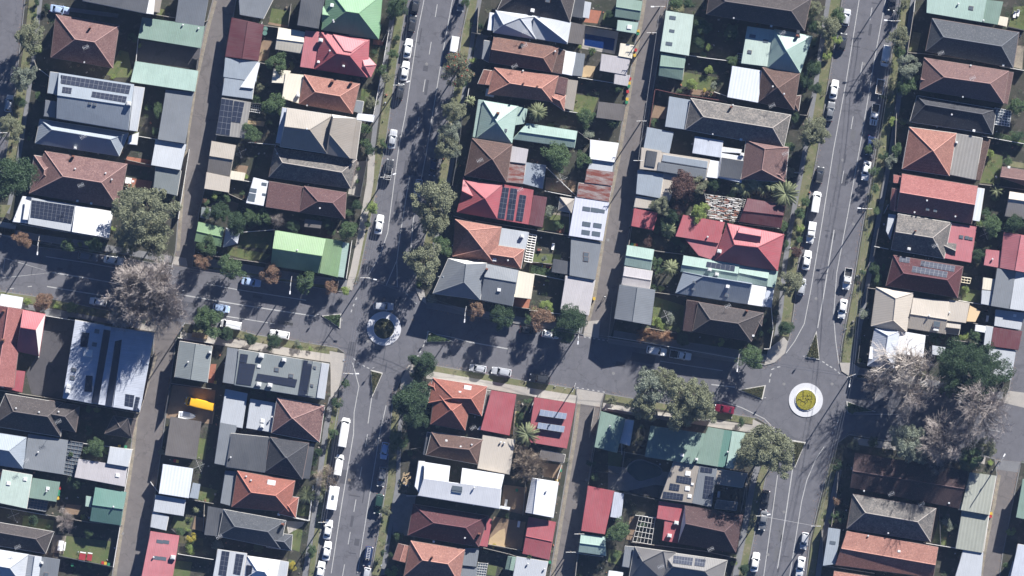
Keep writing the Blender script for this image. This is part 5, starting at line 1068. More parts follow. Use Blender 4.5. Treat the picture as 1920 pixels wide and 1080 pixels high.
TT((1,2),[(75,240,175,'drk',10),(165,685,66,'aut',4.5),(490,730,50,'mid',4),(575,725,22,'shl'),(690,735,70,'mid',5),(1050,510,225,'big',12.5),(1120,690,130,'gum',9),(930,690,105,'gum',9),(1490,500,45,'mid',4),(1480,415,24,'aut',2.6),(820,615,20,'shl'),(1460,850,60,'aut',4.6)])
TT((2,1),[(545,455,78,'mid',4.5),(640,475,32,'shl'),(530,755,82,'mid',5),(345,960,72,'mid',4.5),(390,715,38,'shm'),(1395,60,75,'drk',5),(1300,510,45,'mid',3),(1330,560,40,'gum',4),(1405,275,26,'shb'),(1170,930,50,'mid',3),(1175,1030,42,'mid',3),(1315,345,22,'shm'),(1245,370,26,'shb'),(1310,1040,35,'shm'),(1450,20,40,'mid',4)])
TT((2,2),[(130,490,78,'drk',4.5),(245,565,88,'drk',5),(345,520,50,'mid',4),(440,530,62,'mid',4.3),(655,600,55,'drk',3.8),(905,580,46,'drk',3.5),(1050,620,78,'mid',5),(935,640,32,'shm'),(1225,460,46,'lim',3.5),(35,735,75,'mid',4.5),(200,905,97,'mid',6),(490,940,76,'aut',5),(740,990,82,'mid',5.5),(935,1030,62,'aut',4.5),(160,365,32,'shm'),(290,355,22,'shm'),(1125,180,20,'shm'),(1120,270,18,'shm'),(1115,440,36,'drk',2.5),(1060,495,30,'mid',2.2),(20,415,24,'aut',2.5),(315,235,20,'shl')])
dead(*T((2,2),545,550),58*TK,21,'twigp','pinkish bare twiggy tree',3.8,dens=1.2)
TT((3,1),[(380,505,132,'blo',8),(345,790,98,'gum',7),(330,960,85,'gmg',7),(300,1060,90,'gum',7),(1305,845,66,'mid',3.5),(440,15,35,'mid',5),(1265,340,16,'shl'),(1365,370,12,'shy'),(1050,905,22,'shm')])
TT((3,2),[(325,40,75,'gmg',6),(1105,85,108,'mid',6),(1285,110,58,'mid',4.5),(205,420,180,'gum',10),(200,560,110,'gum',9),(275,735,82,'mid',5),(140,850,142,'gum',9),(1060,930,34,'shm'),(1120,955,30,'shm'),(1000,930,34,'shm'),(945,915,26,'shm'),(1025,990,16,'shl')])
TT((3,3),[(505,150,82,'aut',5),(700,210,102,'drk',6),(980,215,82,'aut',5),(1195,240,118,'drk',7),(1165,345,62,'mid',4.5),(140,550,92,'drk',5.5),(40,820,150,'drk',9),(60,930,100,'drk',8),(1010,125,50,'shl',2.6),(930,160,35,'shl',1.8),(1055,165,30,'shl',1.6),(90,640,45,'drk',4),(840,930,28,'shb'),(870,870,22,'shb')])
TT((3,4),[(895,930,34,'mid',3.4),(640,865,20,'shy'),(735,645,20,'shm')])
dead(*T((3,4),880,270),125*TK,33,'twigb','brown bare bushy tree',4.6,dens=1.5,n1=11,sq=.8)
dead(*T((3,4),870,190),70*TK,37,'twigb','small brown bare bushy tree',3.8,dens=1.4,n1=9)
TT((4,1),[(680,195,62,'mid',4),(890,225,62,'mid',4),(905,440,46,'mid',3.5),(660,300,50,'drk',3.5),(1475,480,60,'mid',4.5),(1430,590,58,'drk',4.5),(1345,850,42,'drk',3),(1485,960,105,'gum',7),(500,25,55,'shm',3),(1470,90,42,'mid',4),(1480,300,36,'mid',4),(335,885,32,'shm'),(80,640,38,'mid',3),(40,890,42,'mid',3),(525,655,26,'shm'),(700,650,16,'shy'),(745,680,16,'shm'),(690,395,26,'shm'),(580,25,40,'drk',4),(1500,200,50,'drk',5)])
TT((4,2),[(550,310,110,'pur',6),(600,240,50,'pur',4),(655,295,68,'gum',5),(765,290,56,'drk',3.5),(770,320,28,'pur',2.6),(380,450,78,'gum',5),(510,465,62,'pur',4),(465,520,58,'drk',4.5),(657,490,76,'lim',4.8),(425,600,60,'drk',4),(440,650,45,'drk',3),(290,710,44,'pur',3),(495,700,34,'drk',3),(345,855,46,'mid',3.2),(350,905,38,'shm'),(330,1035,32,'shm'),(388,1043,30,'shl'),(1385,690,28,'shm'),(1365,780,45,'pur',3),(1390,610,36,'shl'),(1320,1010,98,'gum',7),(1390,500,44,'mid',3.5),(1290,720,26,'shm'),(1430,420,40,'mid',3),(1270,600,40,'shm',2.4),(1240,545,35,'shl',2),(895,355,40,'shl',2.4),(1300,30,50,'mid',4),(350,610,36,'shb')])
TT((4,3),[(300,730,150,'gmg',10),(400,640,80,'gum',9),(250,860,110,'gum',9.5),(520,740,130,'gum',10.5),(650,800,140,'gum',11),(520,900,130,'gum',10.5),(690,880,100,'gum',10),(1035,500,95,'mid',5.5),(1282,290,58,'drk',4),(522,310,28,'shl'),(1195,190,20,'shm'),(1180,315,28,'shl'),(355,245,40,'shl'),(400,290,34,'shl'),(1100,330,28,'drk',2.5),(1130,240,26,'shm')])
dead(*T((4,3),290,345),85*TK,41,'twigo','low orange brown bare tree',3.8,dens=1.6,sq=.55)
dead(*T((4,3),420,355),70*TK,43,'twigo','small orange brown bare tree',3.6,dens=1.5,sq=.6)
TT((4,4),[(1150,160,175,'gum',10.5),(1050,200,125,'gum',10),(1230,230,125,'gum',10),(75,755,84,'mid',5),(60,925,30,'shm'),(985,1030,40,'drk',3),(910,990,26,'shl'),(440,95,40,'shm',2),(1500,1000,1,'shb')][:8])
TT((5,1),[(20,500,55,'drk',5),(40,640,45,'drk',5),(40,60,60,'gum',6),(130,200,85,'gum',7),(200,110,60,'mid',5.5),(60,960,95,'gum',7),(195,290,40,'shl',3),(680,35,40,'gum',4),(640,270,85,'gum',6),(700,480,95,'gmg',6.5),(690,610,80,'mid',6),(640,370,55,'mid',5),(1495,770,72,'mid',5),(480,1040,40,'gum',4),(1455,985,38,'shm'),(1500,1030,34,'shl'),(670,880,30,'shl'),(730,895,26,'shm'),(800,915,24,'shm')])
TT((5,2),[(1310,585,78,'mid',5),(1478,570,74,'drk',5),(1215,795,62,'drk',4),(575,125,55,'shg',3),(625,45,52,'mid',3.5),(460,905,44,'drk',3),(522,890,25,'shb'),(502,965,20,'shb'),(460,200,40,'mid',4),(1300,70,34,'shl'),(1120,1050,30,'shl'),(470,320,34,'mid',3),(420,40,40,'mid',4)])
TT((5,3),[(1130,560,205,'fig',10),(1265,625,190,'fig',11),(1050,610,160,'fig',9),(385,190,48,'shg',3),(1190,350,50,'mid',3.4),(1110,345,34,'shl'),(290,870,36,'mid',1.6),(350,880,22,'shm',1),(350,525,20,'shl'),(960,345,26,'shm')])
TT((5,4),[(700,100,135,'gmg',8),(760,190,80,'gmg',7),(1170,200,100,'mid',7.5),(1270,150,80,'gum',7),(1140,260,70,'mid',6),(1045,720,24,'shm'),(450,110,45,'shb',2),(190,540,30,'aut',2.5),(180,640,34,'shm',2),(150,690,26,'shl',1.5),(1300,260,22,'shl')])
TT((1,3),[(310,100,72,'aut',4.5),(520,140,46,'mid',3),(640,870,30,'shm'),(700,880,26,'shl'),(1460,250,60,'drk',5),(1470,180,55,'mid',5),(410,130,30,'shl'),(200,95,30,'shl'),(1100,230,28,'shy')])
TT((2,3),[(50,250,105,'mid',5.5),(170,330,50,'drk',3.2),(348,372,44,'drk',3),(515,388,60,'drk',3.5),(1035,690,34,'mid',3),(865,930,24,'shm'),(945,1050,40,'mid',3),(700,430,24,'shm'),(780,440,18,'shl'),(1030,15,38,'shl',3),(1530,520,40,'drk',3.5),(400,90,1,'shb')][:11])
TT((1,4),[(690,150,74,'mid',4.5),(770,175,26,'shl'),(545,395,56,'drk',3.4),(600,655,24,'shl'),(1300,760,36,'mid',2.5),(1390,805,44,'shy',1.8),(645,1000,26,'shm'),(350,720,20,'shm'),(1360,745,22,'shl')])
dead(*T((1,4),475,670),72*TK,51,'twigp','pinkish grey bare shrubby tree',3.4,dens=1.4)
TT((2,4),[(1420,100,72,'mid',4.5),(1330,610,44,'gum',3.5),(835,185,34,'drk',2.2),(810,335,26,'shm'),(650,1010,34,'shy',1.2),(850,515,30,'shg',2),(1500,190,26,'shm'),(1405,940,28,'shm'),(1370,1050,50,'shl',2),(1365,930,26,'shb')])
palmt(*T((1,4),1412,605),28*TK,12,1.6); palmt(*T((2,4),750,492),72*TK,20,2.6)
palmt(*T((3,1),955,810),76*TK,26,4.8); palmt(*T((3,1),470,730),46*TK,16,2.5); palmt(*T((3,1),1510,895),44*TK,16,2); palmt(*T((3,1),1310,870),50*TK,18,2.4)
palmt(*T((3,4),880,55),95*TK,24,5.5); palmt(*T((3,3),150,890),34*TK,14,3)
palmt(*T((4,2),1285,360),100*TK,34,5,.7,'great date palm with dense pale fronds'); palmt(*T((4,2),1085,290),80*TK,20,3.4); palmt(*T((4,2),1000,330),68*TK,18,3); palmt(*T((4,2),930,310),50*TK,16,3); palmt(*T((4,2),1130,330),60*TK,18,3); palmt(*T((4,2),1170,300),62*TK,20,3.6); palmt(*T((4,2),1040,250),48*TK,16,3.8); palmt(*T((4,2),960,280),55*TK,18,3.4)
palmt(*T((4,2),455,895),70*TK,20,3.2); palmt(*T((5,2),1345,338),58*TK,10,2.6); palmt(*T((4,2),440,620),60*TK,22,3.4); palmt(*T((3,3),230,1000),20*TK,12,2)
# big leafless plane trees
dead(*T((1,3),1045,95),270*TK,61,'twigp','huge pinkish brown leafless plane tree',13,dens=1.75,n1=13,sq=.95)
dead(*T((1,2),1050,1000),150*TK,62,'twigp','pinkish brown leafless tree',10,dens=1.5,n1=11,sq=.9)
dead(*T((5,3),705,560),240*TK,71,'twigw','pale silvery leafless tree',12,dens=1.0,n1=11,thick=1.7)
dead(*T((5,3),700,760),160*TK,72,'twigp','pinkish leafless tree',11,dens=1.05,n1=11,thick=1.5); dead(*T((5,3),480,720),120*TK,77,'twigp','grey pink leafless tree',7.0,dens=1.1)
dead(*T((5,3),1215,880),220*TK,73,'twigp','broad pinkish leafless tree',12,dens=1.12,n1=13,thick=1.5)
dead(*T((5,4),950,110),185*TK,74,'twigp','sprawling pinkish leafless tree',11,dens=1.1,n1=12,thick=1.4); dead(*T((5,4),930,260),90*TK,75,'twigp','small pinkish leafless tree',5.5,dens=1.4)
dead(*T((2,4),890,350),90*TK,76,'twigb','low bare street tree',4.0,dens=1.2)
# hedges
def hedge(t, x0, y0, x1, y1, wpx, h, mat, adj):
    a = W(*T(t, x0, y0)); c = W(*T(t, x1, y1)); L = hypot(c[0]-a[0], c[1]-a[1]); wd = wpx*TK*S
    px, py = T(t, (x0+x1)/2, (y0+y1)/2); e = empty('hedge', (a[0], a[1], KH), atan2(c[1]-a[1], c[0]-a[0])); b = MB(); r = random.Random(int(x0+y0))
    for i in range(int(L*wd*170)+200): leafq(b, r.uniform(0, L), r.uniform(-wd/2, wd/2), h*r.uniform(.35, 1.05), .09, r)
    o = b.obj('foliage', mat, e); b = MB()
    for i in range(int(L/.8)+1): b.bar((i*.8, 0, 0), (i*.8, 0, h*.8), .04, 5)
    b.obj('stems', 'bark', e); tag(e, rel(px, py, adj), 'hedge')
hedge((3,2),910,905,1130,960,60,1.5,'lmid','bushy green hedge'); hedge((5,1),640,868,850,912,36,1.2,'lgum','olive hedge in house shade'); hedge((4,1),1480,120,1450,200,30,1.8,'lmid','narrow green hedge')
hedge((2,4),800,280,822,200,40,1.7,'ldark','clipped dark green hedge'); hedge((5,1),1330,980,1543,1040,50,1.0,'lmid','flowering garden hedge')
# ================= VEHICLES =================
CARCOL = dict(white=A(.72,.72,.70), silver=A(.40,.41,.43), grey=A(.16,.165,.175), dark=A(.035,.037,.042), navy=A(.02,.035,.09), black=A(.015,.015,.017), lblue=A(.35,.45,.62), red=A(.13,.008,.025), green=A(.02,.05,.04), yellow=A(.80,.42,.02), cream=A(.62,.60,.52))
for k, c in CARCOL.items(): plain_mat('car_'+k, c, .32, .5)
plain_mat('carglass', A(.012,.015,.02), .08, .5); plain_mat('bumper', A(.03,.03,.032), .7)
# L, W, bonnet z, belt z, roof z, windscreen base x, roof front x, roof rear x, rear glass base x, nose/tail taper
BODY = dict(sedan=(4.65,1.84,.82,.92,1.43,.90,.22,-1.02,-1.68), hatch=(4.05,1.75,.86,.93,1.48,.98,.30,-1.35,-1.80), wagon=(4.75,1.84,.84,.93,1.50,.95,.30,-1.75,-2.15),
 suv=(4.75,1.92,1.02,1.10,1.74,.98,.42,-1.70,-2.12), ute=(5.1,1.88,1.02,1.08,1.72,1.15,.62,-.28,-.52), van=(4.95,1.92,1.12,1.25,1.95,1.75,1.15,-2.32,-2.42), longvan=(6.9,2.05,1.25,1.45,2.55,2.75,2.15,-3.30,-3.38))
CARM = {}
def loft(b, st, mi=0, close=True):
    n = len(st[0]); base = len(b.v)
    for s_ in st: b.v += [tuple(p) for p in s_]
    for i in range(len(st)-1):
        for j in range(n):
            k = (j+1) % n; f = (base+i*n+j, base+i*n+k, base+(i+1)*n+k, base+(i+1)*n+j); b.f.append(f); b.m.append(mi); b.uv += [(0,0)]*4
    if close:
        b.f.append(tuple(base+j for j in range(n-1,-1,-1))); b.m.append(mi); b.uv += [(0,0)]*n
        b.f.append(tuple(base+(len(st)-1)*n+j for j in range(n))); b.m.append(mi); b.uv += [(0,0)]*n
def sect(x, w, z0, z1, cr=.10):
    h = z1-z0
    pts = [(w*.90,z0),(w,z0+h*.25),(w*.995,z0+h*.62),(w*.95,z1-cr*.45),(w*.80,z1),(0,z1+.015)]
    return [(x,y,z) for y,z in pts] + [(x,-y,z) for y,z in pts[-2::-1]]
def car_meshes(typ):
    if typ in CARM: return CARM[typ]
    L, Wd, zb, zc, zr, x1, x2, x3, x4 = BODY[typ]; hw = Wd/2; hl = L/2; b = MB()
    tr = zc if typ in ('sedan',) else zc
    xs = [(-hl,.78,.50,tr-.22),(-hl+.07,.90,.34,tr-.10),(-hl+.30,.965,.26,tr-.02),(-hl+.75,.99,.22,tr),(x4+.02,1,.22,tr),(0,1,.22,zc),(x1-.05,1,.22,zc-.01),(x1+.08,.995,.22,zb+.03),(hl-.75,.97,.22,zb-.03),(hl-.32,.92,.25,zb-.12),(hl-.10,.80,.32,zb-.24),(hl,.62,.42,zb-.36)]
    if typ == 'ute': xs = [(-hl,.96,.40,.55),(-hl+.05,.98,.35,.60),(-hl+.3,.99,.3,.62),(x4-.12,.99,.25,.62),(x4-.10,1,.22,zc)] + xs[5:]
    if typ in ('van','longvan'): xs = [(-hl,.94,.40,tr-.05),(-hl+.06,.98,.32,tr)] + xs[3:6] + [(x1-.05,1,.22,zc-.01),(x1+.08,.99,.22,zb+.03),(hl-.35,.93,.25,zb-.10),(hl-.10,.84,.32,zb-.28),(hl,.70,.42,zb-.45)]
    xs = sorted(xs, key=lambda s: s[0]); loft(b, [sect(x, hw*k, z0, z1) for x, k, z0, z1 in xs])
    # cabin
    rw = hw*(.76 if typ in ('sedan','hatch') else .80); bw = hw*.93
    if typ in ('van','longvan'): rw = hw*.88; bw = hw*.97
    def cs(x, w, z): return [(x, w*.98, z-.02 if z > zc+.1 else z), (x, w*.72, z+.03 if z > zc+.1 else z), (x, 0, z+.045 if z > zc+.1 else z), (x, -w*.72, z+.03 if z > zc+.1 else z), (x, -w*.98, z-.02 if z > zc+.1 else z)]
    lo = [(x4, bw*.92), (x4*.5+x1*.5, bw), (x1, bw*.92)]
    B0 = [(x1,bw*.90,zc-.03),(x1,-bw*.90,zc-.03),(x4,-bw*.90,zc-.03),(x4,bw*.90,zc-.03)]
    T0 = [(x2,rw*.93,zr-.03),(x2,-rw*.93,zr-.03),(x3,-rw*.92,zr-.03),(x3,rw*.92,zr-.03)]
    mxf = (x2*.65+x3*.35, x2*.35+x3*.65)
    rows = []
    n = 7
    for i in range(n):
        f = i/(n-1); x = x3+(x2-x3)*f; cz = zr + .035*sin(pi*f); rows.append([(x, rw*(.93+.05*sin(pi*f))*s_, cz - .05*abs(s_)**3) for s_ in (-1,-.75,-.35,0,.35,.75,1)])
    for i in range(n-1):
        for j in range(6): b.face([rows[i][j], rows[i+1][j], rows[i+1][j+1], rows[i][j+1]])
    rt = rows
    fr = [B0[0], B0[1], rt[-1][0], rt[-1][-1]]; b.face([B0[1], B0[0], rt[-1][6], rt[-1][3], rt[-1][0]])
    b.face([B0[3], B0[2], rt[0][0], rt[0][3], rt[0][6]])
    sL = [rows[i][6] for i in range(n)]; b.face([B0[0], B0[3]] + sL); sR = [rows[i][0] for i in range(n)][::-1]; b.face([B0[2], B0[1]] + sR)
    if typ == 'ute':   # tray walls
        for (cx, cy, sx, sy) in ((( -hl+x4)/2, hw*.94, (hl+x4)-.02, .07), ((-hl+x4)/2, -hw*.94, (hl+x4)-.02, .07), (-hl+.05, 0, .07, Wd*.9)): b.box(cx, cy, .83, sx, sy, .50)
    M = {'body': b}
    def quad(a, c, d, e_, m=.06, off=.012):
        a, c, d, e_ = map(Vector, (a, c, d, e_)); ce = (a+c+d+e_)/4; nrm = (c-a).cross(e_-a).normalized(); bb = MB()
        if nrm.dot(ce - Vector((ce.x*.6, 0, .8))) < 0: nrm = -nrm
        q = [p + (ce-p).normalized()*m + nrm*off for p in (a, c, d, e_)]; q2 = [p - nrm*.03 for p in q]
        if (q[1]-q[0]).cross(q[3]-q[0]).dot(nrm) < 0: q = q[::-1]; q2 = q2[::-1]
        bb.face(q)
        for i in range(4): bb.face([q2[i], q2[(i+1) % 4], q[(i+1) % 4], q[i]])
        return bb
    M['windscreen'] = quad(B0[0], B0[1], rt[-1][0], rt[-1][6], .07)
    if typ not in ('longvan',): M['rear_window'] = quad(B0[3], B0[2], rt[0][0], rt[0][6], .10)
    wl = (B0[0][0]*.92+B0[3][0]*.08) if typ not in ('van','longvan') else x1; wr = x4*.93 if typ not in ('van','longvan') else x1-1.2
    tl = x2-.08; trr = x3+.08 if typ not in ('van','longvan') else x2-.85
    for i, s_ in enumerate((1, -1)): M['side_window%d' % i] = quad((wl-.1, s_*bw*.905, zc+.03), (wr+.12, s_*bw*.905, zc+.03), (trr, s_*rw*.945, zr-.13), (tl, s_*rw*.945, zr-.13), .05, .02)
    for i, s_ in enumerate((1, -1)):
        h = MB(); h.box(hl-.16, s_*hw*.66, zb-.22, .22, .36, .14, s_*-.35); M['headlight%d' % i] = h
        h = MB(); h.box(-hl+.05, s_*hw*.74, tr-.22 if typ != 'ute' else .7, .12, .26, .16); M['taillight%d' % i] = h
        h = MB(); h.box(x1-.18, s_*(hw+.09), zc+.06, .14, .20, .13); M['mirror%d' % i] = h
    h = MB(); h.box(hl-.06, 0, .38, .14, Wd*.72, .16); h.box(-hl+.04, 0, .40, .12, Wd*.8, .16); M['bumper'] = h
    wh = MB(); wh.bar((0,-.10,0),(0,.10,0),.32,16); rim = MB(); rim.bar((0,-.108,0),(0,.108,0),.19,10)
    if typ == 'ute': h = MB(); h.box((-hl+x4)/2-.03, 0, .635, hl+x4-.2, Wd*.82, .02); M['tray_liner'] = h
    out = {k: m for k, m in M.items()}
    CARM[typ] = (out, wh.mesh('wheel', 'tyre'), rim.mesh('rim', 'rim'), (hl*.62, hw-.12)); return CARM[typ]
CACHE = {}
def cmesh(typ, k, col):
    m = car_meshes(typ)[0][k]; base = k.rstrip('01')
    mk = dict(body='car_'+col, windscreen='carglass', rear_window='carglass', side_window='carglass', headlight='lampw', taillight='lampr', mirror='car_'+col, bumper='bumper', tray_liner='bumper')[base]
    key = (typ, k, mk)
    if key not in CACHE: CACHE[key] = m.mesh(base, mk, smooth=False)
    return CACHE[key]
ADJ = dict(white='white', silver='silver', grey='grey', dark='dark charcoal', navy='dark blue', black='black', lblue='pale blue white', red='bright red', green='dark green', yellow='yellow', cream='cream')
WORD = dict(sedan='sedan', hatch='hatchback', wagon='station wagon', suv='large four wheel drive', ute='pickup ute', van='panel van', longvan='long high roofed van')
DIRS = {'U': atan2(1, .165), 'D': atan2(-1, -.165), 'L': pi - .165, 'R': -.165}
def car(px, py, typ, col, d, off=0.0, extra='', z=0.012, verb='parked'):
    x, y, _ = W(px, py, .7); e = empty('van' if 'van' in typ else 'parked_car', (x, y, z), DIRS[d] + radians(off))
    cat = 'van' if 'van' in typ else 'car'
    tag(e, rel(px, py, ('%s %s %s %s' % (ADJ[col], WORD[typ], extra, verb)).replace('  ', ' ')), cat, 'vehicles parked along the streets' if verb == 'parked' else None)
    parts = car_meshes(typ); bo = None
    for k in parts[0]:
        o = link(k.rstrip('01'), cmesh(typ, k, col), e)
    wx, wy = parts[3]
    for sx in (1, -1):
        for sy in (1, -1):
            wo = link('wheel', parts[1], e, (wx*sx if sx > 0 else -wx*1.0, wy*sy+.02*sy, .32)); link('rim', parts[2], wo)
    return e
def boxpart(e, name, mat, boxes, bars=()):
    b = MB()
    for x in boxes: b.box(*x)
    for q in bars: b.bar(*q)
    return b.obj(name, mat, e)
for a in [
 (112,18,'sedan','lblue','R'),(17,194,'hatch','silver','U'),
 (765,91,'sedan','white','U',0),(759,133,'sedan','white','U'),(773,44,'hatch','dark','U'),(779,10,'hatch','dark','U'),(750,172,'hatch','dark','U'),(851,88,'van','white','D'),(865,5,'hatch','grey','D'),
 (736,261,'sedan','silver','U'),(711,421,'sedan','white','U'),(812,314,'hatch','navy','D'),(826,262,'hatch','silver','D'),(784,352,'hatch','silver','D'),
 (165,481,'wagon','grey','R'),(213,488,'sedan','white','R'),(471,529,'sedan','lblue','R'),(184,566,'hatch','white','L'),
 (415,578,'hatch','lblue','R',0),(433,609,'van','white','L'),(524,627,'wagon','white','L'),
 (991,620,'hatch','dark','R'),(1032,627,'hatch','white','R'),(896,691,'hatch','silver','L'),(940,697,'wagon','silver','L'),(1012,710,'suv','dark','L'),
 (1231,658,'suv','white','R'),(1358,767,'sedan','red','L'),
 (645,811,'longvan','white','U'),(635,872,'van','white','U'),(615,993,'sedan','white','U'),(613,1033,'sedan','white','U'),(601,1070,'sedan','white','U'),
 (721,845,'hatch','lblue','D'),(716,894,'suv','grey','D'),(710,945,'suv','green','D'),(687,1080,'hatch','silver','D'),
 (1564,168,'sedan','white','U'),(1557,209,'sedan','grey','U'),(1580,78,'hatch','dark','U'),(1587,33,'hatch','silver','U'),(1537,328,'hatch','dark','U'),(1530,379,'van','white','U'),(1513,488,'sedan','white','U'),(1503,538,'hatch','silver','U'),
 (1661,105,'van','white','D',0),(1674,2,'sedan','dark','D'),(1632,273,'sedan','navy','D'),(1624,320,'sedan','white','D'),(1580,579,'sedan','white','D'),
 (1434,938,'suv','dark','D'),(1431,976,'sedan','grey','D'),(1416,1054,'sedan','white','U'),(1508,1014,'hatch','silver','D'),(1501,1062,'sedan','white','D'),
 ]:
    car(*a)
car(719,574,'wagon','silver','R',off=6,verb='driving round the roundabout')
def ute(px, py, col, d, extra, frame=None):
    e = car(px, py, 'ute', col, d, extra=extra)
    if frame == 'rack': boxpart(e, 'rack', 'white', [(-1.0,.8,1.25,2.9,.06,.06),(-1.0,-.8,1.25,2.9,.06,.06),(-2.3,0,1.25,.06,1.6,.06),(-1.4,0,1.255,.06,1.6,.06),(-.6,0,1.26,.06,1.6,.06)])
    if frame == 'canopy': boxpart(e, 'canopy', 'white', [(-1.55,0,1.25,1.9,1.7,.95)])
    if frame == 'stripe': boxpart(e, 'bonnet_stripes', 'black', [(1.85,.28,1.035,1.1,.20,.02),(1.85,-.28,1.035,1.1,.20,.02)])
    return e
ute(729,318,'dark','U','with a white tray rack','rack'); ute(1276,666,'white','R','with an open black tray'); ute(1521,436,'white','D','with a boxed white canopy','canopy'); ute(1640,215,'white','D','with dark bonnet stripes','stripe'); ute(1589,523,'white','D','with an open tray')
# yellow van in the dirt yard, blue car with roof rack
car(374,757,'longvan','yellow','L',off=-4,z=KH+.012)
e = car(690,1043,'suv','navy','D',extra='with a white roof ladder')
boxpart(e, 'ladder', 'white', [(-.6,.35,1.9,3.0,.05,.05),(-.6,-.35,1.9,3.0,.05,.05)] + [(-1.9+.4*i,0,1.895,.06,.66,.04) for i in range(7)])
# caravan
def caravan(px, py):
    x, y, _ = W(px, py, 1.5); e = empty('caravan', (x, y, .012), DIRS['U']); tag(e, rel(px, py, 'large white caravan with a dark roof hatch parked'), 'caravan', 'vehicles parked along the streets')
    b = MB(); loft(b, [[(xx, s_*w_, z) for s_, z in ((1,z0),(1,z1-.15),(.9,z1),(-.9,z1),(-1,z1-.15),(-1,z0))] for xx, w_, z0, z1 in ((-2.75,1.1,.75,2.4),(-2.65,1.18,.55,2.6),(2.5,1.18,.55,2.6),(2.8,1.1,.75,2.1))])
    b.obj('body', 'white', e); boxpart(e, 'roof_hatch', 'skyl', [(.2,0,2.64,1.0,.6,.1)]); boxpart(e, 'drawbar', 'steel', [], [((2.7,.5,.45),(3.7,0,.45),.05),((2.7,-.5,.45),(3.7,0,.45),.05)])
    for s_ in (1,-1):
        boxpart(e, 'window', 'carglass', [(.6,s_*1.185,1.7,1.4,.03,.6)]); b = MB(); b.bar((-.2,s_*1.0,.32),(-.2,s_*1.18,.32),.32,14); o = b.obj('wheel', 'tyre', e)
        b = MB(); b.bar((-.2,s_*1.17,.32),(-.2,s_*1.19,.32),.18,10); b.obj('rim', 'rim', o)
caravan(624, 934)
# car trailer
x, y, _ = W(1650, 163); e = empty('trailer', (x, y, .012), DIRS['D']); tag(e, rel(1650, 163, 'white framed box trailer with timber load parked'), 'trailer')
boxpart(e, 'frame', 'white', [(0,.85,.75,3.4,.08,.35),(0,-.85,.75,3.4,.08,.35),(1.7,0,.75,.08,1.7,.35),(-1.7,0,.75,.08,1.7,.35),(-1.75,0,1.5,.08,2.0,.08),(-1.75,.9,1.1,.08,.08,.8),(-1.75,-.9,1.1,.08,.08,.8)])
boxpart(e, 'floor', 'timber', [(0,0,.58,3.3,1.6,.05)]); boxpart(e, 'load', 'tgg', [(.5,.3,.75,1.4,.5,.3),(-.8,-.3,.72,.9,.6,.25)]); boxpart(e, 'drawbar', 'steel', [], [((1.7,0,.5),(2.9,0,.5),.05)])
for s_ in (1,-1): b = MB(); b.bar((-.1,s_*.95,.32),(-.1,s_*1.12,.32),.3,14); b.obj('wheel', 'tyre', e)
# boat in the dirt yard
x, y, _ = W(351, 779); e = empty('boat', (x, y, KH), -.12); tag(e, 'small white boat with blue cover in the dirt yard below the yellow van', 'boat')
b = MB(); loft(b, [[(xx, s_*w_, z) for s_, z in ((1,.95),(.75,.45),(0,.25),(-.75,.45),(-1,.95),(-.8,.98),(0,.9),(.8,.98))] for xx, w_ in ((-2.0,.75),(-1,.85),(.4,.8),(1.4,.5),(2.0,.05))]); b.obj('hull', 'white', e)
boxpart(e, 'cover', 'blw', [(-.5,.15,1.03,2.2,.95,.12)]); boxpart(e, 'trailer_frame', 'steel', [(0,.4,.3,4.2,.08,.08),(0,-.4,.3,4.2,.08,.08)])
# ================= FENCES, POLES, WIRES, BINS, YARD THINGS =================
def fence(t, pts, mat='fencep', h=1.7, adj='weathered paling fence', wdt=.09, cap=True, z0=KH):
    P2 = [T(t, pts[i], pts[i+1]) for i in range(0, len(pts), 2)]
    m = len(P2)//2; mx = ((P2[m-1][0]+P2[m][0])/2, (P2[m-1][1]+P2[m][1])/2)
    w0 = W(*mx); e = empty('fence' if h > 1.2 or 'fence' in adj else 'wall', (w0[0], w0[1], z0)); tag(e, rel(mx[0], mx[1], adj), 'fence', 'fences between the yards')
    b = MB(); pb = MB(); cb = MB(); k = 0
    for i in range(len(P2)-1):
        a = W(*P2[i], 1); c = W(*P2[i+1], 1); ax, ay, cx, cy = a[0]-w0[0], a[1]-w0[1], c[0]-w0[0], c[1]-w0[1]; L = hypot(cx-ax, cy-ay)
        if L < .1: continue
        an = atan2(cy-ay, cx-ax); b.box((ax+cx)/2, (ay+cy)/2, h/2+.02*(i % 2)*.1, L, wdt*.6, h, an)
        cb.box((ax+cx)/2, (ay+cy)/2, h+.03+.004*(i % 2), L, wdt*1.5, .05, an)
        n = max(1, int(L/2.4))
        for j in range(n+1): pb.box(ax+(cx-ax)*j/n, ay+(cy-ay)*j/n, h/2+.05, .13, .13, h+.12, an)
    b.obj('panel', mat, e); pb.obj('posts', mat, e)['kind'] = 'stuff'
    if cap: cb.obj('capping', 'fencew' if mat in ('fencew','render') else mat, e)
FP = {}
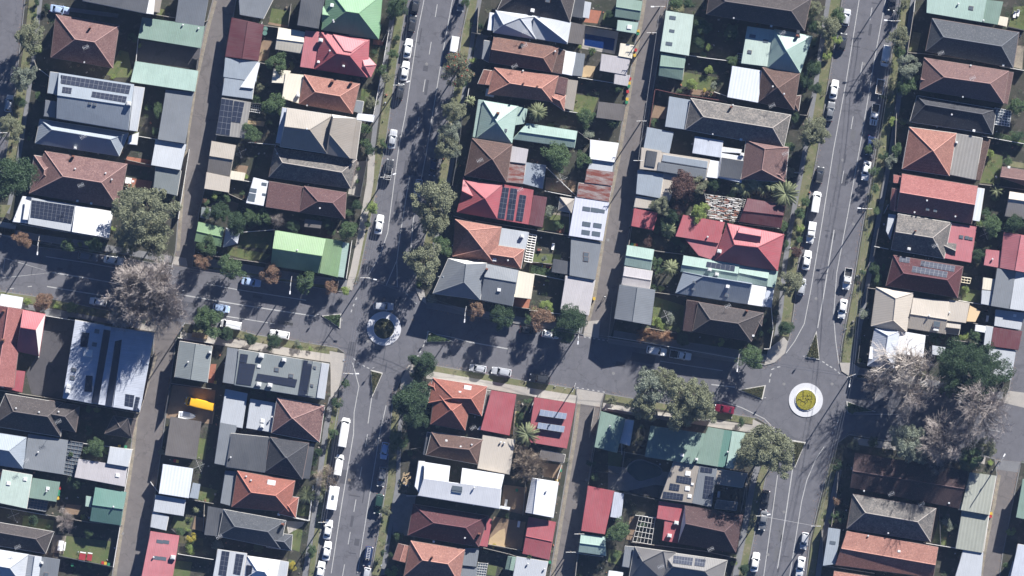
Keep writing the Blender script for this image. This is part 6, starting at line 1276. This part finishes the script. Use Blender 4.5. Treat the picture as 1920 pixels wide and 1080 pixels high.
for t, L in {
 (1,1):[(1380,680,1345,1080),(285,500,365,560),(1430,180,1500,150),(1000,280,985,440),(1060,95,1270,130),(600,10,600,10),(1000,985,1150,1010),(250,440,270,500)],
 (1,2):[(1370,40,1290,540),(900,110,1120,160),(150,580,790,690),(1310,30,1310,160),(35,530,110,570)],
 (1,3):[(0,740,450,810,1000,905),(330,200,545,235),(1120,470,1045,800,1010,900),(1240,660,1190,930),(1290,360,1540,400),(1240,690,1530,730),(330,190,280,500)],
 (1,4):[(600,120,960,165),(330,635,640,690,880,710),(430,935,820,1015),(955,170,905,450,870,720,820,1015),(1120,490,1080,760),(0,580,340,640),(1395,530,1543,555),(1240,740,1300,790),(1090,400,1150,480),(1480,560,1470,760),(1290,920,1543,960)],
 (2,1):[(440,185,700,220),(430,160,400,440),(400,450,540,480),(350,745,460,755),(1350,210,1230,870),(1300,300,1350,200),(330,1030,560,1050),(640,30,620,190)],
 (2,2):[(170,245,360,275),(190,360,320,420),(1190,120,1140,380,1060,370),(1080,700,1040,970),(0,450,60,460),(260,640,520,620),(80,810,440,860,500,870),(1200,30,1185,125),(60,600,20,700)],
 (3,1):[(530,50,520,240,560,250),(480,235,620,265),(1250,560,1500,600),(1270,370,1270,560),(1140,800,1340,830),(1240,945,1330,1010),(410,870,385,1080),(460,640,440,770),(1190,165,1520,215)],
 (3,2):[(390,0,340,300),(1010,340,1240,385),(510,555,860,610,1200,665),(1190,400,1185,660),(890,850,1060,870),(1200,830,1160,960),(930,940,1150,985),(480,560,350,520),(1010,160,1230,370)],
 (3,3):[(200,40,430,70,600,100),(780,135,900,150),(1140,190,900,160),(600,720,580,900),(800,790,780,1060),(0,700,150,760),(1370,860,1330,1080),(940,790,900,900)],
 (3,4):[(540,870,750,920,840,950),(1130,280,1100,370,1060,660),(1370,150,1340,320,1260,780,1230,1080),(1340,320,1543,340),(10,500,100,500),(870,400,850,640),(1240,915,1430,940),(600,850,870,900),(0,170,110,150)],
 (4,1):[(580,400,710,420),(450,30,420,80),(710,420,960,450),(1480,700,1440,835,1390,830),(0,205,70,215),(770,665,870,700),(560,410,540,580)],
 (4,2):[(170,600,150,735),(200,460,190,590),(330,770,545,800),(1280,600,1200,940),(950,575,1240,610),(350,195,235,185),(1310,200,1380,210),(300,30,290,170)],
 (4,3):[(0,350,190,380,930,510),(335,30,560,60),(560,90,540,300),(1180,140,1195,300,1170,440,1130,440),(300,290,490,325),(0,870,170,900,700,960),(0,380,30,100),(700,955,740,960)],
 (4,4):[(0,165,620,265,1010,330,995,600),(0,455,370,530),(200,640,370,660),(170,835,700,900,930,950),(100,0,100,200),(960,620,1010,350),(930,960,890,1080),(650,270,600,550),(120,180,100,330)],
 (5,1):[(755,0,745,90),(745,90,700,380,880,395,1120,430),(1430,195,1543,220),(1370,480,1543,510),(700,380,660,700),(1240,985,1543,1040),(620,820,610,1080)],
 (5,2):[(1220,290,1540,330),(490,610,455,810),(460,740,560,760),(1200,590,1500,650),(1090,960,1160,970),(410,1040,560,1060),(1390,710,1350,760),(560,440,530,500)],
 (5,3):[(370,280,340,540,480,560),(1070,90,1240,120),(1000,370,1260,410),(700,320,850,345),(1090,240,1340,280),(410,0,400,100)],
 (5,4):[(140,1010,460,1060),(200,330,190,460,150,720),(820,840,1060,880),(80,740,90,1010,220,1020),(930,580,940,870),(1340,360,1290,640,1250,900)],
 }.items():
    for i, p in enumerate(L):
        if len(p) == 4 and p[0] == p[2] and p[1] == p[3]: continue
        mt = ['fencep','fencew','fencep','fenced','fencew'][(i + t[0]*2 + t[1]) % 5]
        fence(t, p, mt, adj={'fencep':'weathered timber paling fence','fencew':'pale capped boundary fence','fenced':'dark steel panel fence'}[mt], h=1.6+.05*(i % 4))
fence((4,1),(340,645,500,680,810,725,860,735),'fencem',adj='long maroon painted boundary fence'); fence((4,1),(340,645,300,920),'fencem',adj='short maroon painted lane fence')
fence((2,4),(800,425,770,680,655,655),'fencew',1.1,'bright white rendered front garden fence',.2)
fence((5,1),(735,130,745,90,700,370),'fencew',1.0,'cream front garden picket fence',.12)
# courtyard wall frame around the dark lot between the pale green sheds
fence((1,1),(1390,425,1430,430,1420,510,1385,505),'fenced',2.0,'small black mesh enclosure fence')
# pools
x, y, _ = W(*T((3,1),1405,308)); e = empty('swimming_pool', (x, y, KH)); tag(e, 'deep blue rectangular swimming pool beside the pale grey zinc roofed house', 'pool')
q = [(W(*T((3,1),a,c))[0]-x, W(*T((3,1),a,c))[1]-y) for a, c in ((1300,243),(1517,281),(1505,367),(1293,327))]
b = MB(); b.prism(inset(q, -.35), .0, .06); b.obj('coping', 'conc', e); b = MB(); b.prism(q, .02, .075); b.obj('water', 'water', e)
x, y, _ = W(*T((4,4),262,318)); e = empty('garden_pool', (x, y, KH)); tag(e, 'dark kidney shaped garden pool above the shaded grey terrace', 'pool')
b = MB(); b.prism([(cos(i*pi/18)*(4.0+.5*cos(2*i*pi/18+1)), sin(i*pi/18)*(2.55+.35*cos(3*i*pi/18))) for i in range(36)], 0, .07); b.obj('coping', 'concg', e)
b = MB(); b.prism([(cos(i*pi/18)*(3.7+.5*cos(2*i*pi/18+1)), sin(i*pi/18)*(2.25+.35*cos(3*i*pi/18))) for i in range(36)], .02, .09); b.obj('water', 'pondw', e)
# power poles
def pole(px, py, ang, lamp=None, h=9.5, arm=2.3, adj='timber power pole with crossarm'):
    x, y, _ = W(px, py); e = empty('power_pole', (x, y, 0), 0); tag(e, rel(px, py, adj if not lamp else 'power pole with street lamp'), 'power pole', 'power poles along the streets')
    b = MB(); b.bar((0,0,0),(0,0,h),.15,8,.11); b.obj('post', 'pole', e); a = radians(ang); c, s_ = cos(a), sin(a)
    b = MB(); b.bar((-c*arm/2,-s_*arm/2,h-.5),(c*arm/2,s_*arm/2,h-.5),.07,4); b.bar((-c*arm*.35,-s_*arm*.35,h-1.3),(c*arm*.35,s_*arm*.35,h-1.3),.055,4); o = b.obj('crossarm', 'trim', e)
    for k in (-.45,-.2,.2,.45): b = MB(); b.bar((c*arm*k,s_*arm*k,h-.45),(c*arm*k,s_*arm*k,h-.2),.05,6); b.obj('insulator', 'white', o)
    if lamp:
        l = radians(lamp[0]); d = lamp[1]; b = MB(); b.bar((0,0,h-2.2),(cos(l)*d,sin(l)*d,h-1.6),.04,5); o = b.obj('lamp_arm', 'steel', e)
        b = MB(); b.box(cos(l)*(d+.3),sin(l)*(d+.3),h-1.6,.8,.28,.16,l); b.obj('lamp_head', 'white', o)
    return (x, y)
PO = {}
def PP(name, px, py, *a, **k): PO[name] = pole(px, py, *a, **k)
PP('m1', 747,161, 0, (20,2.2)); PP('m2', 723,333, 0, (20,2)); PP('m3', 686,521, 0, (-10,2)); PP('m4', 654,700, -5, (0,1.8)); PP('m5', 607,978, 0, (10,1.6)); PP('m0', 768,-30, 0)
PP('x1', 75,452, 80, (-95,2.6)); PP('x2', 547,527, 80, (-95,2.4)); PP('x3', 873,583, 80, (-95,2.0)); PP('x4', 1085,624, 80, (-95,2)); PP('x5', 1383,672, 80, (-95,2.4)); PP('x0', 324,503, 80)
PP('r1', 1677,41, 0, (175,2)); PP('r2', 1624,392, 0, (175,1.6)); PP('r3', 1594,704, 20, (-100,2)); PP('r4', 1528,985, 0); PP('r5', 1425,966, 0, (10,1.6)); PP('r0', 1692,-60,0)
PP('l1', 1237,14, 0, (180,1.5)); PP('l2', 1221,63, 0, h=8.5); PP('l3', 1202,228, 0, h=8.5); PP('l4', 1196,302, 0); PP('l5', 1463,999, 0) if False else None
PP('l6', 1076,726, 70); PP('l7', 1467,998, 0) if False else None; PP('l8', 1070,1034, 0, h=8)
PP('w1', 344,613, 60, (100,2)); PP('q1', 1873,865, 60, (60,1.5)); PP('q2', 1086,1000, 0, h=8); PP('w2', 8,250, 0)
def wires(a, c, n=3, gap=.55, h=9.1, adj='overhead power lines'):
    (x0, y0), (x1, y1) = PO[a], PO[c]; dx, dy = x1-x0, y1-y0; L = hypot(dx, dy); nx, ny = -dy/L, dx/L; b = MB()
    for k in range(n):
        o = (k-(n-1)/2)*gap; pr = None
        for i in range(13):
            f = i/12; p = (x0+dx*f+nx*o, y0+dy*f+ny*o, h - (.4 if k % 2 else 0) - 1.1*4*f*(1-f)*min(1, L/40))
            if pr: b.bar(pr, p, .027, 3, cap=False)
            pr = p
    o = b.obj('power_line', 'wire'); mx, my = (x0+x1)/2/S+960, 540-(y0+y1)/2/S; tag(o, rel(mx, my, adj), 'power line', 'overhead lines between the poles')
for a, c, n in (('m0','m1',3),('m1','m2',3),('m2','m3',3),('m3','m4',4),('m4','m5',3),('x1','x0',2),('x0','x2',2),('x2','m3',2),('x3','x4',2),('x4','x5',2),('m3','x3',2),('x5','r3',2),('r1','r2',3),('r2','r3',3),('r3','r4',3),('r0','r1',3),('w1','x0',1),('l4','l1',1),('r4','r5',1)): wires(a, c, n)
# street signs
def sign(px, py, adj):
    x, y, _ = W(px, py); e = empty('street_sign', (x, y, 0)); tag(e, rel(px, py, adj), 'sign', 'street signs'); b = MB(); b.bar((0,0,0),(0,0,2.3),.035,6); b.obj('post', 'steel', e); b = MB(); b.box(0,.05,2.0,.5,.04,.5,.2); b.obj('plate', 'white', e)
for p in ((596,590),(700,690),(1507,668),(1434,746),(1394,735),(1489,826),(806,627),(1060,728),(344,545),(1639,772)): sign(*p, 'small white sign on a thin post')
# wheelie bins
def bin_(px, py, lid, d=0):
    x, y, _ = W(px, py); e = empty('wheelie_bin', (x, y, KH if d else .01), R.uniform(-.3,.3)); tag(e, rel(px, py, 'wheelie bin with a %s lid' % lid), 'bin', 'wheelie bins')
    b = MB(); loft(b, [[(-.24*k,-.27*k,z),(.24*k,-.27*k,z),(.24*k,.27*k,z),(-.24*k,.27*k,z)] for k, z in ((.8,.08),(1.05,.95))]); b.obj('bin_body', 'binbody', e)
    b = MB(); b.box(0,.02,1.0,.62,.70,.08); b.obj('lid', 'bin'+lid, e)
    b = MB(); b.bar((-.26,.25,.1),(.26,.25,.1),.1,8); b.obj('wheels', 'tyre', e)
for px, py, c in [(1197,59,'yellow'),(1196,63,'green'),(1192,94,'red'),(1190,104,'yellow'),(1181,148,'red'),(1180,156,'yellow'),(1179,162,'green'),(1177,172,'red'),(1176,186,'yellow'),(1175,192,'green')]: bin_(px, py, c)
for px, py, c in [(112,915,'red'),(111,921,'green'),(110,927,'green'),(109,934,'yellow'),(193,1055,'red'),(198,1056,'yellow'),(204,1058,'green'),(1114,560,'yellow'),(236,838,'green'),(224,837,'yellow'),(1051,882,'green'),(1044,901,'yellow'),(1031,1054,'green'),(969,919,'green'),(1858,963,'yellow'),(1857,968,'red'),(404,717,'yellow'),(333,865,'yellow'),(328,864,'red'),(136,1059,'green')]: bin_(px, py, c, 1)
# lattice pergolas, conservatory
def lattice(t, c, nx, ny, h, name, mat, lab, cat, bar_=.045, roofm=None):
    P4 = [T(t, c[i], c[i+1]) for i in range(0,8,2)]; cx = sum(p[0] for p in P4)/4; cy = sum(p[1] for p in P4)/4; w0 = W(cx, cy); e = empty(name, (w0[0], w0[1], KH)); tag(e, lab, cat)
    q = [(W(*p, h)[0]-w0[0], W(*p, h)[1]-w0[1]) for p in P4]
    def bl(u, v): return tuple((q[0][k]*(1-u)+q[1][k]*u)*(1-v)+(q[3][k]*(1-u)+q[2][k]*u)*v for k in (0,1))
    b = MB()
    for i in range(nx+1): a, d = bl(i/nx, 0), bl(i/nx, 1); b.bar((*a, h), (*d, h), bar_, 4)
    b.obj('rafters', mat, e); b = MB()
    for j in range(ny+1): a, d = bl(0, j/ny), bl(1, j/ny); b.bar((*a, h+.06), (*d, h+.06), bar_, 4)
    b.obj('battens', mat, e); 
    for p in q: b = MB(); b.box(p[0], p[1], h/2, .12, .12, h); b.obj('post', mat, e)
    if roofm: b = MB(); b.prism(inset(q, .05), h-.10, h-.06); b.obj('glazing', roofm, e)
    return e
lattice((5,1),(1335,780,1452,802,1438,915,1318,898),6,6,2.5,'conservatory','white','white lattice glass conservatory beside the very dark tiled house','conservatory',.035,'skyl')
lattice((4,4),(228,643,342,665,312,852,178,830),5,5,2.4,'pergola','fencew','pale square frame pergola above the taupe tiled house','pergola',.05)
lattice((1,4),(492,102,602,118,545,362,460,345),4,9,2.5,'pergola','concg','grey slatted pergola behind the blue grey hip house','pergola',.06,'skyl')
lattice((1,4),(202,517,350,540,330,615,190,590),6,4,2.3,'pergola','concg','grey slatted lean to pergola below the pale green roof','pergola',.06,'skyl')
lattice((3,2),(892,650,948,660,915,858,860,848),2,11,2.4,'pergola','fencew','white slatted walkway pergola beside the grey flat rear roof','pergola',.12)
lattice((3,4),(527,985,597,990,580,1082,513,1075),4,5,2.3,'pergola','fencew','pale grid pergola right of the salmon tiled hip house','pergola',.04,'skyl')
lattice((2,1),(345,755,420,765,412,818,340,805),5,3,1.2,'cold_frame','white','small white framed mesh cage by the solar shed','frame',.03)
lattice((5,2),(1092,962,1160,972,1150,1010,1088,1000),3,2,2.2,'pergola','cream','small cream framed arbour right of the maroon hip house','pergola',.07)
lattice((4,1),(940,385,968,388,962,445,935,440),2,3,1.8,'drying_frame','white','thin white drying frame left of the pale green rear roof','frame',.03)
# the broken slat pergola
e = lattice((4,2),(700,362,995,402,945,562,735,540),14,12,2.5,'pergola','fencew','large ragged white and rust slatted pergola above the red house','pergola',.03)
r_ = random.Random(4); bs = {m: MB() for m in ('timber','fencew','pave')}
P4 = [T((4,2), *p) for p in ((700,362),(995,402),(945,562),(735,540))]; w0 = W(sum(p[0] for p in P4)/4, sum(p[1] for p in P4)/4)
for i in range(170):
    u, v = r_.uniform(.02,.9), r_.uniform(.02,.97); p = [(P4[0][k]*(1-u)+P4[1][k]*u)*(1-v)+(P4[3][k]*(1-u)+P4[2][k]*u)*v for k in (0,1)]; x, y, _ = W(*p, 2.5)
    bs[r_.choice(['fencew','fencew','timber','pave'])].box(x-w0[0], y-w0[1], 2.6+r_.uniform(0,.12), r_.uniform(.5,1.4), .16, .03, radians(-9)+r_.gauss(0,.08))
for m, b in bs.items(): b.obj('slats', m, e)['kind'] = 'stuff'
# yard furniture and play things
def thing(name, t, x, y, lab, cat, parts, ang=-9, z=KH+.012):
    px, py = T(t, x, y); w0 = W(px, py); e = empty(name, (w0[0], w0[1], z), radians(ang)); tag(e, lab, cat)
    for nm, mt, bx in parts: boxpart(e, nm, mt, [q for q in bx if len(q) in (6,7)], [q for q in bx if len(q) in (3,4) and isinstance(q[0], tuple)])
    return e
TABLE = lambda top, leg, w_, d_: [('table_top', top, [(0,0,.74,w_,d_,.05)])] + [('leg', leg, [(sx*w_*.42, sy*d_*.40, .36, .07, .07, .72)]) for sx in (1,-1) for sy in (1,-1)]
thing('play_table', (1,4), 597, 940, 'left dark red play table on the lawn at lower left', 'table', TABLE('redd','fencem',1.5,1.5)+[('bench','white',[(0,1.0,.4,1.4,.25,.05)]),('bench','white',[(0,-1.0,.4,1.4,.25,.05)])])
thing('play_table', (1,4), 648, 945, 'right dark red play table on the lawn at lower left', 'table', TABLE('redd','fencem',1.2,1.5)+[('bench','white',[(0,1.0,.4,1.1,.25,.05)])])
thing('outdoor_table', (1,4), 440, 860, 'long white outdoor table on the patio by the lower left lawn', 'table', TABLE('white','steel',1.2,2.4)+[('bench','white',[(.95,0,.42,.35,2.0,.05)])])
thing('outdoor_table', (1,2), 930, 265, 'white outdoor table with chairs on the red paved patio', 'table', TABLE('white','steel',1.4,1.4)+[('chair','white',[(1.1,0,.45,.5,.5,.05),(1.33,0,.7,.05,.5,.5)]),('chair','white',[(-1.1,0,.45,.5,.5,.05),(-1.33,0,.7,.05,.5,.5)])])
thing('outdoor_table', (3,2), 1125, 612, 'timber picnic table on the small lawn by the lavender garage', 'table', TABLE('pave','timber',.9,1.9)+[('bench','pave',[(.75,0,.42,.28,1.8,.05)]),('bench','pave',[(-.75,0,.42,.28,1.8,.05)])])
thing('play_slide', (3,2), 1020, 887, 'red yellow and blue plastic play slide on the lawn', 'slide', [('slide','binred',[(.4,0,.5,1.2,.5,.08)]),('platform','binyellow',[(-.4,0,.9,.6,.7,.08)]),('ladder','car_lblue',[(-.9,0,.5,.1,.6,.9)])])
thing('play_house', (4,2), 190, 728, 'green yellow and red toy cubby by the lane shed', 'toy', [('wall','bingreen',[(-.5,0,.5,.7,.6,1.0)]),('roof','binyellow',[(.1,0,.6,.5,.6,1.1)]),('seat','binred',[(.6,0,.4,.4,.6,.7)])])
thing('toy_car', (3,2), 970, 765, 'orange ride on toy on the shaded yard', 'toy', [('seat','to',[(0,0,.3,.9,.5,.3)]),('handle','cream',[(.4,0,.6,.1,.5,.3)]),('wheel','tyre',[(.3,.3,.12,.24,.08,.24)]),('wheel','tyre',[(-.3,-.3,.12,.24,.08,.24)])])
thing('water_tank', (2,1), 453, 225, 'small green water tank beside the dark maroon garage', 'tank', [('tank','mD',[((0,.5,0),(0,.5,1.9),.55,16),((0,-.5,0),(0,-.5,1.9),.55,16)]),('lid','mG',[((0,.5,1.9),(0,.5,1.96),.3,12)])])
thing('garden_umbrella', (2,3), 78, 628, 'cream garden umbrella on the red paved terrace', 'umbrella', [('pole','steel',[((0,0,0),(0,0,2.2),.03,6)]),('canopy','sail',[((0,0,2.0),(0,0,2.35),.8,10,.05)])])
thing('toolbox', (2,3), 92, 683, 'yellow box below the cream garden umbrella', 'box', [('body','binyellow',[(0,0,.3,.6,.7,.6)]),('lid','cream',[(0,0,.62,.64,.74,.05)])])
thing('rubble_pile', (2,4), 1478, 375, 'heap of pale timber and rubble in the front yard', 'rubble', [('planks','sand',[(R.uniform(-1,1),R.uniform(-1.6,1.2),.15+.04*i,R.uniform(.6,1.8),.22,.06,R.uniform(0,3)) for i in range(26)]),('tarpaulin','blw',[(0,-1.3,.5,1.3,.9,.06)])])
thing('shade_sail', (5,3), 1178, 190, 'orange cream shade sail right of the cream house', 'shade sail', [('fabric','sail',[]),('post','steel',[((-1.2,1.4,0),(-1.2,1.4,2.7),.04,6)]),('post','steel',[((1.3,.8,0),(1.3,.8,2.7),.04,6)])])
b = MB(); b.prism([(-1.3,1.9),(1.4,1.0),(.6,-1.7),(-1.5,-1.9)], 2.6, 2.63); b.obj('fabric', 'sail', bpy.data.objects[-1] if False else [o for o in bpy.data.objects if o.name.startswith('shade_sail')][0])
for t, x, y, lab in (((5,1),1500,95,'white garden lounger on the top right lawn'),((5,1),1475,105,'second white garden lounger nearer the cream shed'),((4,4),800,490,'pale stack of pavers in the front yard'),((3,4),820,705,'white lounger standing in the bare dirt yard'),((3,4),728,550,'square table on the pebbled yard right of the white house'),((5,3),1277,222,'white bench in the shaded yard by the grey shed'),((3,2),1068,742,'pale lounger in the shaded play yard')):
    thing('garden_lounger' if 'lounger' in lab else 'bench' if 'bench' in lab else 'outdoor_table', t, x, y, lab, 'lounger' if 'lounger' in lab else 'bench' if 'bench' in lab else 'table', [('seat','white',[(0,0,.35,.6,1.5,.06)]),('backrest','white',[(0,.75,.55,.6,.06,.45)]),('leg','steel',[(0,.5,.16,.5,.05,.32)]),('leg','steel',[(0,-.5,.16,.5,.05,.32)])])
thing('timber_planter', (1,3), 1445, 345, 'row of pale timber screens above the grey office', 'planter', [('screen','sand',[(-1.4+.95*i,0,.5,.85,1.1,.9)]) for i in range(4)])
thing('roadside_box', (4,1), 1372, 235, 'small brown kiosk cowl beside the pale green hipped house', 'box', [('body','brick',[(0,0,1.2,.6,.9,2.4)]),('lid','white',[(0,0,2.43,.7,1.0,.06)])])
# swing arms of clothes lines
def hoist(t, x, y, lab):
    px, py = T(t, x, y); w0 = W(px, py); e = empty('clothes_line', (w0[0], w0[1], KH)); tag(e, lab, 'clothes line', 'rotary clothes lines'); b = MB(); b.bar((0,0,0),(0,0,1.9),.04,6); b.obj('post', 'steel', e); b = MB()
    for k in range(4): a = k*pi/2+.4; b.bar((0,0,1.9),(cos(a)*1.5,sin(a)*1.5,2.0),.025,4)
    b.obj('arms', 'steel', e); b = MB()
    for rr in (.6,1.0,1.4):
        for k in range(4): a = k*pi/2+.4; c = a+pi/2; b.bar((cos(a)*rr,sin(a)*rr,1.99),(cos(c)*rr,sin(c)*rr,1.99),.012,3)
    b.obj('lines', 'wire', e)
hoist((2,2),270,60,'rotary clothes line in the shaded yard by the beige shed'); hoist((1,4),100,640,'rotary clothes line below the pale green flat roof'); hoist((1,4),1440,285,'rotary clothes line right of the white ribbed garage'); hoist((3,2),1130,260,'rotary clothes line in the yard left of the rusty sheds'); hoist((4,3),420,200,'rotary clothes line on the lawn right of the grey ribbed garage'); hoist((5,2),1260,650,'rotary clothes line right of the pink metal rear')
# a person walking in the lane
x, y, _ = W(1134, 557); e = empty('person', (x, y, .012), radians(200)); tag(e, 'person in a white top and dark trousers walking down the middle lane', 'person')
J = [(0,0,.95),(0,0,1.15),(0,0,1.38),(0,0,1.50),(0,.01,1.66),(-.18,0,1.40),(-.24,.10,1.16),(-.25,.22,.95),(.18,0,1.40),(.25,-.08,1.15),(.26,-.02,.92),(-.09,0,.90),(-.11,.16,.50),(-.11,.08,.08),(-.11,.22,.04),(.09,0,.90),(.10,-.10,.50),(.10,-.30,.12),(.10,-.20,.03)]
E_ = [(0,1),(1,2),(2,3),(3,4),(2,5),(5,6),(6,7),(2,8),(8,9),(9,10),(0,11),(11,12),(12,13),(13,14),(0,15),(15,16),(16,17),(17,18)]
RD = [.14,.13,.15,.06,.10,.07,.05,.04,.07,.05,.04,.10,.065,.045,.04,.10,.065,.045,.04]
me = bpy.data.meshes.new('body'); me.from_pydata(J, E_, []); bo = link('body', me, e); me.materials.append(MAT['black']); me.materials.append(MAT['white'])
sm = bo.modifiers.new('skin', 'SKIN'); sv = me.skin_vertices[0].data
for i, r in enumerate(RD): sv[i].radius = (r, r*.8)
sv[0].use_root = True; su = bo.modifiers.new('sub', 'SUBSURF'); su.levels = 1; su.render_levels = 2
b = MB(); loft(b, [[(cos(a)*w_, sin(a)*w_*.75, z) for a in [k*pi/6 for k in range(12)]] for w_, z in ((.19,.92),(.18,1.15),(.22,1.38),(.12,1.47))]); b.obj('shirt', 'white', e, smooth=True)
b = MB(); loft(b, [[(cos(a)*w_, .01+sin(a)*w_*1.1, z) for a in [k*pi/6 for k in range(12)]] for w_, z in ((.09,1.62),(.115,1.70),(.10,1.78),(.04,1.82))]); b.obj('hair', 'black', e, smooth=True)
# ================= UNDERGROWTH IN THE YARDS =================
FOOT = []
for o in list(bpy.data.objects):
    if o.name.startswith('roof') and o.parent and not o.name.startswith(('roof_',)):
        me = o.data; ox, oy = o.parent.location.x, o.parent.location.y
        xs = [v.co.x+ox for v in me.vertices]; ys = [v.co.y+oy for v in me.vertices]; cx, cy = sum(xs)/len(xs), sum(ys)/len(ys)
        q = [(me.vertices[i].co.x+ox, me.vertices[i].co.y+oy) for i in me.polygons[-1].vertices]; FOOT.append((q, min(xs), max(xs), min(ys), max(ys)))
def inpoly(q, x, y):
    c = False; n = len(q)
    for i in range(n):
        (x1, y1), (x2, y2) = q[i], q[(i+1) % n]
        if (y1 > y) != (y2 > y) and x < (x2-x1)*(y-y1)/(y2-y1)+x1: c = not c
    return c
def free(x, y): return not any(x0-.2 < x < x1+.2 and y0-.2 < y < y1+.2 and inpoly(q, x, y) for q, x0, x1, y0, y1 in FOOT)
rc = random.Random(11)
CLR = [d for d in bpy.data.objects if d.type == 'MESH' and d.name.split('.')[0] in ('patio','driveway','footpath','car_park','pool_deck','courtyard','yard_dirt','path')]
CP = []
for d in CLR:
    for p in d.data.polygons:
        q = [(d.data.vertices[i].co.x, d.data.vertices[i].co.y) for i in p.vertices]; CP.append((q, min(a[0] for a in q), max(a[0] for a in q), min(a[1] for a in q), max(a[1] for a in q)))
for key, poly in BL.items():
    q = [W(a, c)[:2] for a, c in poly]; x0, x1 = max(-122, min(a[0] for a in q)), min(122, max(a[0] for a in q)); y0, y1 = max(-70, min(a[1] for a in q)), min(70, max(a[1] for a in q))
    for mat, dens, s0 in (('lmid', .010, .5), ('ldark', .010, .6), ('lgum', .006, .45), ('laut', .003, .35)):
        b = MB()
        for i in range(int((x1-x0)*(y1-y0)*dens*4.4)):
            x, y = rc.uniform(x0, x1), rc.uniform(y0, y1)
            if not inpoly(q, x, y) or not free(x, y) or any(u < x < v and s < y < t and inpoly(r, x, y) for r, u, v, s, t in CP): continue
            r0 = s0*rc.uniform(.4, 1.3); h = rc.uniform(.3, 1.1)
            for k in range(int(34*r0*2)):
                a = rc.uniform(0, 6.28); d = r0*math.sqrt(rc.random()); leafq(b, x+d*cos(a)*1.3, y+d*sin(a), KH+h*rc.uniform(.2, 1)*(1-.5*(d/r0)**2), .085, rc)
        if b.f: tag(b.obj('undergrowth', mat), kind='stuff')
# more single shrubs and small trees in the free corners of the yards
cnt = 0; tries = 0; got = []
while cnt < 110 and tries < 6000:
    tries += 1; px, py = rc.uniform(10, 1910), rc.uniform(10, 1070); x, y, _ = W(px, py)
    if not any(inpoly([W(a, c)[:2] for a, c in poly], x, y) for poly in BL.values()) or not free(x, y) or not free(x+.9, y) or not free(x-.9, y) or not free(x, y+.9) or not free(x, y-.9): continue
    if any(inpoly(r, x, y) for r, u, v, s, t in CP) or any(hypot(px-a, py-b2) < 22 for a, b2 in got): continue
    got.append((px, py)); cnt += 1; tree(px, py, rc.uniform(6.5, 13), rc.choice(['shb','shm','shm','shg','shl','mid','drk','gum','shb','shg']), rc.uniform(1.3, 3.2))
# small pots, crates and debris in the yards
for mat in ('timber','conc','fencep','pave','blw','mulch'):
    b = MB(); k = 0
    for i in range(2600):
        px, py = rc.uniform(5, 1915), rc.uniform(5, 1075); x, y, _ = W(px, py)
        if not free(x, y) or not any(inpoly([W(a, c)[:2] for a, c in poly], x, y) for poly in BL.values()): continue
        if any(inpoly(r, x, y) for r, u, v, s, t in CP): continue
        sx, sy = rc.uniform(.12, .55), rc.uniform(.1, .45); hh = rc.uniform(.04, .45)
        b.box(x, y, KH+hh/2, sx, sy, hh, rc.uniform(0, 3)); k += 1
        if k > 75: break
    tag(b.obj('yard_clutter', mat), kind='stuff')
# leaf litter and small debris along the gutters
b = MB()
for key, poly in BL.items():
    q = [W(a, c)[:2] for a, c in poly]; ar = sum(q[i][0]*q[(i+1) % len(q)][1]-q[(i+1) % len(q)][0]*q[i][1] for i in range(len(q)))
    if ar < 0: q = q[::-1]
    for i in range(len(q)):
        (ax, ay), (cx, cy) = q[i], q[(i+1) % len(q)]; L = hypot(cx-ax, cy-ay)
        for k in range(int(L*4)):
            f = rc.random(); d = -abs(rc.gauss(0, .35))-.05; x = ax+(cx-ax)*f + (cy-ay)/L*(-d); y = ay+(cy-ay)*f - (cx-ax)/L*(-d)
            if abs(x) > 125 or abs(y) > 72: continue
            s_ = rc.uniform(.03, .09); a = rc.uniform(0, 3); b.face([(x-s_*cos(a), y-s_*sin(a), .02), (x+s_*sin(a), y-s_*cos(a), .021), (x+s_*cos(a), y+s_*sin(a), .02), (x-s_*sin(a), y+s_*cos(a), .025)])
tag(b.obj('leaf_litter', 'twigo'), kind='stuff')
# ================= THE AIR BETWEEN THE CAMERA AND THE GROUND =================
m = bpy.data.materials.new('air'); m.use_nodes = True; t = m.node_tree; t.nodes.clear()
out = t.nodes.new('ShaderNodeOutputMaterial'); v = t.nodes.new('ShaderNodeVolumePrincipled'); t.links.new(v.outputs[0], out.inputs['Volume'])
v.inputs['Color'].default_value = (.42, .62, 1, 1); v.inputs['Density'].default_value = HAZE; v.inputs['Anisotropy'].default_value = 0.0
MAT['air'] = m
b = MB(); b.box(125, -60, 1265, 2900, 2900, 2532, 0); tag(b.obj('haze', 'air'), kind='stuff')
